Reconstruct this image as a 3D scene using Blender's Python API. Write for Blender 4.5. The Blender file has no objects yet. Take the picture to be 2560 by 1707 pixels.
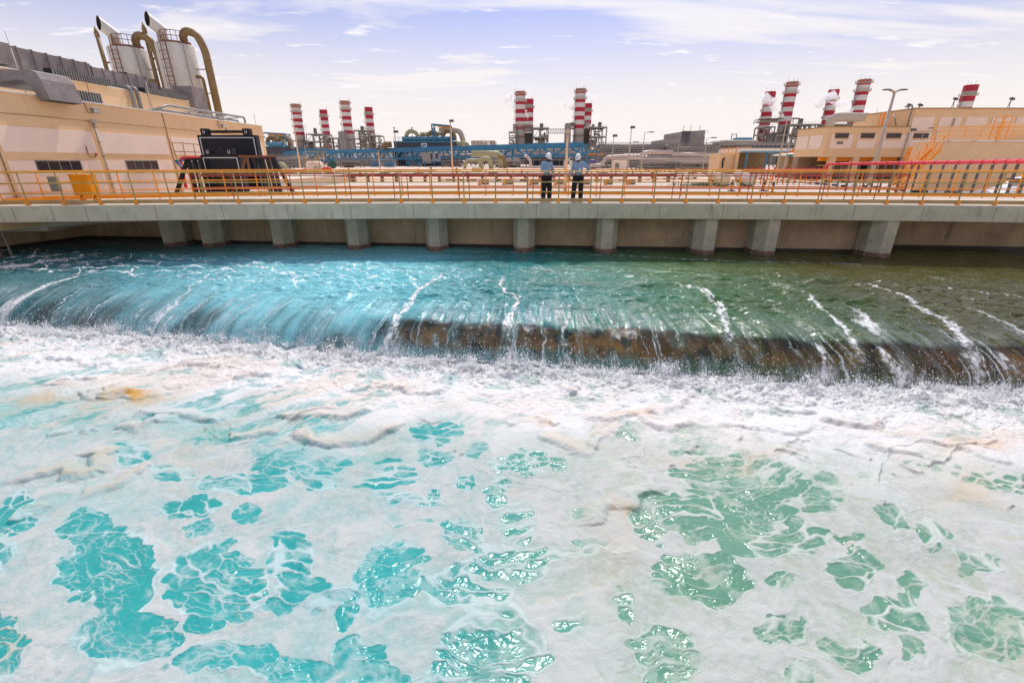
import bpy, math, random
import numpy as np
from mathutils import Vector, Matrix

# ------------------------------------------------------------------ camera
S = bpy.context.scene
COL = S.collection
CAMZ = 1.54                      # eye height above the bridge deck (deck top is z = 0)
PITCH = math.radians(21.7)
cam_d = bpy.data.cameras.new('camera'); cam = bpy.data.objects.new('camera', cam_d); COL.objects.link(cam)
cam_d.lens = 16.0; cam_d.sensor_width = 36.0; cam_d.clip_start = 0.05; cam_d.clip_end = 8000
cam.location = (0, 0, CAMZ); cam.rotation_euler = (math.pi/2 - PITCH, 0, 0)
S.camera = cam
# ------------------------------------------------------------------ exposure
S.view_settings.view_transform = 'Standard'; S.view_settings.look = 'None'
S.view_settings.gamma = 1.0; S.view_settings.use_curve_mapping = False
S.view_settings.exposure = 0.1
S.cycles.volume_bounces = 4; S.cycles.sample_clamp_indirect = 8
# ------------------------------------------------------------------ sun and sky
SUN_EL, SUN_AZ = math.radians(54), math.radians(8)      # azimuth measured from +Y towards +X
sun_d = bpy.data.lights.new('sun', 'SUN'); sun_d.energy = 3.6; sun_d.angle = math.radians(0.6); sun_d.color = (1, 0.955, 0.89)
sun = bpy.data.objects.new('sun', sun_d); COL.objects.link(sun)
sdir = Vector((math.sin(SUN_AZ)*math.cos(SUN_EL), math.cos(SUN_AZ)*math.cos(SUN_EL), math.sin(SUN_EL)))
sun.rotation_euler = sdir.to_track_quat('Z', 'Y').to_euler(); sun.location = (0, 60, 90)
W = bpy.data.worlds.new('World'); S.world = W; W.use_nodes = True
nt = W.node_tree; N = nt.nodes; L = nt.links; N.clear()
out = N.new('ShaderNodeOutputWorld'); bg = N.new('ShaderNodeBackground'); bg.inputs[1].default_value = 0.10
L.new(bg.outputs[0], out.inputs[0])
sky = N.new('ShaderNodeTexSky'); sky.sky_type = 'NISHITA'; sky.sun_disc = False
sky.sun_elevation = SUN_EL; sky.sun_rotation = SUN_AZ
sky.air_density = 1.0; sky.dust_density = 2.0; sky.ozone_density = 2.5
tc = N.new('ShaderNodeTexCoord')
sep = N.new('ShaderNodeSeparateXYZ'); L.new(tc.outputs['Generated'], sep.inputs[0])
# flat cloud layer: direction divided by its height gives the place on a high ceiling
mx = N.new('ShaderNodeMath'); mx.operation = 'MAXIMUM'; L.new(sep.outputs[2], mx.inputs[0]); mx.inputs[1].default_value = 0.0
ad = N.new('ShaderNodeMath'); ad.operation = 'ADD'; L.new(mx.outputs[0], ad.inputs[0]); ad.inputs[1].default_value = 0.09
vd = N.new('ShaderNodeVectorMath'); vd.operation = 'SCALE'
iv = N.new('ShaderNodeMath'); iv.operation = 'DIVIDE'; iv.inputs[0].default_value = 1.0; L.new(ad.outputs[0], iv.inputs[1])
L.new(tc.outputs['Generated'], vd.inputs[0]); L.new(iv.outputs[0], vd.inputs[3])
mp = N.new('ShaderNodeMapping'); L.new(vd.outputs[0], mp.inputs[0])
mp.inputs['Rotation'].default_value = (0, 0, math.radians(22)); mp.inputs['Scale'].default_value = (0.42, 1.25, 0.0)
mp.inputs['Location'].default_value = (3.1, 1.6, 0)
n1 = N.new('ShaderNodeTexNoise'); n1.inputs['Scale'].default_value = 0.9; n1.inputs['Detail'].default_value = 9
n1.inputs['Roughness'].default_value = 0.52; n1.inputs['Distortion'].default_value = 0.5; L.new(mp.outputs[0], n1.inputs[0])
r1 = N.new('ShaderNodeMapRange'); r1.interpolation_type = 'SMOOTHSTEP'; L.new(n1.outputs[0], r1.inputs[0])
r1.inputs[1].default_value = 0.41; r1.inputs[2].default_value = 0.61
# cover thickens toward the horizon, as a thin sheet seen edge-on does
hz = N.new('ShaderNodeMapRange'); hz.interpolation_type = 'SMOOTHSTEP'; L.new(sep.outputs[2], hz.inputs[0])
hz.inputs[1].default_value = 0.34; hz.inputs[2].default_value = 0.06; hz.inputs[3].default_value = 0.0; hz.inputs[4].default_value = 1.0
cv = N.new('ShaderNodeMath'); cv.operation = 'MAXIMUM'; L.new(r1.outputs[0], cv.inputs[0]); L.new(hz.outputs[0], cv.inputs[1])
cvm = N.new('ShaderNodeMath'); cvm.operation = 'MULTIPLY'; L.new(cv.outputs[0], cvm.inputs[0]); cvm.inputs[1].default_value = 0.97
# second layer of small puffs
mp2 = N.new('ShaderNodeMapping'); L.new(vd.outputs[0], mp2.inputs[0]); mp2.inputs['Scale'].default_value = (1.3, 3.0, 0)
mp2.inputs['Location'].default_value = (0.35, 2.2, 0)
n2 = N.new('ShaderNodeTexNoise'); n2.inputs['Scale'].default_value = 1.6; n2.inputs['Detail'].default_value = 12; n2.inputs['Roughness'].default_value = 0.62
L.new(mp2.outputs[0], n2.inputs[0])
r2 = N.new('ShaderNodeMapRange'); r2.interpolation_type = 'SMOOTHSTEP'; L.new(n2.outputs[0], r2.inputs[0]); r2.inputs[1].default_value = 0.57; r2.inputs[2].default_value = 0.70
skm = N.new('ShaderNodeMix'); skm.data_type = 'RGBA'; skm.blend_type = 'MULTIPLY'; skm.inputs[0].default_value = 1.0
L.new(sky.outputs[0], skm.inputs[6]); skm.inputs[7].default_value = (0.68, 0.72, 1.12, 1)
clc = N.new('ShaderNodeMix'); clc.data_type = 'RGBA'
L.new(hz.outputs[0], clc.inputs[0]); clc.inputs[6].default_value = (8.6, 8.5, 9.2, 1); clc.inputs[7].default_value = (9.3, 8.6, 8.3, 1)
m1 = N.new('ShaderNodeMix'); m1.data_type = 'RGBA'; L.new(cvm.outputs[0], m1.inputs[0]); L.new(skm.outputs[2], m1.inputs[6]); L.new(clc.outputs[2], m1.inputs[7])
m2 = N.new('ShaderNodeMix'); m2.data_type = 'RGBA'; L.new(r2.outputs[0], m2.inputs[0]); L.new(m1.outputs[2], m2.inputs[6]); m2.inputs[7].default_value = (9.5, 9.2, 9.4, 1)
L.new(m2.outputs[2], bg.inputs[0])

# ------------------------------------------------------------------ helpers
FOC = 1138.0
_cp, _sp = math.cos(PITCH), math.sin(PITCH)
def ray(px, py):
    u = (px-1280)/FOC; v = (py-853.5)/FOC
    return u, _cp - v*_sp, -(_sp + v*_cp)
def atY(px, py, Y):
    r = ray(px, py); t = Y/r[1]; return Vector((r[0]*t, Y, CAMZ + r[2]*t))
def atX(px, py, X):
    r = ray(px, py); t = X/r[0]; return Vector((X, r[1]*t, CAMZ + r[2]*t))
def atZ(px, py, z):
    r = ray(px, py); t = (z-CAMZ)/r[2]; return Vector((r[0]*t, r[1]*t, z))
def zof(py, Y): return atY(1280, py, Y).z

class MB:
    def __init__(s): s.v = []; s.f = []; s.m = []; s.cur = 0; s.sm = []
    def add(s, vs, fs, smooth=False):
        o = len(s.v); s.v += [tuple(p) for p in vs]
        for f in fs: s.f.append([i+o for i in f]); s.m.append(s.cur); s.sm.append(smooth)
        return s
    def mat(s, i): s.cur = i; return s
    def box(s, x0, x1, y0, y1, z0, z1):
        x0, x1 = sorted((x0, x1)); y0, y1 = sorted((y0, y1)); z0, z1 = sorted((z0, z1))
        v = [(x0,y0,z0),(x1,y0,z0),(x1,y1,z0),(x0,y1,z0),(x0,y0,z1),(x1,y0,z1),(x1,y1,z1),(x0,y1,z1)]
        return s.add(v, [(0,3,2,1),(4,5,6,7),(0,1,5,4),(1,2,6,5),(2,3,7,6),(3,0,4,7)])
    def obox(s, c, size, rz=0, rx=0, ry=0):
        M = Matrix.Translation(Vector(c)) @ Matrix.Rotation(rz, 4, 'Z') @ Matrix.Rotation(ry, 4, 'Y') @ Matrix.Rotation(rx, 4, 'X')
        a, b, d = (q/2 for q in size)
        v = [M @ Vector(p) for p in [(-a,-b,-d),(a,-b,-d),(a,b,-d),(-a,b,-d),(-a,-b,d),(a,-b,d),(a,b,d),(-a,b,d)]]
        return s.add(v, [(0,3,2,1),(4,5,6,7),(0,1,5,4),(1,2,6,5),(2,3,7,6),(3,0,4,7)])
    def beam(s, p, q, w, h=None):
        h = h or w; p = Vector(p); q = Vector(q); d = q-p; ln = d.length
        if ln < 1e-6: return s
        z = d/ln; up = Vector((0,0,1)) if abs(z.z) < 0.95 else Vector((0,1,0))
        x = up.cross(z).normalized(); y = z.cross(x)
        v = []
        for c in (p, q):
            for a, b in ((-1,-1),(1,-1),(1,1),(-1,1)): v.append(c + x*a*w/2 + y*b*h/2)
        return s.add(v, [(0,3,2,1),(4,5,6,7),(0,1,5,4),(1,2,6,5),(2,3,7,6),(3,0,4,7)])
    def tube(s, path, r, n=10, cap=True):
        path = [Vector(p) for p in path]; k = len(path)
        rs = r if isinstance(r, (list, tuple)) else [r]*k
        vs = []; prev = None
        for i, p in enumerate(path):
            if i == 0: t = path[1]-path[0]
            elif i == k-1: t = path[-1]-path[-2]
            else: t = (path[i+1]-path[i]).normalized() + (path[i]-path[i-1]).normalized()
            t = t.normalized() if t.length > 1e-9 else Vector((0,0,1))
            if prev is None:
                up = Vector((0,0,1)) if abs(t.z) < 0.9 else Vector((0,1,0)); x = up.cross(t).normalized()
            else:
                x = prev - t*prev.dot(t); x = x.normalized() if x.length > 1e-6 else prev
            prev = x; y = t.cross(x)
            for j in range(n):
                a = 2*math.pi*j/n; vs.append(p + (x*math.cos(a) + y*math.sin(a))*rs[i])
        fs = []
        for i in range(k-1):
            for j in range(n):
                fs.append((i*n+j, i*n+(j+1)%n, (i+1)*n+(j+1)%n, (i+1)*n+j))
        s.add(vs, fs, True)
        if cap:
            o = len(s.v) - k*n
            s.f.append([o+j for j in range(n)][::-1]); s.m.append(s.cur); s.sm.append(False)
            s.f.append([o+(k-1)*n+j for j in range(n)]); s.m.append(s.cur); s.sm.append(False)
        return s
    def lathe(s, prof, c=(0,0,0), n=24, mats=None, cap=True):
        cx, cy, cz = c; vs = []; fs = []
        for r, z in prof:
            for j in range(n):
                a = 2*math.pi*j/n; vs.append((cx+r*math.cos(a), cy+r*math.sin(a), cz+z))
        o = len(s.v); s.v += vs
        for i in range(len(prof)-1):
            for j in range(n):
                s.f.append([o+i*n+j, o+i*n+(j+1)%n, o+(i+1)*n+(j+1)%n, o+(i+1)*n+j]); s.m.append(mats[i] if mats else s.cur); s.sm.append(True)
        if cap:
            s.f.append([o+j for j in range(n)][::-1]); s.m.append(mats[0] if mats else s.cur); s.sm.append(False)
            k = (len(prof)-1)*n
            s.f.append([o+k+j for j in range(n)]); s.m.append(mats[-1] if mats else s.cur); s.sm.append(False)
        return s
    def quad(s, a, b, c, d): return s.add([a,b,c,d], [(0,1,2,3)])
    def prism(s, pts, z0, z1):
        n = len(pts); v = [(p[0],p[1],z0) for p in pts] + [(p[0],p[1],z1) for p in pts]
        return s.add(v, [list(range(n))[::-1], list(range(n,2*n))] + [(i,(i+1)%n,n+(i+1)%n,n+i) for i in range(n)])
    def build(s, name, mats, parent=None, loc=None):
        if not isinstance(mats, (list, tuple)): mats = [mats]
        if parent is not None: o0 = Vector(parent['o_']) if 'o_' in parent else Vector((0,0,0))
        else: o0 = Vector(loc) if loc is not None else Vector((0,0,0))
        me = bpy.data.meshes.new(name)
        me.from_pydata([(a-o0.x, b-o0.y, c-o0.z) for a,b,c in s.v], [], s.f)
        for m in mats: me.materials.append(m)
        me.polygons.foreach_set('material_index', [min(i, len(mats)-1) for i in s.m])
        me.polygons.foreach_set('use_smooth', s.sm); me.update()
        ob = bpy.data.objects.new(name, me); COL.objects.link(ob)
        ob['o_'] = tuple(o0)
        if parent is not None: ob.parent = parent
        else: ob.location = o0
        return ob

def tag(o, label=None, cat=None, group=None, kind=None):
    if label: o['label'] = label
    if cat: o['category'] = cat
    if group: o['group'] = group
    if kind: o['kind'] = kind
    return o
def thing(name, label, cat, loc=(0,0,0), group=None):
    o = bpy.data.objects.new(name, None); COL.objects.link(o); o.location = loc; o['o_'] = tuple(loc)
    o.empty_display_size = 0.2
    return tag(o, label, cat, group)
def part_copy(o, parent, off):
    c = o.copy(); COL.objects.link(c); c.parent = parent; c.location = Vector(o.location) + Vector(off)
    for ch in list(o.children):
        d = ch.copy(); COL.objects.link(d); d.parent = c
    return c
def copy_thing(root, loc, label=None, rz=0.0):
    r = root.copy(); COL.objects.link(r); r.location = loc; r.rotation_euler = (0,0,rz)
    if label: r['label'] = label
    for ch in list(root.children):
        c = ch.copy(); COL.objects.link(c); c.parent = r
        for g in list(ch.children):
            d = g.copy(); COL.objects.link(d); d.parent = c
    return r
def arc(c, r, a0, a1, n, ax='xz', other=0.0):
    pts = []
    for i in range(n+1):
        a = math.radians(a0 + (a1-a0)*i/n); p = c[0] + r*math.cos(a); q = c[1] + r*math.sin(a)
        pts.append((p, other, q) if ax == 'xz' else (other, p, q) if ax == 'yz' else (p, q, other))
    return pts
def bend(pts, r=0.3, n=5):
    "round the corners of a polyline so that it reads as pipework with elbows"
    P = [Vector(p) for p in pts]; res = [P[0]]
    for i in range(1, len(P)-1):
        a = P[i-1]-P[i]; b = P[i+1]-P[i]; k = min(r, a.length*0.48, b.length*0.48)
        A = P[i] + a.normalized()*k; B = P[i] + b.normalized()*k
        for j in range(n+1):
            t = j/n; res.append(A*(1-t)**2 + P[i]*2*t*(1-t) + B*t*t)
    res.append(P[-1]); return res

def mitre_tube(mb, a, b, r, nrm, n=24):
    "open tube from a to b whose far end is cut by a plane with the normal nrm"
    a = Vector(a); b = Vector(b); nrm = Vector(nrm).normalized(); t = (b-a).normalized(); up = Vector((0,0,1)) if abs(t.z) < .9 else Vector((0,1,0))
    x = up.cross(t).normalized(); y = t.cross(x); vs = []
    for k in (0,1):
        for j in range(n):
            q = 2*math.pi*j/n; p = (a, b)[k] + (x*math.cos(q)+y*math.sin(q))*r
            if k: p = p + t*((b-p).dot(nrm)/t.dot(nrm))
            vs.append(p)
    return mb.add(vs, [(j,(j+1)%n,n+(j+1)%n,n+j) for j in range(n)], True)
# ------------------------------------------------------------------ materials
def nodes(m):
    m.use_nodes = True; t = m.node_tree; return t, t.nodes, t.links
def mat(name, col, rough=0.75, metal=0.0, var=0.18, scale=2.5, bump=0.0, col2=None, amt=0.0, streak=0.0, st_col=(0.12,0.08,0.05), spec=0.3, stz=0.35):
    m = bpy.data.materials.new(name); t, n, l = nodes(m); b = n['Principled BSDF']
    b.inputs['Roughness'].default_value = rough; b.inputs['Metallic'].default_value = metal; b.inputs['Specular IOR Level'].default_value = spec
    tc = n.new('ShaderNodeTexCoord'); no = n.new('ShaderNodeTexNoise'); no.inputs['Scale'].default_value = scale; no.inputs['Detail'].default_value = 8
    no.inputs['Roughness'].default_value = 0.62; l.new(tc.outputs['Object'], no.inputs[0])
    rp = n.new('ShaderNodeMapRange'); l.new(no.outputs[0], rp.inputs[0]); rp.inputs[1].default_value = 0.3; rp.inputs[2].default_value = 0.7
    mix = n.new('ShaderNodeMix'); mix.data_type = 'RGBA'; l.new(rp.outputs[0], mix.inputs[0])
    mix.inputs[6].default_value = (*[c*(1-var) for c in col], 1); mix.inputs[7].default_value = (*[min(1, c*(1+var)) for c in col], 1)
    cur = mix.outputs[2]
    if col2 is not None:
        n2 = n.new('ShaderNodeTexNoise'); n2.inputs['Scale'].default_value = scale*2.3; n2.inputs['Detail'].default_value = 10; n2.inputs['Roughness'].default_value = 0.7
        l.new(tc.outputs['Object'], n2.inputs[0])
        r = n.new('ShaderNodeMapRange'); r.interpolation_type = 'SMOOTHSTEP'; l.new(n2.outputs[0], r.inputs[0]); r.inputs[1].default_value = 0.62-amt*0.25; r.inputs[2].default_value = 0.72-amt*0.2
        x = n.new('ShaderNodeMix'); x.data_type = 'RGBA'; l.new(r.outputs[0], x.inputs[0]); l.new(cur, x.inputs[6]); x.inputs[7].default_value = (*col2, 1); cur = x.outputs[2]
    if streak > 0:
        mpn = n.new('ShaderNodeMapping'); l.new(tc.outputs['Object'], mpn.inputs[0]); mpn.inputs['Scale'].default_value = (1.0, 1.0, stz*0.35)
        n3 = n.new('ShaderNodeTexNoise'); n3.inputs['Scale'].default_value = 3.2; n3.inputs['Detail'].default_value = 7; n3.inputs['Roughness'].default_value = 0.75; l.new(mpn.outputs[0], n3.inputs[0])
        r = n.new('ShaderNodeMapRange'); r.interpolation_type = 'SMOOTHSTEP'; l.new(n3.outputs[0], r.inputs[0]); r.inputs[1].default_value = 0.52; r.inputs[2].default_value = 0.78
        mm = n.new('ShaderNodeMath'); mm.operation = 'MULTIPLY'; l.new(r.outputs[0], mm.inputs[0]); mm.inputs[1].default_value = streak
        x = n.new('ShaderNodeMix'); x.data_type = 'RGBA'; l.new(mm.outputs[0], x.inputs[0]); l.new(cur, x.inputs[6]); x.inputs[7].default_value = (*st_col, 1); cur = x.outputs[2]
    l.new(cur, b.inputs['Base Color'])
    if bump > 0:
        bp = n.new('ShaderNodeBump'); bp.inputs['Strength'].default_value = bump; bp.inputs['Distance'].default_value = 0.02
        n4 = n.new('ShaderNodeTexNoise'); n4.inputs['Scale'].default_value = scale*9; n4.inputs['Detail'].default_value = 6; l.new(tc.outputs['Object'], n4.inputs[0])
        l.new(n4.outputs[0], bp.inputs['Height']); l.new(bp.outputs[0], b.inputs['Normal'])
    return m
M = dict(
    fascia = mat('weathered_concrete', (0.50,0.455,0.345), 0.9, var=0.14, scale=1.6, bump=0.5, streak=0.85, st_col=(0.14,0.10,0.07)),
    pier = mat('pier_concrete', (0.42,0.375,0.28), 0.9, var=0.2, scale=2.0, bump=0.6, col2=(0.24,0.17,0.12), amt=0.12, streak=0.8),
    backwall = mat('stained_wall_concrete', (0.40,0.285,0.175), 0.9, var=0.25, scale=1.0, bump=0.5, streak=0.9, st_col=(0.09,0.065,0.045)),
    decktop = mat('sunlit_deck_concrete', (0.62,0.54,0.45), 0.9, var=0.1, scale=3, bump=0.3, col2=(0.35,0.26,0.2), amt=0.0),
    sand = mat('pale_gravel', (0.60,0.48,0.37), 0.95, var=0.14, scale=0.35, bump=0.6, col2=(0.42,0.32,0.25), amt=0.15),
    road = mat('pale_road', (0.54,0.45,0.42), 0.9, var=0.08, scale=0.5),
    peach = mat('peach_render', (0.80,0.53,0.30), 0.85, var=0.05, scale=1.2, streak=0.22, st_col=(0.38,0.23,0.12)),
    cream = mat('cream_panel', (0.88,0.69,0.56), 0.85, var=0.04, scale=1.2, streak=0.2, st_col=(0.5,0.33,0.22)),
    coping = mat('white_coping', (0.8,0.76,0.7), 0.7, var=0.05),
    glass = mat('dusty_dark_glass', (0.05,0.035,0.03), 0.25, var=0.3, spec=0.5),
    beige = mat('beige_steel', (0.50,0.41,0.33), 0.6, var=0.1, col2=(0.25,0.14,0.08), amt=0.0),
    duct = mat('grey_brown_duct', (0.23,0.19,0.18), 0.55, var=0.25, scale=1.5, col2=(0.36,0.29,0.24), amt=0.2),
    tank = mat('off_white_tank', (0.62,0.57,0.51), 0.5, var=0.08, streak=0.3, st_col=(0.34,0.22,0.13)),
    olive = mat('olive_pipe', (0.24,0.155,0.065), 0.5, var=0.18),
    khaki = mat('khaki_pipe', (0.40,0.36,0.20), 0.5, var=0.15),
    rust = mat('rusty_steel', (0.22,0.10,0.055), 0.85, var=0.35, scale=6),
    blue = mat('blue_steel_paint', (0.045,0.19,0.33), 0.5, var=0.18, scale=0.8),
    blue2 = mat('faded_blue_steel', (0.08,0.25,0.36), 0.55, var=0.25, scale=0.8),
    slate = mat('slate_cladding', (0.085,0.085,0.115), 0.6, var=0.25, scale=0.4),
    grey = mat('plant_grey', (0.30,0.27,0.25), 0.7, var=0.16, scale=0.25),
    grey2 = mat('plant_dark_grey', (0.13,0.12,0.115), 0.75, var=0.25, scale=0.3),
    steel = mat('galvanised_steel', (0.24,0.225,0.21), 0.5, var=0.25, scale=1.0, metal=0.3),
    lagging = mat('pink_lagging', (0.55,0.43,0.38), 0.45, var=0.12, scale=0.6, metal=0.15),
    stackred = mat('red_stack_paint', (0.42,0.025,0.05), 0.7, var=0.1, scale=0.3),
    stackwhite = mat('white_stack_paint', (0.66,0.62,0.59), 0.7, var=0.08, scale=0.3, streak=0.35, st_col=(0.3,0.26,0.22), stz=0.2),
    stackrust = mat('rust_red_lip', (0.36,0.07,0.045), 0.85, var=0.25, scale=0.5),
    stackgrey = mat('sooty_stack_grey', (0.42,0.38,0.345), 0.8, var=0.2, scale=0.25, streak=0.5, st_col=(0.15,0.12,0.1), stz=0.2),
    soot = mat('soot', (0.03,0.025,0.02), 0.9),
    orange = mat('orange_rail_paint', (0.86,0.30,0.015), 0.45, var=0.12, scale=4, col2=(0.45,0.14,0.03), amt=0.0),
    mustard = mat('mustard_rail_paint', (0.42,0.29,0.09), 0.55, var=0.25, scale=3, col2=(0.25,0.15,0.06), amt=0.1),
    toe = mat('tan_toeboard', (0.40,0.27,0.12), 0.65, var=0.2, scale=1.2, col2=(0.25,0.18,0.1), amt=0.1),
    yellow = mat('yellow_paint', (0.80,0.27,0.0), 0.5, var=0.12, scale=3),
    maroon = mat('maroon_pipe_paint', (0.30,0.05,0.03), 0.55, var=0.3, scale=2, col2=(0.12,0.04,0.03), amt=0.1),
    red = mat('red_pipe_paint', (0.68,0.035,0.05), 0.4, var=0.1, scale=2),
    black = mat('black_steel', (0.018,0.018,0.022), 0.6, var=0.4, scale=3),
    black2 = mat('dark_blue_black_panel', (0.016,0.018,0.028), 0.5, var=0.3, scale=2),
    chalk = mat('white_paint', (0.75,0.74,0.72), 0.6, var=0.06),
    brownblock = mat('brown_concrete', (0.33,0.24,0.15), 0.9, var=0.15),
    bluedome = mat('blue_dome_paint', (0.03,0.18,0.52), 0.35, var=0.1),
    carpaint = mat('white_car_paint', (0.72,0.72,0.72), 0.2, var=0.03, spec=0.6),
    rubber = mat('tyre_rubber', (0.02,0.02,0.02), 0.9),
    lamp = mat('lamp_glass', (0.6,0.58,0.55), 0.25, var=0.1),
    scrub = mat('dry_scrub', (0.16,0.15,0.06), 0.9, var=0.4, scale=6),
)
# ================================================================== WATER
ZP = -3.16        # level of the foaming pool
ZU = -1.96        # level of the water above the weir
HF = ZU - ZP
def _hash(ix, iy, s):
    h = (ix.astype(np.int64)*374761393 + iy.astype(np.int64)*668265263 + s*974634777) & 0xffffffff
    h = ((h ^ (h >> 13)) * 1274126177) & 0xffffffff
    h = ((h ^ (h >> 16)) * 2246822519) & 0xffffffff
    return ((h ^ (h >> 15)) & 0xffffff).astype(np.float64) / 16777215.0
def vn(x, y, s=0):
    ix = np.floor(x); iy = np.floor(y); fx = x-ix; fy = y-iy
    fx = fx*fx*fx*(fx*(fx*6-15)+10); fy = fy*fy*fy*(fy*(fy*6-15)+10)
    a = _hash(ix,iy,s); b = _hash(ix+1,iy,s); c = _hash(ix,iy+1,s); d = _hash(ix+1,iy+1,s)
    return (a*(1-fx)+b*fx)*(1-fy) + (c*(1-fx)+d*fx)*fy
def fbm(x, y, o=4, s=0, g=0.5):
    r = np.zeros_like(x); a = 1.0; t = 0.0
    for i in range(o):
        r += a*vn(x*2**i+17.3*i, y*2**i-9.1*i, s+i*7); t += a; a *= g
    return r/t
def ridge(x, y, o=4, s=0):
    r = np.zeros_like(x); a = 1.0; t = 0
    for i in range(o):
        q = 1-np.abs(2*vn(x*2**i+5.7*i, y*2**i+3.3*i, s+i*11)-1); r += a*q*q; t += a; a *= 0.5
    return r/t
def worley(x, y, s=0):
    ix = np.floor(x); iy = np.floor(y); f1 = np.full_like(x, 9.0); f2 = np.full_like(x, 9.0)
    for dx in (-1,0,1):
        for dy in (-1,0,1):
            cx = ix+dx; cy = iy+dy
            d = np.hypot(cx+_hash(cx,cy,s+1)-x, cy+_hash(cx,cy,s+2)-y)
            n = d < f1
            f2 = np.where(n, f1, np.minimum(f2, d)); f1 = np.where(n, d, f1)
    return f1, f2
def worley3(x, y, s=0):
    ix = np.floor(x); iy = np.floor(y); f1 = np.full_like(x, 9.0); f2 = f1.copy(); f3 = f1.copy()
    for dx in (-1,0,1):
        for dy in (-1,0,1):
            cx = ix+dx; cy = iy+dy
            d = np.hypot(cx+_hash(cx,cy,s+1)-x, cy+_hash(cx,cy,s+2)-y)
            f3 = np.where(d < f2, f2, np.minimum(f3, d)); f2 = np.where(d < f1, f1, np.minimum(f2, d)); f1 = np.minimum(f1, d)
    a = f2-f1; b = f3-f1
    return 1.75*a*b/(a+b+1e-6)
def sst(a, b, x):
    t = np.clip((x-a)/(b-a), 0, 1); return t*t*(3-2*t)
_fx = np.array([-60,-30,-15.6,-11.5,-7.05,-3.3,0,3.06,5.66,8.4,12,16,30,60.])
_fy = np.array([ 24, 16.3, 12.95,12.35,11.5,10.7,10.25,9.75,9.3,8.95,8.8,8.7,8.5,8.5])
def FOOT(x):
    return (np.interp(x-1.2,_fx,_fy)+np.interp(x,_fx,_fy)+np.interp(x+1.2,_fx,_fy))/3
RR, PW = 3.7, 2.15
def usurf(x, y):
    d = y - FOOT(x)
    q = np.clip((RR-d)/RR, 0, 1)
    return ZU - HF*(1-(1-q**PW)**(1/PW))
def hitU(px, py):
    r = ray(px, py)
    ts = np.linspace(6, 30, 2400); x = r[0]*ts; y = r[1]*ts; z = CAMZ + r[2]*ts
    k = np.argmax(z < usurf(x, y)); return (x[k], y[k], z[k])
def polydist(P, line, w_end=True):
    "distance of the points P (n,3 or n,2) to a polyline, with the offset along y and the place along it"
    line = np.array(line, float); best = np.full(P.shape[0], 1e9); dy = np.zeros(P.shape[0]); tt = np.zeros(P.shape[0]); n = len(line)-1
    for i in range(n):
        a = line[i]; b = line[i+1]; ab = b-a; t = np.clip(((P-a)@ab)/max(ab@ab,1e-9), 0, 1)
        c = a + t[:,None]*ab; dd = np.sqrt(((P-c)**2).sum(1)); k = dd < best
        best = np.where(k, dd, best); dy = np.where(k, P[:,1]-c[:,1], dy); tt = np.where(k, (i+t)/n, tt)
    return best, dy, tt
def grid_mesh(name, X, Y, Z, attrs, mats):
    nr, nc = X.shape
    me = bpy.data.meshes.new(name)
    co = np.stack([X,Y,Z], -1).reshape(-1,3).astype(np.float32)
    idx = np.arange(nr*nc).reshape(nr, nc)
    q = np.stack([idx[:-1,:-1], idx[:-1,1:], idx[1:,1:], idx[1:,:-1]], -1).reshape(-1,4).astype(np.int32)
    me.vertices.add(len(co)); me.vertices.foreach_set('co', co.ravel())
    me.loops.add(q.size); me.loops.foreach_set('vertex_index', q.ravel())
    me.polygons.add(len(q)); me.polygons.foreach_set('loop_start', np.arange(0, q.size, 4, dtype=np.int32))
    me.polygons.foreach_set('loop_total', np.full(len(q), 4, dtype=np.int32))
    me.polygons.foreach_set('use_smooth', np.ones(len(q), bool))
    me.update(calc_edges=True)
    for k, a in attrs.items():
        at = me.attributes.new(k, 'FLOAT', 'POINT'); at.data.foreach_set('value', a.ravel().astype(np.float32))
    for m in mats: me.materials.append(m)
    ob = bpy.data.objects.new(name, me); COL.objects.link(ob); return ob

def attr(n, name):
    a = n.new('ShaderNodeAttribute'); a.attribute_name = name; return a.outputs['Fac']
def mixc(n, l, f, a, b):
    x = n.new('ShaderNodeMix'); x.data_type = 'RGBA'
    if isinstance(f, float): x.inputs[0].default_value = f
    else: l.new(f, x.inputs[0])
    for i, c in ((6, a), (7, b)):
        if isinstance(c, tuple): x.inputs[i].default_value = (*c, 1)
        else: l.new(c, x.inputs[i])
    return x.outputs[2]
def mrange(n, l, v, a, b, c=0.0, d=1.0):
    r = n.new('ShaderNodeMapRange'); r.interpolation_type = 'SMOOTHSTEP'; l.new(v, r.inputs[0])
    for i, q in zip((1,2,3,4), (a,b,c,d)): r.inputs[i].default_value = q
    return r.outputs[0]

# ---- pool -----------------------------------------------------------
NR, NC = 960, 1500
uu = np.linspace(-1.42, 1.42, NC)[None,:]*np.ones((NR,1))
rr = np.linspace(0, 1, NR)[:,None]*np.ones((1,NC))
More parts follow.
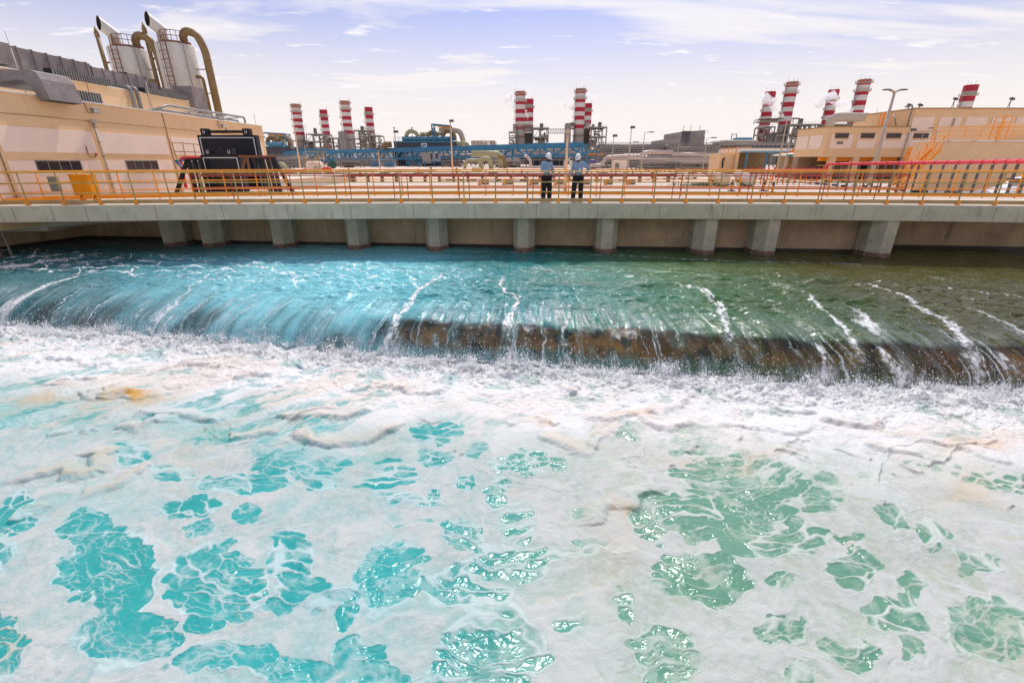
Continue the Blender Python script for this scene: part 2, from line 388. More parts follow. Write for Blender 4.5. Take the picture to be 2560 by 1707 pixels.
# rows are finer near the viewer, the columns fan out with distance
depth = 3.6*np.exp(rr*math.log(14.6/3.6))
Xp = uu*(depth+0.4); Yp = (depth - 1.75)*1.02
Yp = Yp + (Xp*-0.10)*sst(0.3, 1.0, rr)     # the grid leans with the weir
P2 = np.stack([Xp.ravel(), Yp.ravel()], -1)
dF = FOOT(Xp) - Yp
wx = (fbm(Xp*0.8, Yp*0.8, 4, 1)-0.5); wy = (fbm(Xp*0.8, Yp*0.8, 4, 2)-0.5)
wx2 = (fbm(Xp*4, Yp*4, 3, 3)-0.5); wy2 = (fbm(Xp*4, Yp*4, 3, 4)-0.5)
wx3 = (fbm(Xp*15, Yp*15, 2, 13)-0.5); wy3 = (fbm(Xp*15, Yp*15, 2, 14)-0.5)
clusters = [ # px x, px y, rx, ry, strength, cell size (m)
 (283,1429,125,100,.95,.34),(544,1440,125,88,.85,.26),(326,1576,135,65,.95,.34),(724,1400,62,78,.55,.2),(974,1440,92,88,.9,.15),
 (898,1645,75,55,.9,.3),(560,1655,130,42,.9,.3),(700,1680,120,48,.9,.3),(940,1712,110,36,.9,.3),(230,1310,48,52,.8,.3),(593,1212,120,30,.75,.26),
 (465,1270,90,28,.6,.24),(604,1292,44,20,.8,.26),(484,1320,44,18,.8,.3),(60,1275,62,50,.8,.3),(480,1070,85,36,.85,.34),(310,1130,52,40,.6,.25),
 (784,1146,90,38,.6,.2),(790,1205,52,28,.5,.18),(1072,1080,60,28,.6,.2),(1072,1140,50,24,.7,.2),(1130,1070,36,20,.75,.3),(1178,1118,30,20,.75,.25),
 (996,1184,30,38,.6,.18),(1162,1206,28,20,.75,.25),(1240,1150,32,22,.6,.2),(1072,1255,26,28,.7,.2),(1143,1342,52,48,.7,.15),(1240,1215,32,40,.5,.15),
 (653,983,52,22,.8,.3),(860,1532,38,45,.8,.24),(686,1500,32,22,.8,.25),(522,1550,48,30,.7,.25),(1628,1287,88,66,.75,.24),(1726,1331,48,30,.85,.3),
 (1868,1260,88,56,.9,.24),(1982,1310,28,27,.9,.35),(1950,1206,60,42,.7,.2),(2042,1233,52,46,.7,.22),(1884,1353,82,24,.6,.2),(1743,1440,132,62,.8,.26),
 (1960,1456,48,24,.75,.24),(1748,1086,76,38,.9,.38),(1770,1015,62,20,.6,.3),(1868,1010,52,16,.6,.3),(2216,1287,56,34,.8,.26),(2194,1195,62,25,.5,.22),
 (2151,1415,55,58,.75,.24),(2287,1472,30,44,.75,.2),(1950,1581,82,42,.8,.26),(2124,1636,54,46,.95,.36),(2249,1543,84,46,.7,.26),(2270,1630,36,36,.75,.26),
 (2480,1560,112,78,.95,.4),(1655,1650,88,84,.8,.2),(2004,1690,34,32,.9,.3),(1547,1521,30,34,.6,.15),(2450,1412,66,32,.5,.2),(1563,1080,34,28,.8,.15),
 (1313,1151,50,30,.65,.16),(1321,1402,24,26,.75,.12),(1394,1160,28,20,.5,.15),(2118,1336,30,16,.8,.3),(2060,1060,60,16,.35,.25),(2300,1050,70,18,.3,.25),
 (20,1590,60,90,.6,.35),(1290,1300,60,70,.3,.12),(420,1180,60,20,.5,.25),(900,1090,50,24,.4,.2),(2330,1340,60,40,.4,.25),(1420,1560,40,60,.25,.12)]
C = np.zeros_like(Xp)
cellk = np.full_like(Xp, 1/0.24); best = np.zeros_like(Xp)
qx = Xp + 0.45*wx + 0.24*wx2 + 0.05*wx3; qy = Yp + 0.45*wy + 0.24*wy2 + 0.05*wy3
for cx, cy, rx, ry, s, cs in clusters:
    c0 = atZ(cx, cy, ZP); ax = atZ(cx+rx, cy, ZP)-c0; ay = atZ(cx, cy-ry, ZP)-c0
    Am = np.linalg.inv(np.array([[ax.x, ay.x],[ax.y, ay.y]]))
    dx = qx-c0.x; dy = qy-c0.y
    a = Am[0,0]*dx + Am[0,1]*dy; b = Am[1,0]*dx + Am[1,1]*dy
    r = np.sqrt(a*a+b*b); g = s**0.5*(1-sst(0.78, 1.20, r))
    C = np.maximum(C, g)
# loose scatter of small openings between the clusters
sc = fbm(Xp*0.55+3, Yp*0.8, 4, 31)
C = np.maximum(C, 0.85*sst(0.55, 0.68, sc)*sst(2.2, 3.6, dF))
# three generations of bubbles blended by a slow field, so no single cell size repeats
stx, sty = 0.78, 1.12
shr = 0.75*np.tanh(Xp/3.0)*-1.0*-1.0
def cells(k, s):
    return worley3((Xp - shr*Yp + 0.7*wx+0.16*wx2+0.02*wx3)*k*stx, (Yp+0.7*wy+0.16*wy2+0.02*wy3)*k*sty, s)
e1 = cells(1/0.46, 5); e2 = cells(1/0.23, 6); e3 = cells(1/0.075, 8)
sel = sst(0.42, 0.58, fbm(Xp*0.5+9, Yp*0.5, 2, 77))
ee = e1*(1-sel)+e2*sel
wth = -0.10 + (1-C)*0.78 + 0.08*wx2 + 0.16*(vn(Xp*3.1,Yp*3.1,15)-0.45)
hole = sst(wth, wth+0.20, ee)
fil = (1-sst(0.0, 0.26, e2))*(1-sel)*0.85*sst(.2,.6,vn(Xp*2,Yp*2,18)) + (1-sst(0.0,0.3,e3))*0.40*sst(0.40,0.7,vn(Xp*3,Yp*3,12)) + 0.35*sst(.5,.8,fbm(Xp*5,Yp*5,3,19))
e4 = cells(1/0.115, 9); swirl0 = fbm(Xp*2.2+5*wx+2*wx2, Yp*2.2+5*wy+2*wy2, 5, 190, .6); fil = fil + (1-sst(0.0,0.20,e4))*0.50*sst(.35,.65,vn(Xp*1.7+4,Yp*1.7,22)) + .30*sst(.42,.7,swirl0)
hole = hole*(1-np.clip(fil,0,1))
hole *= sst(0.05, 0.25, C)
foam = 1-hole
# dragged, streaky foam on the left where the current shears it
s0 = atZ(0,1080,ZP); s1 = atZ(700,900,ZP); dv = (s1-s0).normalized()
al = Xp*dv.x + Yp*dv.y; ac = -Xp*dv.y + Yp*dv.x
SL = np.maximum(sst(-1.2, -4.0, Xp + 2.4*wx)*sst(5.4, 3.4, dF), 0.55*sst(4.2, 2.4, dF+1.5*wx))*sst(0.5, 1.2, dF)
stk = fbm(al*0.5+wx*1.6+wx2*.6, ac*3.4+wy*3.0+wy2*.8, 7, 41, 0.66)
stf = sst(0.40, 0.56, stk)
foam = foam*(1-SL) + (0.42+0.58*stf)*SL
# churned band under the fall
TB = sst(3.3, 1.0, dF + 1.6*wx)
tn = fbm(Xp*2.2+wx*2, Yp*3.2+wy*2, 6, 51, 0.62)
foam = foam*(1-TB) + (0.45+0.55*sst(0.36, 0.52, tn))*TB
# marbling drawn out by the eddies, and the thicker rim round every opening
m1_ = fbm(Xp*0.75, Yp*0.75, 3, 181); m2_ = fbm(Xp*0.75+5, Yp*0.75+3, 3, 182)
swx = Xp*1.5 + 5.5*m1_ + .8*wx2; swy = Yp*2.1 + 5.5*m2_ + .8*wy2
swirl = fbm(swx, swy, 7, 183, 0.60); vein = ridge(swx*.8+2, swy*.8, 4, 184)
rim = np.exp(-((wth-ee-0.05)/0.13)**2)*sst(0.25,0.7,C)*(1-SL)*(1-TB)
# milky thin foam
mk = fbm(Xp*1.3, Yp*1.7, 5, 61)
milky = sst(0.42, 0.72, 0.5*mk+0.5*swirl)*0.34
foam = np.clip(foam - milky*(1-TB)*0.9, 0, 1)
# folds and rolls of thick foam
_r7 = lambda p: (1280+p[0]/3.2667, 820+p[1]/3.2667)
_r6 = lambda p: (p[0]/3.36, 800+p[1]/3.36)
_r3 = lambda p: (p[0]/1.8375, 950+p[1]/1.8375)
_r4 = lambda p: (1280+p[0]/1.8375, 950+p[1]/1.8375)
folds = [
 (_r7,[(360,460),(420,520),(490,540),(540,480),(560,440)],1.1),(_r7,[(1090,690),(1150,715),(1290,670),(1370,650),(1430,570)],1.2),
 (_r7,[(480,700),(640,740),(760,755),(900,760),(990,720),(1050,740),(1150,820),(1290,840),(1340,800),(1420,760),(1500,745)],.9),
 (_r7,[(1660,770),(1850,800),(2050,820),(2180,860),(2300,885),(2420,850)],1.0),(_r7,[(1330,480),(1430,500),(1500,530),(1680,540),(1800,510),(1900,515),(2000,550),(2100,540)],1.),
 (_r7,[(1770,560),(1960,600),(2060,630),(2200,680),(2352,700),(2500,680)],1.2),(_r7,[(180,870),(330,910),(430,950),(480,990),(560,1020),(650,1060)],.8),
 (_r6,[(410,310),(520,330),(600,330),(650,320)],1.2),(_r6,[(680,330),(740,380),(830,365),(1010,350)],1.),(_r6,[(1340,300),(1410,290),(1500,300)],1.),
 (_r6,[(1520,340),(1560,400),(1700,385),(1770,400),(1850,430),(1870,410)],1.3),(_r6,[(1940,490),(2020,490),(2100,455),(2200,470),(2300,460)],1.1),
 (_r6,[(650,480),(740,500),(830,490)],.8),(_r6,[(640,630),(700,610),(730,680),(850,665),(1000,620),(1150,580)],.9),(_r6,[(1370,550),(1500,550),(1620,510),(1700,470)],.8),
 (_r6,[(350,570),(420,520),(600,480)],.7),(_r6,[(1160,740),(1250,780),(1400,790),(1530,780),(1600,800),(1720,830),(1860,835)],1.1),
 (_r6,[(960,880),(1080,890),(1170,915),(1250,860),(1330,800)],1.1),(_r6,[(670,935),(720,950),(780,915)],1.0),
 (_r6,[(0,1355),(200,1340),(400,1290),(520,1260),(560,1310),(610,1330),(700,1300),(780,1240),(740,1160),(900,1100),(1000,1040)],1.25),
 (_r6,[(1240,1215),(1150,1260),(1000,1350),(850,1440),(650,1510)],1.1),(_r6,[(350,1000),(500,960),(600,930)],.7),(_r6,[(1950,975),(2060,950),(2352,950)],1.),
 (_r3,[(1290,150),(1350,180),(1490,155),(1540,180),(1620,165),(1700,130)],1.2),(_r3,[(1360,240),(1400,280),(1480,290),(1560,288),(1700,265),(1850,200)],1.5),
 (_r3,[(1600,40),(1760,30),(1900,70),(2000,60),(2090,20)],1.3),(_r3,[(100,620),(170,610),(250,560)],.9),(_r4,[(1430,180),(1560,210),(1640,220),(1700,190)],1.3),
 (_r4,[(1200,230),(1300,260),(1400,220)],1.0),(_r4,[(530,620),(540,570),(570,540),(630,520),(700,515)],1.0),(_r4,[(1640,290),(1740,330),(1900,350)],.9),
 (_r4,[(370,690),(365,640),(400,590),(450,580)],.8),(_r4,[(1850,260),(2050,300),(2200,370),(2352,400)],.8)]
Hf = np.zeros(P2.shape[0]); Ff = np.zeros(P2.shape[0])
jx = (P2[:,0] + 0.30*wx.ravel() + 0.13*wx2.ravel() + 0.03*wx3.ravel()); jy = (P2[:,1] + 0.30*wy.ravel()+0.13*wy2.ravel()+0.03*wy3.ravel())
def chaikin(ln, k=2):
    for _ in range(k):
        q = [ln[0]]
        for a, c in zip(ln, ln[1:]): q += [(a[0]*.75+c[0]*.25, a[1]*.75+c[1]*.25), (a[0]*.25+c[0]*.75, a[1]*.25+c[1]*.75)]
        ln = q + [ln[-1]]
    return ln
for fn, pts, am in folds:
    w = [atZ(*fn(p), ZP) for p in pts]; ln = chaikin([(a.x, a.y) for a in w])
    x0 = min(a[0] for a in ln)-0.9; x1 = max(a[0] for a in ln)+0.9; y0 = min(a[1] for a in ln)-0.6; y1 = max(a[1] for a in ln)+1.2
    k = np.where((P2[:,0]>x0)&(P2[:,0]<x1)&(P2[:,1]>y0)&(P2[:,1]<y1))[0]
    d, dy, t = polydist(np.stack([jx[k], jy[k]], -1), ln)
    end = sst(-0.02, 0.16, t)*sst(1.02, 0.84, t)
    near = dy < 0
    wdt = 0.7+0.5*vn(jx[k]*2.1, jy[k]*2.1, 90)
    prof = np.where(near, np.clip(1-(d/0.13)**2, 0, 1)**1.2, np.exp(-(d/(0.27*wdt))**1.4))
    lump = 0.65+0.7*vn(jx[k]*3.3, jy[k]*3.3, 91)
    h = am*0.060*prof*end*lump
    Hf[k] = np.maximum(Hf[k], h)
    Ff[k] = np.maximum(Ff[k], np.where(near, (d<0.05)*1.0, np.exp(-(d/(0.10+0.22*vn(jx[k]*2.6,jy[k]*2.6,95)))**2))*sst(-.02,.12,t)*sst(1.02,.88,t)*(.75+.25*lump))
Hf = Hf.reshape(Xp.shape); Ff = Ff.reshape(Xp.shape)
foam = np.maximum(foam, Ff*0.97)
# small wandering rolls everywhere in the fold zone
fz = sst(0.6, 1.4, dF)*sst(5.2, 3.4, dF)
rg = ridge(al*0.5+wx*1.6, ac*1.3+wy*1.6, 3, 71)
Hr = fz*0.05*sst(0.72, 0.95, rg)
foam = np.maximum(foam, 0.9*fz*sst(0.74, 0.88, rg))
# churn height
hb = ridge(Xp*1.7+wx, Yp*1.7+wy, 5, 81)
hc = fbm(Xp*5+wx2*2, Yp*5+wy2*2, 5, 82, 0.6)
heap = np.exp(-((dF-0.35)/0.5)**2)*sst(-0.05,0.3,dF)
Zp = ZP + 0.10*(fbm(Xp*0.45, Yp*0.6, 3, 83)-0.5) + 0.05*(fbm(Xp*1.6, Yp*2.0, 4, 84)-0.5) + Hf + Hr
Zp = Zp + 0.007*foam + 0.005*rim + 0.045*(swirl-.5)*(1-TB) + heap*(0.02+0.26*np.clip(hb-0.35,0,1)+0.16*(hc-0.45)) + TB*0.10*(hc-0.5) + TB*(0.075*(ridge(Xp*5+wx2*3,Yp*5+wy2*3,4,88)-0.4) + 0.03*(fbm(Xp*17,Yp*17,3,89)-0.5))*(0.35+0.65*heap) + 0.006*(fbm(Xp*16,Yp*16,3,85)-0.5)*foam
Zp = Zp + SL*0.05*(stk-0.5)
Zp = Zp - 0.5*sst(0.02,-0.35,dF)
Zp = Zp - 0.32*np.maximum(sst(1.36,1.41,np.abs(uu)), sst(.022,.004,rr))
Xq = Xp + heap*0.10*(fbm(Xp*6,Yp*6,3,86)-0.5); Yq = Yp + heap*0.16*(fbm(Xp*6,Yp*6,3,87)-0.5)
foam = np.maximum(foam, heap*sst(0.32,0.5,hc))
# mineral stain carried by the foam
stain = np.zeros_like(Xp)
for cx, cy, rx, ry, s in [(330,982,90,16,1.),(255,1000,50,10,.5),(60,1006,90,16,.5),(130,960,60,20,.3),(2440,1105,120,40,.55),(2480,1240,90,60,.3),(1590,1050,95,14,.5),(1500,1075,40,22,.4),(1503,1290,16,45,.4),
        (1495,1400,60,90,.15),(1860,1145,160,14,.3),(2250,1070,120,16,.3),(1320,1052,40,16,.35),(40,1560,50,60,.5),(200,1030,60,16,.35),(1700,1130,110,16,.2),(1200,1010,260,30,.15),(430,1130,60,80,.14)]:
    c0 = atZ(cx, cy, ZP); ax = atZ(cx+rx, cy, ZP)-c0; ay = atZ(cx, cy-ry, ZP)-c0
    Am = np.linalg.inv(np.array([[ax.x, ay.x],[ax.y, ay.y]])); dx = Xp+1.1*wx+.4*wx2-c0.x; dy = Yp+1.1*wy+.4*wy2-c0.y
    a = Am[0,0]*dx + Am[0,1]*dy; b = Am[1,0]*dx + Am[1,1]*dy
    stain = np.maximum(stain, s*np.exp(-(a*a+b*b)*1.1)*(0.45+0.9*stk))
stain = np.maximum(stain, Ff*.22*sst(.4,.6,fbm(Xp*.5,Yp*.5,3,220))); stain = np.maximum(stain, .20*SL*sst(.50,.66,fbm(al*.3+wx,ac*1.2+wy,4,221)))
fresh = np.clip(TB + 0.6*np.exp(-((dF-2.2)/1.3)**2) + Ff*0.12, 0, 1)
pool = None
m = bpy.data.materials.new('foaming_pool_water'); t, n, l = nodes(m); b = n['Principled BSDF']
tcn = n.new('ShaderNodeTexCoord'); sx = n.new('ShaderNodeSeparateXYZ'); l.new(tcn.outputs['Object'], sx.inputs[0])
gx = mrange(n, l, sx.outputs[0], -2.0, 2.2)
nz = n.new('ShaderNodeTexNoise'); nz.inputs['Scale'].default_value = 0.7; nz.inputs['Detail'].default_value = 5; l.new(tcn.outputs['Object'], nz.inputs[0])
teal = mixc(n, l, nz.outputs[0], (0.012,0.24,0.225), (0.04,0.37,0.36)); green = mixc(n, l, nz.outputs[0], (0.075,0.215,0.14), (0.15,0.31,0.21))
wcol = mixc(n, l, gx, teal, green)
fn_ = n.new('ShaderNodeTexNoise'); fn_.inputs['Scale'].default_value = 60; fn_.inputs['Detail'].default_value = 5; l.new(tcn.outputs['Object'], fn_.inputs[0])
f2_ = n.new('ShaderNodeTexNoise'); f2_.inputs['Scale'].default_value = 9; f2_.inputs['Detail'].default_value = 6; f2_.inputs['Roughness'].default_value = 0.65; l.new(tcn.outputs['Object'], f2_.inputs[0])
thin = mixc(n, l, gx, (0.31,0.43,0.415), (0.37,0.41,0.325)); 
thin2 = mixc(n, l, mrange(n,l,f2_.outputs[0],0.3,0.7), thin, (0.50,0.50,0.485))
thin3 = mixc(n, l, mrange(n,l,fn_.outputs[0],0.3,0.75,0.0,0.5), thin2, (0.24,0.33,0.32))
lg_ = n.new('ShaderNodeTexNoise'); lg_.inputs['Scale'].default_value = 0.75; lg_.inputs['Detail'].default_value = 7; lg_.inputs['Roughness'].default_value = 0.6; lg_.inputs['Distortion'].default_value = 0.8; l.new(tcn.outputs['Object'], lg_.inputs[0])
thin3 = mixc(n, l, mrange(n,l,lg_.outputs[0],0.42,0.70,0.0,0.55), thin3, mixc(n, l, gx, (0.24,0.42,0.40), (0.36,0.38,0.28)))
thin3 = mixc(n, l, mrange(n,l,attr(n,'swirl'),0.36,0.62,0.0,0.75), thin3, (0.475,0.485,0.465))
thin3 = mixc(n, l, mrange(n,l,attr(n,'vein'),0.66,0.86,0.0,0.45), thin3, (0.46,0.42,0.33))
thin3 = mixc(n, l, mrange(n,l,attr(n,'rim'),0.0,1.0,0.0,0.55), thin3, (0.70,0.71,0.71))
thin3 = mixc(n, l, attr(n,'tint'), thin3, mixc(n, l, gx, (0.17,0.42,0.42), (0.27,0.38,0.28)))
fcol = mixc(n, l, attr(n,'fresh'), thin3, (0.67,0.66,0.65))
fcol = mixc(n, l, attr(n,'stain'), fcol, (0.52,0.29,0.08))
# soft edge broken up by the fine bubbles
ed = n.new('ShaderNodeMath'); ed.operation = 'MULTIPLY_ADD'; l.new(f2_.outputs[0], ed.inputs[0]); ed.inputs[1].default_value = 0.36; l.new(attr(n,'foam'), ed.inputs[2])
fm = mrange(n, l, ed.outputs[0], 0.16, 1.06)
l.new(mixc(n, l, fm, wcol, fcol), b.inputs['Base Color'])
l.new(mrange(n, l, fm, 0.1, 0.8, 0.15, 0.75), b.inputs['Roughness']); b.inputs['IOR'].default_value = 1.33
l.new(mrange(n, l, fm, 0.1, 0.8, 0.5, 0.22), b.inputs['Specular IOR Level'])
wv = n.new('ShaderNodeTexNoise'); wv.inputs['Scale'].default_value = 14; wv.inputs['Detail'].default_value = 5; l.new(tcn.outputs['Object'], wv.inputs[0])
bh = n.new('ShaderNodeMix'); bh.data_type = 'FLOAT'; l.new(fm, bh.inputs[0]); l.new(wv.outputs[0], bh.inputs[2])
ff = n.new('ShaderNodeMath'); ff.operation = 'MULTIPLY_ADD'; l.new(fn_.outputs[0], ff.inputs[0]); ff.inputs[1].default_value = 0.18; l.new(f2_.outputs[0], ff.inputs[2]); l.new(ff.outputs[0], bh.inputs[3])
bp = n.new('ShaderNodeBump'); bp.inputs['Strength'].default_value = 0.42; bp.inputs['Distance'].default_value = 0.022; l.new(bh.outputs[0], bp.inputs['Height']); l.new(bp.outputs[0], b.inputs['Normal'])
pool = grid_mesh('pool_water', Xq, Yq, Zp, dict(swirl=np.clip(swirl,0,1), vein=vein, rim=rim, foam=foam, fresh=fresh, stain=stain, tint=np.clip(sst(.05,.8,C)*0.40 + .16*sst(.45,.7,fbm(Xp*0.7,Yp*0.9,5,160))*(1-TB),0,1)), [m])
tag(pool, 'white foam with teal openings covering the pool below the weir', kind='structure')
gx2 = np.linspace(-48, 44, 460)[None,:]*np.ones((300,1)); gy2 = np.linspace(-22, 15, 300)[:,None]*np.ones((1,460))
ws1 = fbm(gx2*.8, gy2*.8, 3, 1)-.5; ws2 = fbm(gx2*.8, gy2*.8, 3, 2)-.5; sw2 = fbm(gx2*1.5+4*ws1, gy2*2.1+4*ws2, 5, 183, .6)
fo2 = 1-.8*sst(.5,.62,fbm(gx2*.6+ws1, gy2*.8+ws2, 5, 210))*sst(.05,.25,worley3(gx2*2.4+ws1, gy2*2.6+ws2, 5)); d2 = FOOT(gx2)-gy2
outer_ = grid_mesh('pool_water', gx2, gy2, ZP-.13+.06*(sw2-.5), dict(foam=np.maximum(fo2, sst(3,1,d2)), swirl=sw2, vein=ridge(gx2*1.3,gy2*1.7,3,184), rim=0*gx2, fresh=sst(3,1,d2), stain=0*gx2, tint=.2+0*gx2), [m])
tag(outer_, 'outer sheet of the foaming pool', kind='structure')
sub = MB().box(-60, 60, -30, 24, ZP-2.0, ZP-0.6).build('pool_bed_water', mat('deep_pool_water', (0.02,0.22,0.2), 0.1, var=0.2)); tag(sub, kind='structure')

# ---- water above the weir and over it ----------------------------------
NR2, NC2 = 760, 1500
tt_ = np.linspace(0, 1, NR2)[:,None]*np.ones((1,NC2)); cc = np.linspace(-1, 1, NC2)[None,:]*np.ones((NR2,1))
NF = 330                       # rows spent on the curve of the nappe
th = np.linspace(0, 1, NF)
dn = RR*(1-np.cos(th*math.pi/2))**1.0
dfar = RR + (np.linspace(0, 1, NR2-NF+1)[1:]**1.25)*14.0
dd_ = np.concatenate([dn, dfar])[:,None]*np.ones((1,NC2))
Xu = -2.0 + cc*(19.5 + 0.28*dd_)
Yu = FOOT(Xu) + dd_
Zu = usurf(Xu, Yu)
s_ = dd_
# sideways pull of the flow lines toward the crest (they fan out to the left on the left, to the right on the right)
la = Xu + 0.0
fan = np.where(s_ < 6, 1, 1)
lx = Xu + np.where(Xu < .5, np.maximum(-.34, .11*(Xu-.5)), np.minimum(.2, .04*(Xu-.5)))*np.clip(s_,0,7) + 0.10*(fbm(Xu*0.8,s_*0.8,3,99)-.5)   # where this flow line meets the lip
g1 = fbm(lx*1.1+3, s_*0.22, 4, 101); g2 = fbm(lx*4.2, s_*0.35+7, 4, 103)
wxx = fbm(Xu*0.7, Yu*0.9, 4, 105)-0.5; wyy = fbm(Xu*0.7+9, Yu*0.9, 4, 106)-0.5
onfall = sst(2.7, 0.5, s_ + 0.7*(fbm(Xu*0.6, s_*.4, 3, 200)-.5))
grooves = (g1-0.5)*0.22*sst(3.6, 0.7, s_) + (g2-0.5)*0.08*onfall
rip = (fbm(Xu*1.2+wxx*2, Yu*2.6+wyy*2, 5, 107)-0.5)
calm = sst(7.2, 4.6, s_)
chop = 1-.85*onfall
disp = grooves + rip*(0.17*calm+0.05)*chop + 0.055*chop*(fbm(Xu*4.5, Yu*7+wxx*3, 4, 108)-0.5)*(0.4+calm)
# push out along the surface normal of the curve
sl = np.gradient(Zu, axis=0)/np.maximum(np.gradient(Yu, axis=0), 1e-4); sl = np.clip(sl, 0, 12)
nl = np.sqrt(1+sl*sl)
Yu2 = Yu - disp*sl/nl; Zu2 = Zu + disp/nl
# white water
k_ = 1.0884
lines = [
 ([(1066,601),(1030,622),(1000,640),(965,668),(941,692),(915,730),(905,760),(893,790),(885,812)],1.0,.16),
 ([(1175,600),(1150,650),(1182,690),(1165,740),(1160,800)],.8,.12),([(1500,640),(1560,650),(1610,665),(1650,700),(1672,760),(1688,860)],.85,.17),
 ([(1900,630),(1990,650),(2050,672),(2110,700),(2160,728),(2215,780),(2250,860)],.85,.19),([(1770,635),(1830,662),(1880,700),(1930,745),(1955,790),(1975,830)],.8,.12),
 ([(590,600),(520,615),(450,650),(400,690),(350,735)],.8,.13),([(640,592),(590,640),(560,660)],.6,.10),([(230,588),(160,594),(90,603),(40,613),(-60,624)],1.2,.34),
 ([(330,588),(240,600),(150,612)],.7,.22),([(720,600),(690,640),(600,670),(520,700)],.5,.10),([(905,605),(940,640),(965,660)],.6,.10),([(1310,690),(1290,760),(1290,820)],.7,.11),
 ([(1437,755),(1440,830)],.7,.10),([(1560,740),(1552,800)],.6,.10),([(1740,755),(1745,830)],.6,.12),([(1850,775),(1880,810),(1905,860)],1.0,.16),([(2000,780),(2040,830),(2080,870)],1.1,.20),
 ([(800,680),(740,730),(710,790)],.6,.14),([(200,690),(120,720),(95,770)],.5,.34),([(350,690),(310,725),(290,760)],.6,.15),([(1700,660),(1760,690),(1800,720)],.5,.09),
 ([(1620,620),(1720,640),(1840,660)],.5,.08),([(2080,640),(2200,665),(2352,680)],.55,.09),([(1480,600),(1600,622),(1700,632)],.5,.07),([(1160,790),(1175,830)],1.,.2),
 ([(380,572),(560,573),(740,573),(1000,577),(1180,580),(1420,587),(1700,600),(1990,607)],.8,.05),([(1900,760),(1930,800),(1985,850)],.6,.1),([(2280,800),(2330,840)],.9,.2),
 ([(1000,760),(1010,800)],.6,.12),([(1040,700),(1050,790)],.45,.1),([(480,700),(460,760)],.5,.12),([(640,720),(600,780)],.6,.16),([(820,720),(790,790)],.5,.12)]
fw_ = 0.20*(fbm(Xu*4.5,s_*4.0,3,171)-.5)
P3 = np.stack([Xu.ravel()+0.30*wxx.ravel()+fw_.ravel(), Yu.ravel()+0.30*wyy.ravel(), Zu.ravel()], -1)
wf = np.zeros(P3.shape[0]); sp = fbm(Xu*13, s_*8+Zu*4, 4, 111, 0.6).ravel(); sp2 = vn((Xu*24).ravel(), (Yu*24+Zu*24).ravel(), 112)
for pts, am, wd in lines:
    ln = np.array([hitU(a*k_, b_*k_) for a, b_ in pts])
    lo = ln.min(0)-0.9; hi = ln.max(0)+0.9
    k = np.where((P3[:,0]>lo[0])&(P3[:,0]<hi[0])&(P3[:,1]>lo[1])&(P3[:,1]<hi[1]))[0]
    if len(k) == 0: continue
    d, dy, t = polydist(P3[k], ln)
    g = am*np.exp(-(d/(wd*(0.34+0.9*t)))**2)*sst(-.03,.35,t)*.80; g = g*(0.02+1.6*sp[k])
    wf[k] = np.maximum(wf[k], g)
wf = wf*1.15; wf = wf.reshape(Xu.shape); sp = sp.reshape(Xu.shape); sp2 = sp2.reshape(Xu.shape)
left = sst(2.0, -9.0, Xu)
# lace of foam threads drawn out along the flow on the turquoise side
f1, f2 = worley((Xu+0.9*wxx)*0.85, (Yu+0.9*wyy)*1.7, 120); th1 = (1-sst(0.02,0.10,f2-f1))
wf = np.maximum(wf, 0.85*th1*(.3+.7*left)*sst(1.8,2.6,s_)*sst(6.0,5.0,s_)*(0.4+sp))
jit = 0.35*(fbm(lx*2.0,s_*1.4,3,140)-.5) + .10*(fbm(lx*6,s_*5,2,141)-.5)
def thread(fr_, lo, seed, off=0.0):
    q_ = 1-np.abs(2*vn((lx+jit)*fr_+off, s_*0.10, seed)-1); return sst(lo, 1.0, q_)
t1_ = thread(0.9, .955, 142)*sst(5.0,1.2,s_); t2_ = thread(2.2, .88, 143)*sst(3.4,.6,s_); t3_ = thread(5.0, .80, 144)*sst(1.9,.2,s_)
gate = sst(.38,.62,fbm(lx*0.8,s_*.5,3,145))
wf = np.maximum(wf, .72*t1_*(.4+.6*gate)); wf = np.maximum(wf, .85*t2_*gate*(.55+.45*left)); wf = np.maximum(wf, .85*t3_*sst(.3,.7,fbm(lx*1.6,s_*.7,3,146)))
wf = np.maximum(wf, 0.55*sst(0.5,0.0,s_)*sst(.42,.7,fbm(lx*3,s_*2,4,147)))
# flecks
fl = sst(0.93,0.985,sp2)*sst(0.46,0.60,fbm(Xu*1.4,Yu*1.8,4,124))*sst(5.5,1.5,s_)
wf = np.maximum(wf, fl*0.9)
wf = np.clip(wf,0,1)
# where the sheet is clear enough to show the wall behind it
see = sst(-2.33,-2.43, Zu+0.10*wyy+.05*(fbm(lx*4,s_*2,3,151)-.5))*sst(-4.2,-2.6, Xu+1.2*wxx)*(0.80+0.35*fbm(Xu*1.7,Zu*2,4,130))*(1-.65*sst(-2.72,-2.95,Zu+.2*wxx))
see2 = sst(-2.25,-2.6,Zu)*sst(-1.5,-4.0,Xu)*0.7*sst(.38,.7,fbm(lx*0.9,Zu*.6,4,131))
see = np.clip(np.maximum(see,see2)*(1-wf),0,0.93)
m = bpy.data.materials.new('weir_water'); t, n, l = nodes(m); b = n['Principled BSDF']; mo = n['Material Output']
tcn = n.new('ShaderNodeTexCoord'); sx = n.new('ShaderNodeSeparateXYZ'); l.new(tcn.outputs['Object'], sx.inputs[0])
nz = n.new('ShaderNodeTexNoise'); nz.inputs['Scale'].default_value = 0.45; nz.inputs['Detail'].default_value = 5
mpp = n.new('ShaderNodeMapping'); l.new(tcn.outputs['Object'], mpp.inputs[0]); mpp.inputs['Scale'].default_value = (1, 2.2, 1); l.new(mpp.outputs[0], nz.inputs[0])
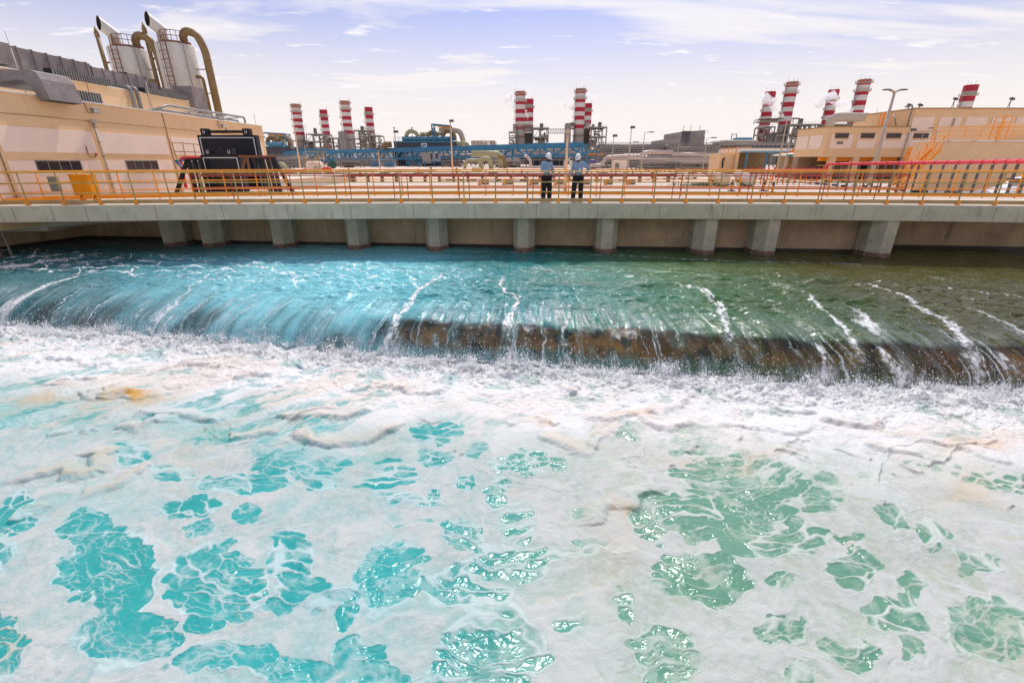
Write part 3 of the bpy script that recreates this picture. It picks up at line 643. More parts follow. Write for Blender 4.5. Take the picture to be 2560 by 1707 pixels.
gxn = n.new('ShaderNodeMath'); gxn.operation = 'MULTIPLY_ADD'; l.new(nz.outputs[0], gxn.inputs[0]); gxn.inputs[1].default_value = 4.0; l.new(sx.outputs[0], gxn.inputs[2])
ra = n.new('ShaderNodeMapRange'); l.new(gxn.outputs[0], ra.inputs[0]); ra.inputs[1].default_value = -13; ra.inputs[2].default_value = 13
cr = n.new('ShaderNodeValToRGB'); l.new(ra.outputs[0], cr.inputs[0]); e = cr.color_ramp.elements
e[0].position = 0.0; e[0].color = (0.05,0.17,0.19,1); e[1].position = 1.0; e[1].color = (0.07,0.065,0.010,1)
for p_, c_ in ((0.10,(0.09,0.29,0.33)),(0.24,(0.20,0.52,0.57)),(0.42,(0.17,0.53,0.59)),(0.55,(0.015,0.22,0.23)),(0.66,(0.015,0.17,0.125)),(0.79,(0.045,0.125,0.035))):
    q = e.new(p_); q.color = (*c_, 1)
cx0 = n.new('ShaderNodeCombineXYZ'); l.new(attr(n,'fu'), cx0.inputs[0]); l.new(attr(n,'fs'), cx0.inputs[1])
def nz0(mx_, my_, det, rg=.65):
    a = n.new('ShaderNodeTexNoise'); a.inputs['Scale'].default_value = 1; a.inputs['Detail'].default_value = det; a.inputs['Roughness'].default_value = rg
    mq = n.new('ShaderNodeMapping'); l.new(cx0.outputs[0], mq.inputs[0]); mq.inputs['Scale'].default_value = (mx_, my_, 1); l.new(mq.outputs[0], a.inputs[0]); return a.outputs[0]
brk = nz0(22, 11, 5); mad = n.new('ShaderNodeMath'); mad.operation = 'MULTIPLY_ADD'; l.new(brk, mad.inputs[0]); mad.inputs[1].default_value = 1.5; l.new(attr(n,'wf'), mad.inputs[2])
spk = mrange(n, l, nz0(46, 26, 3, .8), 0.595, 0.675); msk = mrange(n, l, nz0(1.3, 1.6, 4), 0.42, 0.62)  # tiny white specks painted into the water colour in place of sun glints
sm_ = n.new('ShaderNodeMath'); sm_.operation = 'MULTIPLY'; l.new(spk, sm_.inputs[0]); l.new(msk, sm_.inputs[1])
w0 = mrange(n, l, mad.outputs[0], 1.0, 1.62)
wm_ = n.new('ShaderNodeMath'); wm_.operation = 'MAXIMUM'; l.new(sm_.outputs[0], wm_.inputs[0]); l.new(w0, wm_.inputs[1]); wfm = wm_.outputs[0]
veil = mrange(n, l, nz0(7.0, 0.8, 7, .6), 0.38, 0.66, 0.0, 0.75); pw_ = n.new('ShaderNodeMath'); pw_.operation = 'POWER'; l.new(attr(n,'onf'), pw_.inputs[0]); pw_.inputs[1].default_value = 2.2; pt_ = n.new('ShaderNodeMath'); pt_.operation = 'MULTIPLY'; l.new(pw_.outputs[0], pt_.inputs[0]); l.new(mrange(n,l,nz0(0.9,0.5,4),0.36,0.64,0.15,1.0), pt_.inputs[1])
vm = n.new('ShaderNodeMath'); vm.operation = 'MULTIPLY'; l.new(veil, vm.inputs[0]); l.new(pt_.outputs[0], vm.inputs[1])
dkn = mrange(n, l, nz0(2.6, 0.5, 6, .6), 0.42, 0.62, 0.0, 0.50); dm_ = n.new('ShaderNodeMath'); dm_.operation = 'MULTIPLY'; l.new(dkn, dm_.inputs[0]); l.new(attr(n,'onf'), dm_.inputs[1])
c_dk = mixc(n, l, dm_.outputs[0], cr.outputs[0], (0.05,0.10,0.10)); c_v = mixc(n, l, vm.outputs[0], c_dk, mixc(n, l, 0.55, cr.outputs[0], (0.62,0.68,0.68)))
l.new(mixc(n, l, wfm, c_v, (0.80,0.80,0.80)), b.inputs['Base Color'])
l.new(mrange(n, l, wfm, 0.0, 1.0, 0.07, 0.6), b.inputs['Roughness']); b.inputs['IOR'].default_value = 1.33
cx_ = n.new('ShaderNodeCombineXYZ'); l.new(attr(n,'fu'), cx_.inputs[0]); l.new(attr(n,'fs'), cx_.inputs[1])
def nz_(sc, mx_, my_, det=6, rg=.6, dist=0.0):
    a = n.new('ShaderNodeTexNoise'); a.inputs['Scale'].default_value = sc; a.inputs['Detail'].default_value = det; a.inputs['Roughness'].default_value = rg; a.inputs['Distortion'].default_value = dist
    mq = n.new('ShaderNodeMapping'); l.new(cx_.outputs[0], mq.inputs[0]); mq.inputs['Scale'].default_value = (mx_, my_, 1); l.new(mq.outputs[0], a.inputs[0]); return a.outputs[0]
up_ = nz_(1.0, 1.3, 3.6, 5, .55, 0.8); dn_ = nz_(1.0, 4.5, 0.9, 5, .52, 0.4)
wvm = n.new('ShaderNodeMix'); wvm.data_type = 'FLOAT'; l.new(attr(n,'onf'), wvm.inputs[0]); l.new(up_, wvm.inputs[2]); l.new(dn_, wvm.inputs[3])
class _W: outputs = [wvm.outputs[0]]
wv = _W; mp3 = n.new('ShaderNodeMapping'); l.new(tcn.outputs['Object'], mp3.inputs[0])
wv2 = n.new('ShaderNodeTexNoise'); wv2.inputs['Scale'].default_value = 21; wv2.inputs['Detail'].default_value = 4; l.new(mp3.outputs[0], wv2.inputs[0])
wa = n.new('ShaderNodeMath'); wa.operation = 'MULTIPLY_ADD'; l.new(wv2.outputs[0], wa.inputs[0]); wa.inputs[1].default_value = 0.10; l.new(wv.outputs[0], wa.inputs[2])
bp = n.new('ShaderNodeBump'); bp.inputs['Strength'].default_value = 1.0; bp.inputs['Distance'].default_value = 0.12; l.new(wa.outputs[0], bp.inputs['Height']); l.new(bp.outputs[0], b.inputs['Normal'])
tr = n.new('ShaderNodeBsdfTransparent'); tr.inputs[0].default_value = (0.93,0.97,0.92,1)
ms = n.new('ShaderNodeMixShader'); l.new(attr(n,'see'), ms.inputs[0]); l.new(b.outputs[0], ms.inputs[1]); l.new(tr.outputs[0], ms.inputs[2])
gl = n.new('ShaderNodeBsdfGlossy'); gl.inputs['Roughness'].default_value = 0.07; l.new(bp.outputs[0], gl.inputs['Normal'])
ly = n.new('ShaderNodeFresnel'); ly.inputs[0].default_value = 1.33; l.new(bp.outputs[0], ly.inputs[1])
fa = n.new('ShaderNodeMath'); fa.operation = 'MULTIPLY'; l.new(ly.outputs[0], fa.inputs[0]); l.new(attr(n,'see'), fa.inputs[1])
m3 = n.new('ShaderNodeMixShader'); l.new(fa.outputs[0], m3.inputs[0]); l.new(ms.outputs[0], m3.inputs[1]); l.new(gl.outputs[0], m3.inputs[2]); l.new(m3.outputs[0], mo.inputs['Surface'])
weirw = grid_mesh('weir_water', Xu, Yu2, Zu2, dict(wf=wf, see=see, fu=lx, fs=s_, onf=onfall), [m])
tag(weirw, 'turquoise to dark green water sliding over the weir', kind='structure')
# the weir wall behind the falling sheet
mw = mat('algae_brown_weir', (0.50,0.23,0.065), 0.8, var=0.75, scale=0.8, bump=0.9, col2=(0.09,0.045,0.03), amt=0.6, streak=0.95, st_col=(0.03,0.018,0.012))
wm = MB(); xs = np.arange(-40, 30, 0.22)
rows = [(1.35,-2.46),(1.2,-2.52),(1.0,-2.66),(.8,-2.85),(.65,-3.1),(.6,-3.5)]
vs = []
for i, x in enumerate(xs):
    for j, (d_, z_) in enumerate(rows):
        vs.append((x, float(FOOT(np.array([x]))[0])+d_+0.10*math.sin(x*3.1+j)*math.sin(x*7.3)+random.Random(i*7+j).uniform(-.03,.03), z_))
fs = [(i*6+j, (i+1)*6+j, (i+1)*6+j+1, i*6+j+1) for i in range(len(xs)-1) for j in range(5)]
wm.add(vs, fs, True); 
top = [(x, float(FOOT(np.array([x]))[0])+0.42) for x in xs]
wo = wm.build('weir', mw); tag(wo, 'brown algae-stained concrete weir seen through the falling water', 'weir')

# ---- spray --------------------------------------------------------------
rng = np.random.default_rng(5)
ico_v = np.array([(0,0,1),(0.9,0,0.1),(0,0.9,-0.1),(-0.9,0,0.1),(0,-0.9,-0.1),(0,0,-1)]); ico_f = np.array([(0,1,2),(0,2,3),(0,3,4),(0,4,1),(5,2,1),(5,3,2),(5,4,3),(5,1,4)])
pos = []; rad = []
def crown(x, d, hgt, n, spread):
    y0 = float(FOOT(np.array([x]))[0]) - d
    az = rng.uniform(0, 2*math.pi, n); sp_ = rng.uniform(0.1, 1, n)**0.7; vz = hgt*rng.uniform(0.35, 1, n)
    tt = rng.uniform(0.08, 1.0, n)
    px_ = x + np.cos(az)*spread*sp_*tt; py_ = y0 + np.sin(az)*spread*0.6*sp_*tt - 0.1*tt; pz_ = ZP + 0.05 + vz*(2*tt - tt*tt)*1.0
    pos.append(np.stack([px_,py_,pz_],-1)); rad.append((0.003+rng.exponential(0.004,n))*(1.35-tt*0.75))
for i in range(420):
    x = rng.uniform(-17, 14); crown(x, rng.uniform(-0.1,0.5), rng.exponential(0.10)+.05, 210, rng.uniform(0.14,0.5))
for px_, hh, nn in ((1180,.55,260),(1320,.45,220),(1640,.85,700),(1560,.4,260),(1850,.5,300),(1950,.6,300),(2050,.45,260),(1440,.35,200),(2180,.45,300),(2330,.5,260),(620,.35,200),(360,.45,260),(120,.5,260),(860,.35,200),(2440,.55,260)):
    c0 = atZ(px_, 940, ZP); crown(c0.x*1.05, 0.15, hh*.75*rng.uniform(.6,1), nn*2, rng.uniform(.3,.6))
n_ = 16000
x = rng.uniform(-18, 16, n_); fy = FOOT(x); z = ZP + 0.05 + rng.exponential(0.22, n_); pos.append(np.stack([x, fy - 0.12 - rng.uniform(-0.15,0.9,n_)+0.3*(z-ZP), z],-1)); rad.append(rng.uniform(0.003,0.011,n_))
pos = np.concatenate(pos); rad = np.concatenate(rad); nd = len(pos)
V = (ico_v[None]*rad[:,None,None]*rng.uniform(0.7,1.6,(nd,1,3)) + pos[:,None]).reshape(-1,3); Fc = (ico_f[None] + (np.arange(nd)*6)[:,None,None]).reshape(-1,3)
me = bpy.data.meshes.new('spray'); me.vertices.add(len(V)); me.vertices.foreach_set('co', V.astype(np.float32).ravel())
me.loops.add(Fc.size); me.loops.foreach_set('vertex_index', Fc.astype(np.int32).ravel()); me.polygons.add(len(Fc)); me.polygons.foreach_set('loop_start', np.arange(0,Fc.size,3,dtype=np.int32)); me.polygons.foreach_set('loop_total', np.full(len(Fc),3,dtype=np.int32)); me.update(calc_edges=True)
me.materials.append(mat('white_spray', (0.86,0.87,0.89), 0.35, var=0.03, spec=0.5))
so = bpy.data.objects.new('spray', me); COL.objects.link(so); tag(so, 'white droplets thrown up along the foot of the fall', 'spray', kind='stuff')
# ================================================================== BRIDGE AND CHANNEL
GZ = -0.9                                    # plant ground level beyond the bridge
def YN(x): return 18.2 - 0.0037*x*x          # near edge of the deck
_ffx = [-24,-19.0,-18.4,-14.4,-11.7,-6,0,10,21,26,32]; _ffy = [17.2,17.7,19.6,20.9,21.8,22.3,22.6,22.0,20.95,20.4,19.8]
def YF(x): return float(np.interp(x, _ffx, _ffy))
X0, X1 = -21.6, 32.0
xs = np.linspace(X0, X1, 55)
b = MB()
for i in range(len(xs)-1):
    a, c = xs[i], xs[i+1]
    b.add([(a,YN(a)+.12,0),(c,YN(c)+.12,0),(c,max(YF(c)+0.5,YN(c)+1),0),(a,max(YF(a)+0.5,YN(a)+1),0)], [(0,1,2,3)])
deck = b.build('bridge_deck', M['decktop']); tag(deck, 'sunlit concrete deck of the bridge over the channel', kind='structure')
f = MB()
for i in range(len(xs)-1):
    a, c = xs[i], xs[i+1]; ya, yc = YN(a), YN(c); ga, gc = 0.012, 0.012
    f.add([(a,ya,-.56),(c,yc,-.56),(c,yc,-.02),(a,ya,-.02),(c,yc+.02,.004),(a,ya+.02,.004),(c,yc+.12,.004),(a,ya+.12,.004),(c,yc+.45,-.56),(a,ya+.45,-.56)],
          [(0,1,2,3),(3,2,4,5),(5,4,6,7),(9,8,1,0)])
    yfa, yfc = max(YF(a)+.5,YN(a)+1), max(YF(c)+.5,YN(c)+1)
    f.add([(a,ya+.45,-.42),(c,yc+.45,-.42),(c,yfc,-.42),(a,yfa,-.42),(a,ya+.45,-.56),(c,yc+.45,-.56)], [(3,2,1,0),(0,1,5,4)])
fas = f.build('bridge_girder', M['fascia']); tag(fas, 'long grey concrete edge girder streaked with rust below the walkway', 'girder')
m_j = mat('dark_joint', (0.08,0.07,0.06), 0.9)
for x in np.arange(-20.4, 26, 2.37): MB().box(x, x+.012, YN(x)-.004, YN(x)+.02, -.555, -.03).build('joint_line', m_j, fas)
# walls under the deck
pts = [(-23.4,12.0),(-21.5,19.0),(-20.45,22.2),(-16.4,21.8),(-15.2,21.2)]
def colY(x): return max(18.72 - 0.084*x, YN(x)+0.12)
pts += [(x, colY(x)+0.95) for x in (-14.9,-10,-5,0,5,10,14.4)] + [(14.5,19.9),(17,19.6),(26,18.7),(34,18.0)]
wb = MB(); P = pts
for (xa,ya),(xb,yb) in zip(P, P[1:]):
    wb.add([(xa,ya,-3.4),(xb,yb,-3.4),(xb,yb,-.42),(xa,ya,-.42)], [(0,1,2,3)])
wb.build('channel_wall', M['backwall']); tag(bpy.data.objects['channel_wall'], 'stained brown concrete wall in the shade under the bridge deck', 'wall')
# tide band of dark algae at the waterline
ab = MB()
for (xa,ya),(xb,yb) in zip(P, P[1:]):
    n_ = Vector((yb-ya, -(xb-xa), 0)).normalized()*0.012
    ab.add([(xa+n_.x,ya+n_.y,-2.2),(xb+n_.x,yb+n_.y,-2.2),(xb+n_.x,yb+n_.y,-1.82),(xa+n_.x,ya+n_.y,-1.82)], [(0,1,2,3)])
ab.build('algae_band', mat('wet_algae', (0.035,0.028,0.02), 0.5, var=0.4, scale=3), bpy.data.objects['channel_wall'])
pcx = [(427,'leftmost pier, beside the dark open bay'),(525,'second pier from the left, close beside the leftmost'),(702,'third pier from the left'),(890,'fourth pier from the left'),
       (1091,'fifth pier from the left, left of the two men'),(1311,'pier just left below the two men'),(1518,'pier just right below the two men'),(1764,'left one of the close pair on the right'),
       (1917,'right one of the close pair on the right'),(2205,'rightmost pier, beside the dark right bay')]
for px, lab in pcx:
    g = atZ(px, 632, ZU); x = g.x; y = colY(x)
    x = (px-1280)/FOC*(y*_cp - (ZU-CAMZ)*_sp)
    w, ch = 0.44, 0.17
    sec = [(x-w,y+1.0),(x-w,y+ch*1.6),(x-w+ch,y),(x+w-ch*1.7,y),(x+w,y+ch*2.4),(x+w,y+1.0)]
    if px > 1700: sec = [(x-w,y+1.0),(x-w,y+ch*2.4),(x-w+ch*1.7,y),(x+w-ch,y),(x+w,y+ch*1.6),(x+w,y+1.0)]
    t_ = thing('bridge_pier', 'chamfered concrete ' + lab, 'pier', (x, y+.5, ZU-.6), 'piers carrying the bridge')
    MB().prism(sec, -3.2, -.545).build('shaft', M['pier'], t_)
    se2 = [(x+(a-x)*1.02, y+.5+(c-y-.5)*1.025) for a, c in sec]
    MB().prism(se2, -3.1, -1.78).build('stained_foot', mat('pier_stain', (0.17,0.10,0.075), 0.8, var=0.45, scale=5, bump=0.6, col2=(0.36,0.3,0.25), amt=0.3) if 'pier_stain' not in bpy.data.materials else bpy.data.materials['pier_stain'], t_)

# ---- handrails ------------------------------------------------------------
def railing(name, label, path, hts, post_m, rail_m, toe_m, spacing, pr=0.022, rr_=0.021, toe=(0.03,0.17), clip_m=None, extra=None, square=False, base=0.0, cat='railing', postpos=None):
    path = [Vector((p[0], p[1], base)) for p in path]
    root = thing(name, label, cat, tuple(path[0]))
    seg = [0.0]
    for a, c in zip(path, path[1:]): seg.append(seg[-1] + (c-a).length)
    def pt(s):
        s = max(0, min(seg[-1], s))
        for i in range(len(path)-1):
            if s <= seg[i+1] + 1e-9:
                t = (s-seg[i])/max(seg[i+1]-seg[i], 1e-9); return path[i].lerp(path[i+1], t), (path[i+1]-path[i]).normalized()
        return path[-1], (path[-1]-path[-2]).normalized()
    n = max(1, round(seg[-1]/spacing)); ss = [seg[-1]*i/n for i in range(n+1)] if postpos is None else postpos(path, seg)
    first = None
    for s in ss:
        p, d = pt(s)
        if first is None:
            m_ = MB()
            if square: m_.box(p.x-pr, p.x+pr, p.y-pr, p.y+pr, base, base+hts[0])
            else: m_.tube([(p.x,p.y,base),(p.x,p.y,base+hts[0])], pr, 8)
            first = m_.build('post', post_m, root); p0 = p
            if clip_m is not None:
                MB().box(p.x-.07, p.x+.07, p.y-.045, p.y+.02, base+.045, base+.155).box(p.x-.035, p.x+.035, p.y-.05, p.y+.045, base+.0, base+.05).box(p.x-.075, p.x+.075, p.y-.06, p.y+.06, base+.006, base+.018).build('clamp_bracket', clip_m, first)
        else: part_copy(first, root, p-p0)
    for k, h in enumerate(hts):
        MB().tube([(p.x,p.y,base+h) for p in path], rr_*(1.25 if k == 0 else 1), 8).build('rail', rail_m if k else (extra or rail_m), root)
    if toe:
        m_ = MB()
        for a, c in zip(path, path[1:]):
            m_.beam((a.x,a.y-.03,base+(toe[0]+toe[1])/2), (c.x,c.y-.03,base+(toe[0]+toe[1])/2), 0.012, toe[1]-toe[0])
        m_.build('toeboard', toe_m, root)
    return root
xs = np.linspace(-20.2, 31, 42)
m_top = mat('ochre_top_rail', (0.56,0.34,0.06), 0.5, var=0.2, scale=2.5)
near = railing('handrail', 'mustard handrail along the near edge of the bridge, in front of the men', [(x, YN(x)+.36) for x in xs], [1.13,.76,.40], M['mustard'], M['mustard'], M['toe'], 1.235, clip_m=M['orange'], extra=m_top, pr=.024)
fx = [-19.0,-18.5,-16.5,-14.4,-11.7,-8,-4,0,5,10,15,21,26,31]
railing('handrail', 'bright orange handrail along the far edge of the bridge, behind the men', [(x, YF(x)) for x in fx], [1.13,.72,.37], M['orange'], M['orange'], M['orange'], 1.28, toe=(.04,.20), pr=.026, rr_=.022)
mx_ = [478,560,707,855,968,1004,1139,1166,1322,1336,1514,1702,1722,1895,1928,2079,2133,2205,2272]
def mpath(px):
    x = (px-1280)/FOC*18.5; return x, YF(x)-1.75
mp_ = [mpath(p) for p in mx_]
def mpos(path, seg): return seg
railing('handrail', 'low maroon pipe rail between the two handrails of the bridge deck', mp_, [1.0,.93,.50,.42], M['maroon'], M['maroon'], None, 1, toe=None, pr=.019, rr_=.018, postpos=mpos)

# ladder with cage on the left wall, and the gate frame above it
lx, ly = -19.75, 17.75
t_ = thing('caged_ladder', 'rusty yellow caged ladder down the left channel wall at the bridge end', 'ladder', (lx, ly, -2))
for dx in (-.22, .22): MB().beam((lx+dx,ly,-3),(lx+dx,ly,1.0),.05).build('stile', M['grey'], t_)
m_ = MB()
for z in np.arange(-2.9, 0, .3): m_.beam((lx-.22,ly,z),(lx+.22,ly,z),.025)
m_.build('rungs', M['grey'], t_)
for z in (-.60,-.05,1.0):
    MB().tube(arc((lx,ly-.35), .36, 130, 410, 14, 'xy', z), .022, 6).build('hoop', M['orange'] if z < 0 else M['mustard'], t_)
for a in range(180, 361, 30):
    x_ = lx+.36*math.cos(math.radians(a)); y_ = ly-.35+.36*math.sin(math.radians(a)); MB().beam((x_,y_,-.6),(x_,y_,1.0),.02).build('cage_bar', M['mustard'], t_)

# ---- ground beyond the bridge ----------------------------------------------
g = MB()
Gp = [(x, max(YF(x)+.5, YN(x)+1)) for x in np.linspace(-21.6, 32, 30)]
g.add([(x,y,GZ) for x,y in Gp] + [(x*100,3000,GZ) for x,y in Gp], [(i,i+1,30+i+1,30+i) for i in range(29)])
g.add([Gp[0]+(GZ,),(-2160,3000,GZ),(-3000,3000,GZ),(-3000,12,GZ),(-23.4,12,GZ)], [(0,1,2,3,4)])
g.add([Gp[-1]+(GZ,),(3200,Gp[-1][1],GZ),(3200,3000,GZ)], [(0,1,2)])
g.v = [(x, y, z) for x, y, z in g.v]
gr = g.build('ground', M['sand']); tag(gr, 'pale sandy gravel of the plant yard', kind='structure')
rt = MB()
for (xa,ya),(xb,yb) in zip(Gp, Gp[1:]): rt.add([(xa,ya,GZ-.1),(xb,yb,GZ-.1),(xb,yb,0),(xa,ya,0)], [(1,0,3,2)])
rt.build('far_girder', M['fascia'], fas)
q = MB()    # quay on the left bank, level with the deck
q.prism([(-21.5,19.0),(-23.4,12.0),(-40,12),(-40,60),(-19.3,60),(-19.3,19.3)], GZ-.3, -.006)
qy = q.build('quay', M['decktop']); tag(qy, 'concrete quay on the left bank', kind='structure')
rd = MB()
rd.add([(-14,44,GZ+.004),(60,44,GZ+.004),(90,50,GZ+.004),(-14,50,GZ+.004)], [(0,1,2,3)])
rd.add([(14,27,GZ+.008),(60,24,GZ+.008),(60,31,GZ+.008),(18,44.0,GZ+.008),(11,44.0,GZ+.008)], [(0,1,2,3,4)])
ro = rd.build('road', M['road']); tag(ro, kind='structure')
# ================================================================== PLANT
R_ = random.Random(11)
# ---- left pump house ---------------------------------------------------------
XW = -19.0; ZT = 3.92
ph = thing('pump_house', 'long peach pump house with cream panels on the left bank', 'building', (XW, 28, 0))
def wx(y0, y1, z0, z1, proud): return MB().box(XW-0.3, XW+proud, y0, y1, z0, z1)
MB().box(XW-16, XW-0.02, 11, 38.2, GZ, ZT).build('wall', M['peach'], ph)
MB().box(XW-16.1, XW+.05, 10.9, 38.3, ZT+.002, ZT+.05).build('roof_coping', M['coping'], ph)
bays = [(13.9,18.1),(18.42,22.56),(22.93,27.33),(27.73,32.1),(32.5,37.75)]
for y0, y1 in bays:
    MB().box(XW-.1, XW+.004, y0, y1, 1.83, 2.74).box(XW-.1, XW+.004, y0, y1, -.6, 1.52).build('cream_panel', M['cream'], ph)
m_ = MB().box(XW-.1, XW+.006, 11, 38.2, 3.17, 3.19)
for y in (18.27, 27.53): m_.box(XW-.1, XW+.006, y-.02, y+.02, -.6, ZT)
m_.build('joint_line', mat('render_joint', (0.30,0.19,0.10), 0.9), ph)
for y0, y1 in ((19.49,21.5),(24.05,26.17)):
    fr = MB()
    fr.box(XW, XW+.025, y0-.03, y1+.03, 1.49, 1.53).box(XW, XW+.025, y0-.03, y1+.03, 1.06, 1.10)
    for k in range(5): yy = y0+(y1-y0)*k/4; fr.box(XW, XW+.025, yy-.02, yy+.02, 1.10, 1.49)
    w = fr.build('window', M['steel'], ph)
    MB().box(XW-.05, XW+.010, y0, y1, 1.10, 1.49).build('pane', M['glass'], w)
    MB().box(XW-.05, XW+.11, y0-.15, y1+.15, 1.0, 1.045).build('sill', M['coping'], w)
dp = MB().tube([(XW+.09,22.75,3.1),(XW+.09,22.75,-.6)], .045, 10).build('downpipe', M['beige'], ph)
MB().box(XW, XW+.2, 22.62, 22.88, 3.08, 3.24).build('rain_hopper', M['beige'], dp)
for z in (2.9,2.3,1.7,1.1,.5): MB().tube([(XW+.09,22.75,z),(XW+.09,22.75,z+.03)], .056, 10).build('pipe_collar', M['rust'], dp)
MB().tube(bend([(XW+.05,22.02,2.12),(XW+.05,22.0,1.75),(XW+.12,22.1,1.66),(XW+.12,22.28,1.66),(XW+.12,22.33,1.82)],.06), .018, 6).build('conduit', M['rust'], ph)
MB().tube([(XW+.10,22.33,1.76),(XW+.16,22.33,1.82)], .05, 10).build('alarm_bell', M['stackrust'], ph)
def floodlight(y, z):
    t_ = thing('floodlight', 'grey floodlight on the peach wall ' + ('above the downpipe' if y < 30 else 'near the far corner, above the black panels'), 'floodlight', (XW+.1, y, z), 'wall floodlights')
    MB().obox((XW+.24, y+.06, z), (.12,.34,.2), ry=.35).build('housing', M['steel'], t_)
    MB().obox((XW+.31, y+.06, z-.02), (.01,.28,.15), ry=.35).build('lens', M['lamp'], t_)
    MB().tube([(XW,y-.1,z+.3),(XW+.03,y-.1,z-.1),(XW+.22,y,z-.12)], .014, 6).build('bracket', M['rust'], t_)
floodlight(22.8, 3.62); floodlight(32.6, 3.62)
MB().tube([(XW-.4,38.1,ZT),(XW-.4,38.1,ZT+.85)], .015, 5).build('lightning_rod', M['grey'], ph)
for y in (18.2,19.9,25.0,28.6):
    t_ = thing('lightning_mast', {18.2:'thin leaning lightning mast at the left frame edge',19.9:'lightning mast in front of the curved duct',25.0:'tall lightning mast above the stepped duct',28.6:'lightning mast in front of the left tank'}[y], 'mast', (XW-1.5,y,ZT), 'lightning masts on the pump house roof')
    h = {18.2:1.6,19.9:2.6,25.0:3.2,28.6:2.1}[y]; xx = {18.2:XW-2.2,19.9:XW-.9,25.0:XW-4.6,28.6:XW-1.2}[y]
    MB().tube([(xx,y,ZT),(xx,y,ZT+h*.8)], .03, 6).build('pole', M['beige'], t_); MB().tube([(xx,y,ZT+h*.8),(xx,y,ZT+h)], .01, 5).tube([(xx,y,ZT+h*.8),(xx,y,ZT+h*.8+.05)], .055, 6).build('tip', M['steel'], t_)
# upper block
ub = thing('roof_block', 'peach upper block of the pump house behind the main parapet', 'building', (-25.5, 33, 3.9))
MB().box(-28.5, -24, 19, 38.9, 3.97, 5.58).build('wall', M['peach'], ub)
MB().box(-28.6, -23.95, 18.9, 38.98, 5.582, 5.63).build('roof_coping', M['coping'], ub)
for y in (29.2, 33.8): MB().box(-24.1, -23.99, y, y+.03, 3.97, 5.58).build('joint_line', M['rust'], ub)
def grille(x, y0, y1, z0, z1, lab):
    t_ = thing('louvre', lab, 'louvre', (x,(y0+y1)/2,z0), 'roof louvres')
    MB().box(x-.5,x-.05,y0,y1,z0,z1).build('dark_box', M['black'], t_)
    m_ = MB(); n = int((y1-y0)/.15)
    for i in range(n+1): yy = y0+(y1-y0)*i/n; m_.box(x-.05, x+.02, yy-.03, yy+.03, z0, z1)
    m_.build('slats', M['steel'], t_)
p0 = atX(460/3.0156, 745/3.0156, -20.6); p1 = atX(775/3.0156, 790/3.0156, -20.6)
grille(-20.6, p0.y, p1.y, ZT, 4.62, 'slatted grey louvre standing behind the parapet, right of the curved duct')
grille(-20.6, 16.5, 20.0, ZT, 4.6, 'slatted louvre at the left frame edge under the curved duct')
grille(-23.7, 27.0, 30.6, 5.6, 5.95, 'low louvre strip under the stepped duct, left part')
grille(-23.7, 33.4, 37.5, 5.6, 5.9, 'low louvre strip under the stepped duct, right part')
# big ducts
du = thing('ventilation_duct', 'long stepped grey-brown duct on top of the upper block', 'duct', (-26, 30, 5.7))
segs = [(25.5,30.6,5.78,6.75),(30.6,33.3,5.72,6.62),(33.3,35.2,5.75,6.72),(35.2,38.6,5.68,6.50)]
segs[3] = (35.2,35.9,5.68,6.50)
for a, c, z0, z1 in segs:
    s_ = MB().box(-26.6, -24.6, a, c-.01, z0, z1).build('duct_section', M['duct'], du)
    m_ = MB()
    for k in range(int((c-a)/.8)+1): yy = a+k*.8; m_.box(-26.65, -24.55, yy, yy+.05, z0-.04, z1+.04)
    m_.build('flanges', M['duct'], s_)
MB().box(-25.2,-24.4,35.9,38.0,5.75,6.25).build('duct_section', M['duct'], du)
MB().box(-25.0,-23.6,38.0,38.7,5.2,6.6).box(-25.0,-23.6,38.7,39.6,4.2,6.6).build('duct_section', M['duct'], du)
MB().box(-24.6,-24.0,24.6,25.4,5.75,6.7).build('duct_section', M['duct'], du)
cd = thing('curved_duct', 'thick curved duct bending down behind the parapet at the left', 'duct', (-22, 20, 4.6))
Y0_ = 20.4; m_ = MB(); vs = []
outer = [(-60,182),(0,179),(45,175),(72,174),(88,180),(101,198),(112,222),(126,250)]; inner = [(-60,208),(0,205),(40,200),(56,200),(68,208),(79,222),(90,236),(100,252)]
for o_, i_ in zip(outer, inner):
    a = atY(*o_, Y0_); c = atY(*i_, Y0_); vs += [a, c, a+Vector((0,1.5,0)), c+Vector((0,1.5,0))]
fs = []
for i in range(len(outer)-1):
    q = i*4; fs += [(q,q+1,q+5,q+4),(q+2,q+6,q+7,q+3),(q,q+4,q+6,q+2),(q+1,q+3,q+7,q+5)]
m_.add(vs, fs, False); m_.build('duct_bend', M['duct'], cd)
e_ = atX(183,236,-20.9); MB().box(-22.0,-20.9,Y0_+1.5,e_.y,e_.z,e_.z+.62).build('duct_section', M['duct'], cd)
for x_ in (-23.6,-21.9): MB().beam((x_,Y0_-.3,ZT-.3),(x_,Y0_-.3,5.0),.1).beam((x_-1.2,Y0_-.3,5.0),(x_+.6,Y0_-.3,5.0),.08).build('support_frame', M['beige'], cd)
for px in (985, 1030):
    p = atX(px/3.0156, 690/3.0156, -23.75)
    t_ = MB().tube(bend([(-25.5,p.y-.4,5.75),(-23.75,p.y,5.78),(-23.75,p.y,4.0)],.3), .11, 10); 
    o_ = t_.build('vent_pipe', M['steel']); tag(o_, 'grey pipe hooked over the upper block parapet, ' + ('left' if px < 1000 else 'right') + ' of the pair', 'pipe', 'hooked vent pipes')
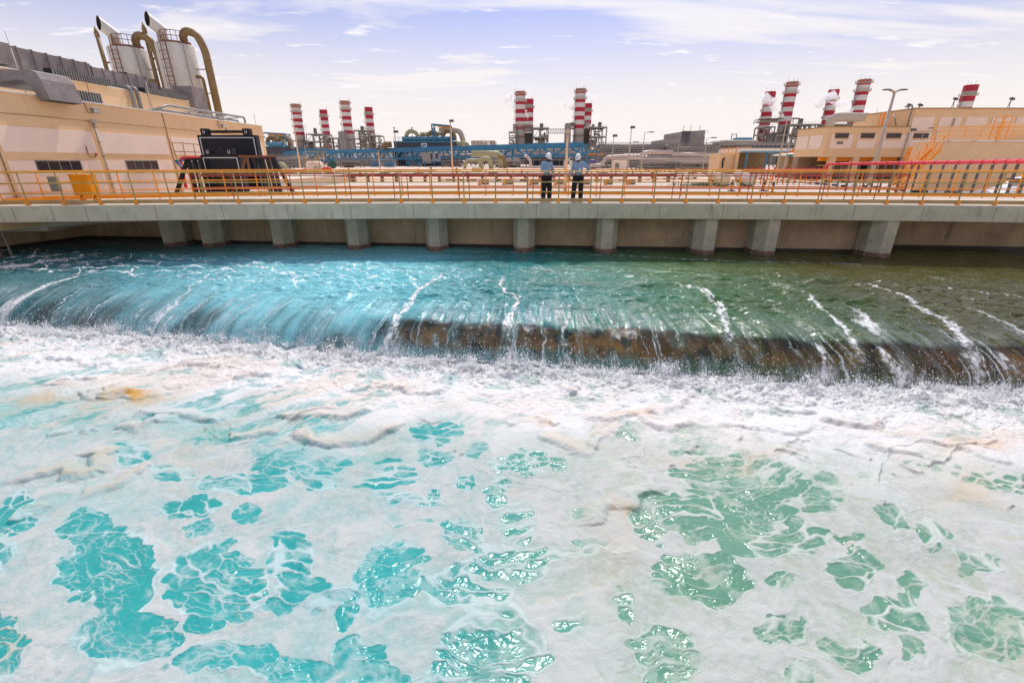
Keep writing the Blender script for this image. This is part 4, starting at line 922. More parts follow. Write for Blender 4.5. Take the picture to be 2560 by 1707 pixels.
# pipe frame at the roof's far end
rf = thing('roof_pipe_frame', 'beige pipe frame running along the roof below the right tank', 'pipework', (-20.5, 34, ZT))
for dz, dx in ((.52,0),(.30,-.5)):
    MB().tube(bend([(-19.6+dx,27.6,4.0),(-19.6+dx,29.0,ZT+dz),(-19.6+dx,37.0,ZT+dz),(-19.6+dx,37.0,ZT-.1)],.2), .07, 8).build('pipe', M['steel'], rf)
for y in (31.5,33,34.5,36): MB().beam((-20.3,y,ZT+.05),(-20.3,y,ZT+.45),.08).beam((-20.3,y,ZT+.4),(-19.5,y,ZT+.4),.07).build('stand', M['beige'], rf)
# tanks
def tank(x, lab, zt, pole):
    y = 42.0; r = 1.33
    t_ = thing('silencer_tank', lab, 'tank', (x,y,3.9), 'white tanks behind the pump house')
    bd = MB().lathe([(r,3.4-0),(r,zt-.05),(r-.03,zt),(.02,zt+.12)], (x,y,0), 40).build('shell', M['tank'], t_)
    # slanted exhaust with an elliptic mouth turned to the left
    a = Vector((x-r*.60,y,zt-.3)); b_ = Vector((x-r*.60,y,zt+1.05)); d = Vector((-.62,-.42,.66)).normalized(); c = b_+d*.95; nrm = Vector((-.55,-.83,.12))
    MB().tube([a, b_, b_+d*.25], .40, 24).build('exhaust_pipe', M['tank'], t_)
    mo_ = mitre_tube(MB().tube([b_-d*.30, b_-d*.28], .41, 24), b_-d*.28, c, .42, nrm).build('mouth_pipe', M['tank'], t_)
    mitre_tube(MB().tube([b_+d*.02, b_+d*.03], .38, 24), b_+d*.03, c-d*.01, .395, nrm).build('sooty_bore', M['soot'], mo_)
    pl = MB().tube(arc((x+.05,y-.3),.9,190,350,10,'xy',zt+.12), .05, 6)
    rl = MB()
    for z in (zt+.15,zt+.5,zt+.85): rl.tube(arc((x+.15,y-.2),.85,150,395,14,'xy',z), .025, 5)
    for a_ in range(150, 400, 24): rl.beam((x+.15+.85*math.cos(math.radians(a_)),y-.2+.85*math.sin(math.radians(a_)),zt+.1),(x+.15+.85*math.cos(math.radians(a_)),y-.2+.85*math.sin(math.radians(a_)),zt+.85),.03)
    rl.build('guard_rail', M['rust'], t_)
    MB().lathe([(.75,zt-.02),(.75,zt+.14)],(x+.15,y-.5,0),16).build('platform', M['rust'], t_)
    ld = MB(); lx_, ly_ = x+.05, y-r-.12
    for dx in (-.2,.2): ld.beam((lx_+dx,ly_,4.0),(lx_+dx,ly_,zt+.6),.04)
    z = 4.0
    while z < zt: ld.beam((lx_-.2,ly_,z),(lx_+.2,ly_,z),.025); z += .3
    lo_ = ld.build('ladder', M['rust'], t_)
    z = 5.4; cg = MB()
    while z < zt: cg.tube(arc((lx_,ly_),.34,180,360,8,'xy',z), .018, 5); z += .55
    for a_ in (200,270,340): cg.beam((lx_+.34*math.cos(math.radians(a_)),ly_+.34*math.sin(math.radians(a_)),5.4),(lx_+.34*math.cos(math.radians(a_)),ly_+.34*math.sin(math.radians(a_)),zt),.022)
    cg.build('cage', M['rust'], lo_)
    # swan-neck pipe on the right
    px_ = x+r*.62
    MB().tube(bend([(px_,y,zt),(px_,y,zt+.72),(px_+.35,y,zt+.98),(px_+1.1,y,zt+.75),(px_+1.5,y,zt-.3),(px_+1.55,y,3.6)],.5,6), .28, 14).build('swan_neck_pipe', M['olive'], t_)
    for z in (4.9,6.6,8.3): MB().beam((x+r,y,z),(px_+1.4,y,z),.06).build('pipe_stay', M['rust'], t_)
    MB().tube(bend([(x+r-.05,y-.2,zt-2.2),(x+r+.45,y-.2,zt-2.2),(x+r+.5,y-.2,3.6)],.3), .12, 8).build('drain_pipe', M['olive'], t_)
    MB().lathe([(.38,zt-.02),(.44,zt),(.44,zt+.2),(.38,zt+.22)],(px_,y,0),14).build('pipe_collar', M['rust'], t_)
    MB().tube(bend([(x+.9,y-.9,zt),(x+1.2,y-.9,zt+.1),(x+1.3,y-.9,4)],.2), .03, 5).build('conduit', M['steel'], t_)
    sp_ = thing('vent_pole', 'slim capped vent pole left of the ' + pole, 'vent pole', (x-r-1.2,y,4), 'slim vent poles')
    MB().tube([(x-r-.75,y,3.9),(x-r-.75,y,zt+1.1)], [.17,.14], 8).lathe([(.16,zt+.8),(.17,zt+1.1),(.03,zt+1.55)],(x-r-.75,y,0),10).build('pole', M['olive'], sp_)
    MB().beam((x-r-.75,y,zt-.9),(x-r+.1,y,zt-.9),.12).build('stay', M['rust'], sp_)
pA = atY(312, 124, 42); pB = atY(430, 114, 42)
tank(pA.x+.2, 'left white silencer tank with slanted open exhaust and caged ladder', pA.z, 'left tank')
tank(pB.x+.2, 'right white silencer tank with slanted open exhaust and caged ladder', pB.z, 'right tank')

# ---- black gate rack beside the pump house -------------------------------------
YM = 23.7
def gate_panel(x0, x1, yt, yb, Y, lab):
    a = atY(x0, yt, Y); c = atY(x1, yt, Y); zt = (a.z+c.z)/2; zb = zof(yb, Y); mid = (a.x+c.x)/2
    t_ = thing('stop_gate', lab, 'gate panel', (mid, Y, zb), 'black stop gates stored in the rack')
    MB().box(a.x, c.x, Y, Y+.35, zb, zt).build('panel', M['black2'], t_)
    w = .05; s_ = MB()
    s_.box(a.x+.1, c.x-.1, Y-.02, Y-.002, zt-.14, zt-.10).box(a.x+.1, a.x+.14, Y-.02, Y-.002, zb, zt-.141).box(c.x-.14, c.x-.10, Y-.02, Y-.002, zb, zt-.141)
    s_.build('seal_strip', M['chalk'], t_)
    for x in (a.x+.42, c.x-.42):
        br = MB().prism([(x-.17,Y-.05),(x+.17,Y-.05),(x+.17,Y+.25),(x-.17,Y+.25)], zt+.001, zt+.30).build('lifting_bracket', M['black'], t_)
        MB().tube(bend([(x-.04,Y-.065,zt+.22),(x-.04,Y-.065,zt+.08),(x+.04,Y-.065,zt+.08),(x+.04,Y-.065,zt+.22)],.03), .013, 6).build('hook', M['chalk'], br)
    MB().beam((a.x+.55,Y+.1,zt+.16),(c.x-.55,Y+.1,zt+.16),.09,.13).tube([(mid,Y+.1,zt+.1),(mid,Y+.1,zt+.32)],.03,6).build('lifting_bar', M['black'], t_)
    return t_
gate_panel(492, 638, 338, 470, YM+1.6, 'tall black stop gate standing at the back of the rack')
gate_panel(500, 597, 388, 480, YM, 'smaller black stop gate in front of the tall one')
rk = thing('gate_rack', 'black steel storage rack with raking legs beside the pump house', 'rack', (atY(560,470,YM).x, YM, GZ))
def P3_(px, py, Y): return atY(px, py, Y)
def leg(pts, w=.14, part='leg', m='black', Y=YM-.3):
    q = [P3_(a, c, Y) for a, c in pts]; q[-1] = Vector((q[-1].x + (q[-1]-q[-2]).x*((q[-1].z-GZ)/max(.01,(q[-2].z-q[-1].z))), Y, GZ)) if part == 'leg' else q[-1]
    b_ = MB()
    for u_, v_ in zip(q, q[1:]): b_.beam(u_, v_, w)
    b_.build(part, M[m], rk)
leg([(468,400),(452,450)]); leg([(470,398),(482,445)]); leg([(485,398),(497,445)]); leg([(500,398),(512,445)], .12)
leg([(655,394),(667,440)],.14); leg([(668,394),(680,440)],.14); leg([(681,394),(692,440)],.14); leg([(684,396),(709,440)],.15)
leg([(615,392),(601,440)],.09,'brace','rust'); leg([(617,392),(626,440)],.09,'brace','rust')
leg([(463,400),(500,398)],.1,'top_beam'); leg([(597,391),(690,392)],.10,'top_beam','rust')
for x_ in (634,643,650,630): leg([(x_,394),(x_+11,440)],.05,'brace','black')
q0, q1 = P3_(480,455,YM), P3_(660,455,YM)
MB().box(q0.x,q1.x,YM-.2,YM+1.9,GZ+.15,-.1).build('base_tray', M['black'], rk)
for i in range(9):
    x_ = q0.x + (q1.x-q0.x)*(.03+.115*i); MB().box(x_,x_+.10,YM-.3,YM-.22,GZ,.12).build('upright', M['black'], rk)
for k, px in enumerate((512,528,550,575)):
    p = P3_(px, 437, YM-.3); o_ = MB().obox((p.x,p.y,p.z),(.26,.2,.18),rz=.4,ry=.5).obox((p.x+.1,p.y-.12,p.z+.04),(.03,.02,.2),ry=.6).build('roller_shoe', M['rust'], rk)
# red portal pipe and blue bracket behind the rack
YR = YM+3.2
rp_ = thing('red_portal_pipe', 'bright red pipe loop rising behind the black gate rack', 'pipe', P3_(450,400,YR))
MB().tube(bend([P3_(465,470,YR),P3_(449,395,YR),P3_(686,395,YR),P3_(697,432,YR),P3_(765,425,YR)],.3), .085, 10).build('pipe', M['red'], rp_)
MB().tube([P3_(675,428,YR),P3_(765,424,YR+.5)], .075, 10).build('branch_pipe', M['lagging'], rp_)
bb = thing('blue_bracket', 'blue triangular bracket jutting left of the black rack', 'bracket', P3_(440,402,YM+.6))
MB().beam(P3_(438,402,YM+.6),P3_(505,399,YM+.6),.12,.08).beam(P3_(440,404,YM+.6),P3_(478,440,YM+.6),.09).beam(P3_(467,402,YM+.6),P3_(476,436,YM+.6),.07).build('frame', M['blue'], bb)
MB().quad(P3_(470,405,YM+.9),P3_(502,402,YM+.9),P3_(512,432,YM+.9),P3_(478,430,YM+.9)).build('gusset', M['steel'], bb)
hl = thing('access_handrail', 'thin ochre handrail on a landing left of the black gate', 'railing', P3_(460,400,YR-.6)); m_ = MB()
Yq = YR-.6
for a_, c_ in (((430,358),(456,357)),((456,358),(500,362)),((436,379),(500,381)),((430,358),(442,398)),((456,358),(465,398)),((483,361),(490,395)),((438,379),(462,379))): m_.tube([P3_(*a_,Yq),P3_(*c_,Yq)], .022, 6)
m_.build('frame', M['toe'], hl)

# yellow cabinet and grey panel on the deck
cb = atZ(218, 512, 0); t_ = thing('field_cabinet', 'yellow equipment cabinet on splayed legs on the bridge deck', 'cabinet', (cb.x, cb.y+.5, 0))
cx, cy = atY(215,470,cb.y+.7).x, cb.y+.7
MB().box(cx-.34,cx+.34,cy-.2,cy+.2,.30,1.02).build('body', M['yellow'], t_)
MB().box(cx-.37,cx+.37,cy-.23,cy+.23,1.021,1.05).build('lid', M['orange'], t_)
MB().box(cx-.28,cx+.10,cy-.215,cy-.201,.40,.94).build('door', M['yellow'], t_)
for sx_ in (-.26,.26):
    for dx in (-.14,.0,.14): MB().beam((cx+sx_,cy,.30),(cx+sx_+dx,cy,.0),.05).build('leg', M['orange'], t_)
    MB().box(cx+sx_-.2,cx+sx_+.2,cy-.06,cy+.06,0.002,.025).build('foot_plate', M['orange'], t_)
gp = MB().obox((atY(143,474,17.75).x, 17.72, .72), (.40,.02,.52)).build('notice_panel', M['steel']); tag(gp, 'blank grey sheet panel tied to the handrail left of the yellow cabinet', 'panel')

# ---- chimneys ------------------------------------------------------------------
CM = [M['stackgrey'], M['stackred'], M['stackwhite'], M['stackrust'], M['soot']]
def chimney(px, top, Y, kind, lab, dia=6.0):
    p = atY(px, top, Y); x, zt = p.x, p.z; r = dia/2; k = (zt-GZ)/40.0
    t_ = thing('chimney', lab, 'chimney', (x, Y, GZ), 'red and white striped chimneys')
    if kind == 'front':
        bands = [(0,39.5,38.0,3),(0,38.0,37.2,1),(0,37.2,34.6,2),(0,34.6,32.6,1),(0,32.6,30.1,2),(0,30.1,27.8,1),(0,27.8,25.6,2),(0,25.6,23.4,1),(0,23.4,21.0,2),(0,21.0,18.9,1),(0,18.9,15.0,0)]
    else:
        bands = [(0,39.5,36.6,1),(0,36.6,34.4,0),(0,34.4,31.6,1),(0,31.6,28.8,2),(0,28.8,26.2,1),(0,26.2,23.6,2),(0,23.6,21.4,1),(0,21.4,18.8,2),(0,18.8,16.4,1),(0,16.4,13.6,2),(0,13.6,11.0,1),(0,11.0,0,0)]
    prof = [(r, bands[0][1]*k+GZ*0)]; mats = []
    rj = random.Random(int(px))
    for _, z1, z0, m_i in bands:
        rr = r*(1.0 if kind == 'front' else 1.0 + (0.06 if z0 < 20 else 0)); prof.append((rr, z0*k)); mats.append(m_i)
    MB().lathe(prof, (x, Y, 0), 28, mats, cap=False).build('shaft', CM, t_)
    MB().lathe([(r*.93,39.5*k),(r*.93,36*k),(.1,35.9*k)], (x,Y,0), 24, cap=False).build('bore', M['soot'], t_)
    MB().lathe([(r,39.5*k),(r,39.75*k),(r*.93,39.75*k),(r*.93,39.5*k)], (x,Y,0), 28, cap=False).build('lip', M['stackrust'] if kind == 'front' else M['stackred'], t_)
    for zg in ((38.2,34.4) if kind == 'front' else (34.6,)):
        g_ = MB().lathe([(r*.98,zg*k-.35),(r+.95,zg*k-.1),(r+.95,zg*k+.1),(r*.98,zg*k+.1)], (x,Y,0), 28, cap=False).build('gallery', M['beige'], t_)
        rl = MB()
        for z in (.6,1.15): rl.tube(arc((x,Y), r+.9, 0, 360, 24, 'xy', zg*k+z), .06, 4)
        for a_ in range(0,360,20): rl.beam((x+(r+.9)*math.cos(math.radians(a_)),Y+(r+.9)*math.sin(math.radians(a_)),zg*k),(x+(r+.9)*math.cos(math.radians(a_)),Y+(r+.9)*math.sin(math.radians(a_)),zg*k+1.15),.09)
        rl.build('gallery_rail', M['beige'], g_)
    sx_ = -1
    ld = MB(); ax_, ay_ = x+sx_*(r+.45), Y-.9
    for dy in (-.3,.3): ld.beam((ax_,ay_+dy,3),(ax_,ay_+dy,38*k),.12)
    z = 4.0
    while z < 34*k: ld.tube(arc((ax_-.1,ay_),.55,60,300,6,'xy',z), .05, 4); z += 1.3
    lad = ld.build('caged_ladder', M['steel'], t_)
    for zl in (29,24.5,20):
        MB().box(ax_-.9,ax_+.6,ay_-.8,ay_+.8,zl*k,zl*k+.2).box(ax_-.9,ax_-.8,ay_-.8,ay_+.8,zl*k+.2,zl*k+1.2).build('rest_platform', M['beige'], lad)
    for a_ in (60,170,290): MB().tube([(x+r*math.cos(a_),Y+r*math.sin(a_),39.5*k),(x+r*math.cos(a_),Y+r*math.sin(a_),42*k)], .06, 4).build('lightning_rod', M['steel'], t_)
    if kind == 'front':
        MB().lathe([(r*1.03,15.3*k),(r*1.03,GZ)], (x,Y,0), 28, cap=False).build('base_shell', M['grey'], t_)
        MB().lathe([(r+.8,15.0*k),(r+.8,15.25*k)], (x,Y,0), 28).build('base_collar', M['rust'], t_)
    return x, zt, k
chim = [
 (739,263,380,'front','far-left pair: taller striped chimney with two galleries, leftmost in the photo',6.6),
 (808,277,430,'back','short plain striped chimney, second from the left',6.3),
 (862,255.4,360,'front','striped chimney with two galleries, third from the left, beside the grey slab tower',6.4),
 (921,270.9,405,'back','plain striped chimney, fourth from the left, right of the grey slab tower',6.2),
 (1301,232,312,'front','striped chimney with two galleries left of the men, steam beside it',6.0),
 (1323,251,350,'back','plain striped chimney half hidden behind the one left of the men',6.0),
 (1452,225.4,300,'front','striped chimney directly above and right of the men',6.0),
 (1470,262,345,'back','chimney almost hidden behind the one above the men',5.6),
 (1926,233,314,'back','plain striped chimney with steam across it, left of the tall leaning pair',6.2),
 (1981,208.7,276,'front','tall striped chimney with two galleries, left of the twin lamp post',6.0),
 (2085,228,304,'back','plain striped chimney with steam across it, left of the blue dome',5.8),
 (2161.7,203,268,'front','tall striped chimney with two galleries nearest the blue dome',6.0),
 (2428,216.7,287,'back','striped chimney top rising behind the right building roof',6.6)]
CH = [chimney(*c) for c in chim]

# ---- process steelwork -----------------------------------------------------------
def tower(x0, x1, yt, Y, dep, lab, levels=4, nx=3, vessels=2, vents=(), mats=('grey','steel','beige'), roof=True, dense=6, seed=1, zb=GZ, name='process_structure'):
    a = atY(x0, yt, Y); c = atY(x1, yt, Y); zt = (a.z+c.z)/2; X0_, X1_ = a.x, c.x; H_ = zt-zb; rg_ = random.Random(seed)
    t_ = thing(name, lab, 'plant structure', ((X0_+X1_)/2, Y, zb), 'process structures round the chimneys')
    w = max(.18, H_*.022)
    cx_ = [X0_ + (X1_-X0_)*i/(nx-1) for i in range(nx)]
    for x in cx_:
        for y in (Y, Y+dep): MB().beam((x,y,zb),(x,y,zt),w*1.3).build('column', M[mats[1]], t_)
    for k in range(1, levels+1):
        z = zb+H_*k/levels; f_ = MB()
        for y in (Y, Y+dep): f_.beam((X0_,y,z),(X1_,y,z),w,w*1.5)
        for x in cx_: f_.beam((x,Y,z),(x,Y+dep,z),w)
        fl = f_.build('floor_beam', M[mats[0]], t_)
        if k < levels or roof:
            MB().box(X0_-w, X1_+w, Y-.1, Y+dep+.1, z+w*.76, z+w*1.0).build('deck_plate', M[mats[2]], fl)
            rl = MB()
            for h in (.55,1.1): rl.beam((X0_,Y-.1,z+w+h),(X1_,Y-.1,z+w+h),.07)
            n = max(2,int((X1_-X0_)/1.6))
            for i in range(n+1): xx = X0_+(X1_-X0_)*i/n; rl.beam((xx,Y-.1,z+w),(xx,Y-.1,z+w+1.1),.06)
            rl.build('guard_rail', M[mats[2]], fl)
    br = MB()
    for i in range(nx-1):
        for k in range(levels):
            if rg_.random() < .6:
                z0, z1 = zb+H_*k/levels, zb+H_*(k+1)/levels
                if rg_.random() < .5: z0, z1 = z1, z0
                br.beam((cx_[i],Y-.02,z0),(cx_[i+1],Y-.02,z1),w*.6)
    if br.v: br.build('cross_braces', M[mats[1]], t_)
    for k in range(dense):
        y = Y + rg_.uniform(.1,.9)*dep; z = zb+H_*rg_.uniform(.12,.92); xa, xb = sorted((rg_.uniform(X0_,X1_), rg_.uniform(X0_,X1_)))
        if xb-xa < (X1_-X0_)*.25: xb = min(X1_, xa+(X1_-X0_)*.4)
        z2 = z + rg_.choice((-1,1))*H_/levels*rg_.uniform(.3,.9)
        MB().tube(bend([(xa,y,z),(xb,y,z),(xb,y,max(zb,min(zt,z2)))], .5, 4), rg_.uniform(.12,.42)*max(1,H_/14), 8).build('pipe', M[rg_.choice(('steel','lagging','beige','grey'))], t_)
    for k in range(vessels):
        x = rg_.uniform(X0_+.8, X1_-.8); z = zb+H_*rg_.randint(0,levels-1)/levels+w; r = min((X1_-X0_)*.16, 2.2); h = H_/levels*.72
        MB().lathe([(.1,0),(r*.7,.05*h),(r,.15*h),(r,.85*h),(r*.7,.95*h),(.1,h)], (x,Y+dep*.5,z), 16).build('vessel', M[rg_.choice(('beige','lagging','grey'))], t_)
    for vx, vt, vw in vents:
        p = atY(vx, vt, Y+dep*.5); r = vw*Y*.93/FOC/2
        MB().lathe([(r,zt-1),(r,p.z),(r*.8,p.z),(r*.8,p.z-.5)], (p.x,Y+dep*.5,0), 14, cap=False).build('vent_stack', M['grey2'], t_)
    return t_
def slab_box(name, x0, x1, yt, yb, Y, dep, m, lab, cat='building', group=None, build=True):
    a = atY(x0, yt, Y); c = atY(x1, yt, Y); zt = (a.z+c.z)/2; zb = GZ if yb is None else zof(yb, Y)
    t_ = thing(name, lab, cat, ((a.x+c.x)/2, Y, zb), group)
    MB().box(a.x, c.x, Y, Y+dep, zb, zt).build('casing', M[m] if isinstance(m, str) else m, t_)
    s_ = MB()
    n = max(1, int((c.x-a.x)/2.2))
    for i in range(n+1): xx = a.x+(c.x-a.x)*i/n; s_.box(xx-.09,xx+.09,Y-.12,Y-.002,zb,zt)
    s_.box(a.x-.1,c.x+.1,Y-.14,Y-.122,zt-.25,zt-.02)
    s_.build('casing_ribs', M['grey2'] if m != 'slate' else M['grey'], t_)
    return t_, a.x, c.x, zb, zt
tower(765,812,336,372,14,'grey pipe-filled steelwork between the two leftmost chimneys',4,4,3,((787,321,8),),seed=1,dense=12)
tower(690,728,352,372,10,'low grey steelwork left of the leftmost chimney',3,3,2,seed=31,dense=6)
tower(820,846,346,380,10,'open grey walkway frame left of the slab tower',3,3,1,seed=2,dense=7)
slab_box('boiler_casing',845,861,329,None,352,9,'grey','tall pale grey slab tower touching the third chimney','boiler casing','tall grey boiler casings')
tower(884,922,327,368,14,'grey pipe-filled steelwork right of the third chimney',4,4,3,((905,316,9),),seed=3,dense=14)
tower(922,949,340,372,12,'open grey frame at the right end of the left plant block',4,3,1,seed=4,dense=8)
slab_box('boiler_casing',757,770,352,None,372,9,'grey2','dark narrow casing right of the leftmost chimney','boiler casing','tall grey boiler casings')
tower(1273,1290,331,306,8,'narrow open stair frame left of the chimney left of the men',6,2,0,seed=5,dense=5)
slab_box('boiler_casing',1313,1330,333,None,318,9,'grey2','dark grey casing right of the chimney left of the men','boiler casing','tall grey boiler casings')
tower(1283,1332,312,309,12,'wide beige collar platform round the chimney left of the men',3,2,0,seed=25,dense=4,zb=zof(330,309))
tower(1333,1371,321,312,12,'grey pipe-filled steelwork right of the chimney left of the men',4,3,3,((1354,309,9),),seed=6,dense=14)
b0 = atY(1371,323,312); b1 = atY(1414,323,305)
wk = thing('truss_walkway', 'white-braced walkway bridge between the two middle plant blocks', 'walkway', b0)
m_ = MB()
for dz in (0,-2.4): m_.beam(b0+Vector((0,0,dz)), b1+Vector((0,0,dz)), .35)
for i in range(8):
    p = b0.lerp(b1, i/7); m_.beam(p, p-Vector((0,0,2.4)), .22)
    if i < 7: m_.beam(p, b0.lerp(b1,(i+1)/7)-Vector((0,0,2.4)), .16)
m_.build('truss', M['grey'], wk)
slab_box('boiler_casing',1416,1428,308,None,296,9,'grey','tall pale grey slab left of the chimney above the men','boiler casing','tall grey boiler casings')
slab_box('boiler_casing',1461,1474,322,None,312,9,'grey2','dark grey casing right of the chimney above the men','boiler casing','tall grey boiler casings')
tower(1428,1473,307,299,12,'wide beige collar platform round the chimney above the men',3,2,0,seed=26,dense=4,zb=zof(327,299))
tower(1479,1517,319,302,14,'grey pipe-filled steelwork with two vents right of the men',4,3,3,((1483,311,6),(1500,306,9)),seed=7,dense=14)
tower(1913,1938,318,300,12,'scaffold-like tower left of the tallest chimney',5,3,1,seed=8,dense=8)
tower(1912,1984,297,280,12,'wide beige deck crossing the tallest chimney',2,2,0,seed=9,dense=2,zb=zof(308,280))
tower(1975,2052,312,262,10,'long grey pipe gantry between the tall chimney and the right building',4,7,3,((2003,297,11),),seed=10,dense=16)
slab_box('boiler_casing',1937,1952,331,None,290,9,'grey2','dark casing left of the tallest chimney base','boiler casing','tall grey boiler casings')
tower(2075,2165,312,256,10,'grey steelwork between the two chimneys behind the right building',2,5,2,seed=12,dense=8)
dct = MB().tube(bend([atY(2072,322,250),atY(2078,298,250),atY(2100,293,250),atY(2168,294,250)],6,6), 2.1, 14).build('exhaust_duct', M['beige']); tag(dct, 'fat beige duct curving down behind the right building parapet', 'duct')

# ---- steam ----------------------------------------------------------------------
ms_ = bpy.data.materials.new('steam'); t, n, l = nodes(ms_); n.remove(n['Principled BSDF']); pv = n.new('ShaderNodeVolumePrincipled'); l.new(pv.outputs[0], n['Material Output'].inputs['Volume'])
pv.inputs['Color'].default_value = (.97,.97,.98,1); pv.inputs['Anisotropy'].default_value = .1
nn_ = n.new('ShaderNodeTexNoise'); nn_.inputs['Scale'].default_value = .35; nn_.inputs['Detail'].default_value = 4; tcn = n.new('ShaderNodeTexCoord'); l.new(tcn.outputs['Object'], nn_.inputs[0])
l.new(mrange(n, l, nn_.outputs[0], .38, .60, 0.0, 0.6), pv.inputs['Density'])
ico = []
def steam(path, Y, r0, r1, lab, seed, count=34):
    rg_ = random.Random(seed); P_ = [atY(a, c, Y) for a, c in path]; mb_ = MB()
    import bmesh
    for i in range(count):
        tq = i/(count-1); s_ = tq*(len(P_)-1); k_i = min(int(s_), len(P_)-2); p = P_[k_i].lerp(P_[k_i+1], s_-k_i); r = (r0*(1-tq)+r1*tq)*rg_.uniform(.6,1.1)
        p = p + Vector((rg_.gauss(0,.5),rg_.gauss(0,.5),rg_.gauss(0,.5)))*r*.8
        bm = bmesh.new(); bmesh.ops.create_icosphere(bm, subdivisions=2, radius=r)
        mb_.add([v.co+p for v in bm.verts], [[v.index for v in f.verts] for f in bm.faces], True); bm.free()
    # one closed skin round all the puffs, so the vapour is a single cloud
    o_ = mb_.build('steam_plume', ms_, loc=P_[0])
    md = o_.modifiers.new('skin', 'REMESH'); md.mode = 'VOXEL'; md.voxel_size = max(r0*.28,.35)
    tag(o_, lab, 'steam', 'steam plumes')
steam([(1955,288),(1938,272),(1922,250),(1912,244)],262,1.1,2.4,'white steam drifting left across the chimney near the tallest one',1)
steam([(2128,276),(2112,268),(2092,256),(2078,240),(2066,246)],255,1.0,2.6,'white steam drifting left across the chimney near the blue dome',2,40)
steam([(1287,262),(1279,255),(1272,243)],318,1.2,2.6,'pale steam puff left of the chimney left of the men',3,16)
steam([(1433,266),(1425,262),(1418,256)],306,1.5,2.6,'pale steam puff left of the chimney above the men',4,14)
steam([(784,322),(772,319),(760,309)],352,.6,1.8,'thin steam wisp between the two leftmost chimneys',5,12)
steam([(1222,360),(1215,352),(1208,347)],300,.8,1.5,'small steam puff in front of the distant beige hall',6,14)
steam([(1319,300),(1317,286),(1312,278)],316,.7,1.3,'steam between the two chimneys left of the men',7,12)

# ---- blue pipe bridge -------------------------------------------------------------
tb = thing('blue_pipe_bridge', 'long blue lattice pipe bridge crossing the plant behind the men', 'pipe bridge', (0, 170, GZ))
A0, A1 = atY(640,385,262), atY(1456,362.5,170); B0, B1 = atY(640,404,262), atY(1456,388,170)
nseg = 34
for (p, q), w_ in (((A0,A1),(1.0,1.75)),((B0,B1),(.7,.9))):
    MB().beam(p, q, w_[0], w_[1]).build('chord', M['blue'], tb)
    MB().beam(p+Vector((3,7,0)), q+Vector((3,7,0)), w_[0]*.7, w_[1]*.6).build('chord', M['blue2'], tb)
m_ = MB()
for i in range(nseg+1):
    t0 = i/nseg; p = A0.lerp(A1,t0); q = B0.lerp(B1,t0); m_.beam(p, q, .55)
    if i < nseg:
        t1 = (i+1)/nseg
        if i % 2: m_.beam(A0.lerp(A1,t0), B0.lerp(B1,t1), .6)
        else: m_.beam(B0.lerp(B1,t0), A0.lerp(A1,t1), .6)
m_.build('lattice', M['blue'], tb)
m_ = MB()
for i in range(nseg):
    t0 = (i+.5)/nseg; p = A0.lerp(A1,t0)+Vector((3,7,0)); q = B0.lerp(B1,t0+.6/nseg)+Vector((3,7,0)); m_.beam(p, q, .3)
m_.build('lattice', M['blue2'], tb)
for px in (738,868,1035,1137,1270,1452):
    tt0 = (px-640)/(1456-640); Yc = 262*170/(170+(262-170)*tt0) ; p = atY(px, 395, Yc)
    for dx in (-.9,1.6): MB().beam((p.x+dx,Yc-.5,GZ),(p.x+dx,Yc-.5,A0.lerp(A1,tt0).z-.3),.55).build('column', M['blue'], tb)
for k, (dz, m_n) in enumerate(((.35,'lagging'),(.6,'beige'),(.45,'khaki'))):
    MB().tube([B0.lerp(B1,.0)+Vector((1,3+k*1.2,1.0+k*.7)), B1+Vector((1,3+k*1.2,1.0+k*.7))], dz, 8).build('carried_pipe', M[m_n], tb)

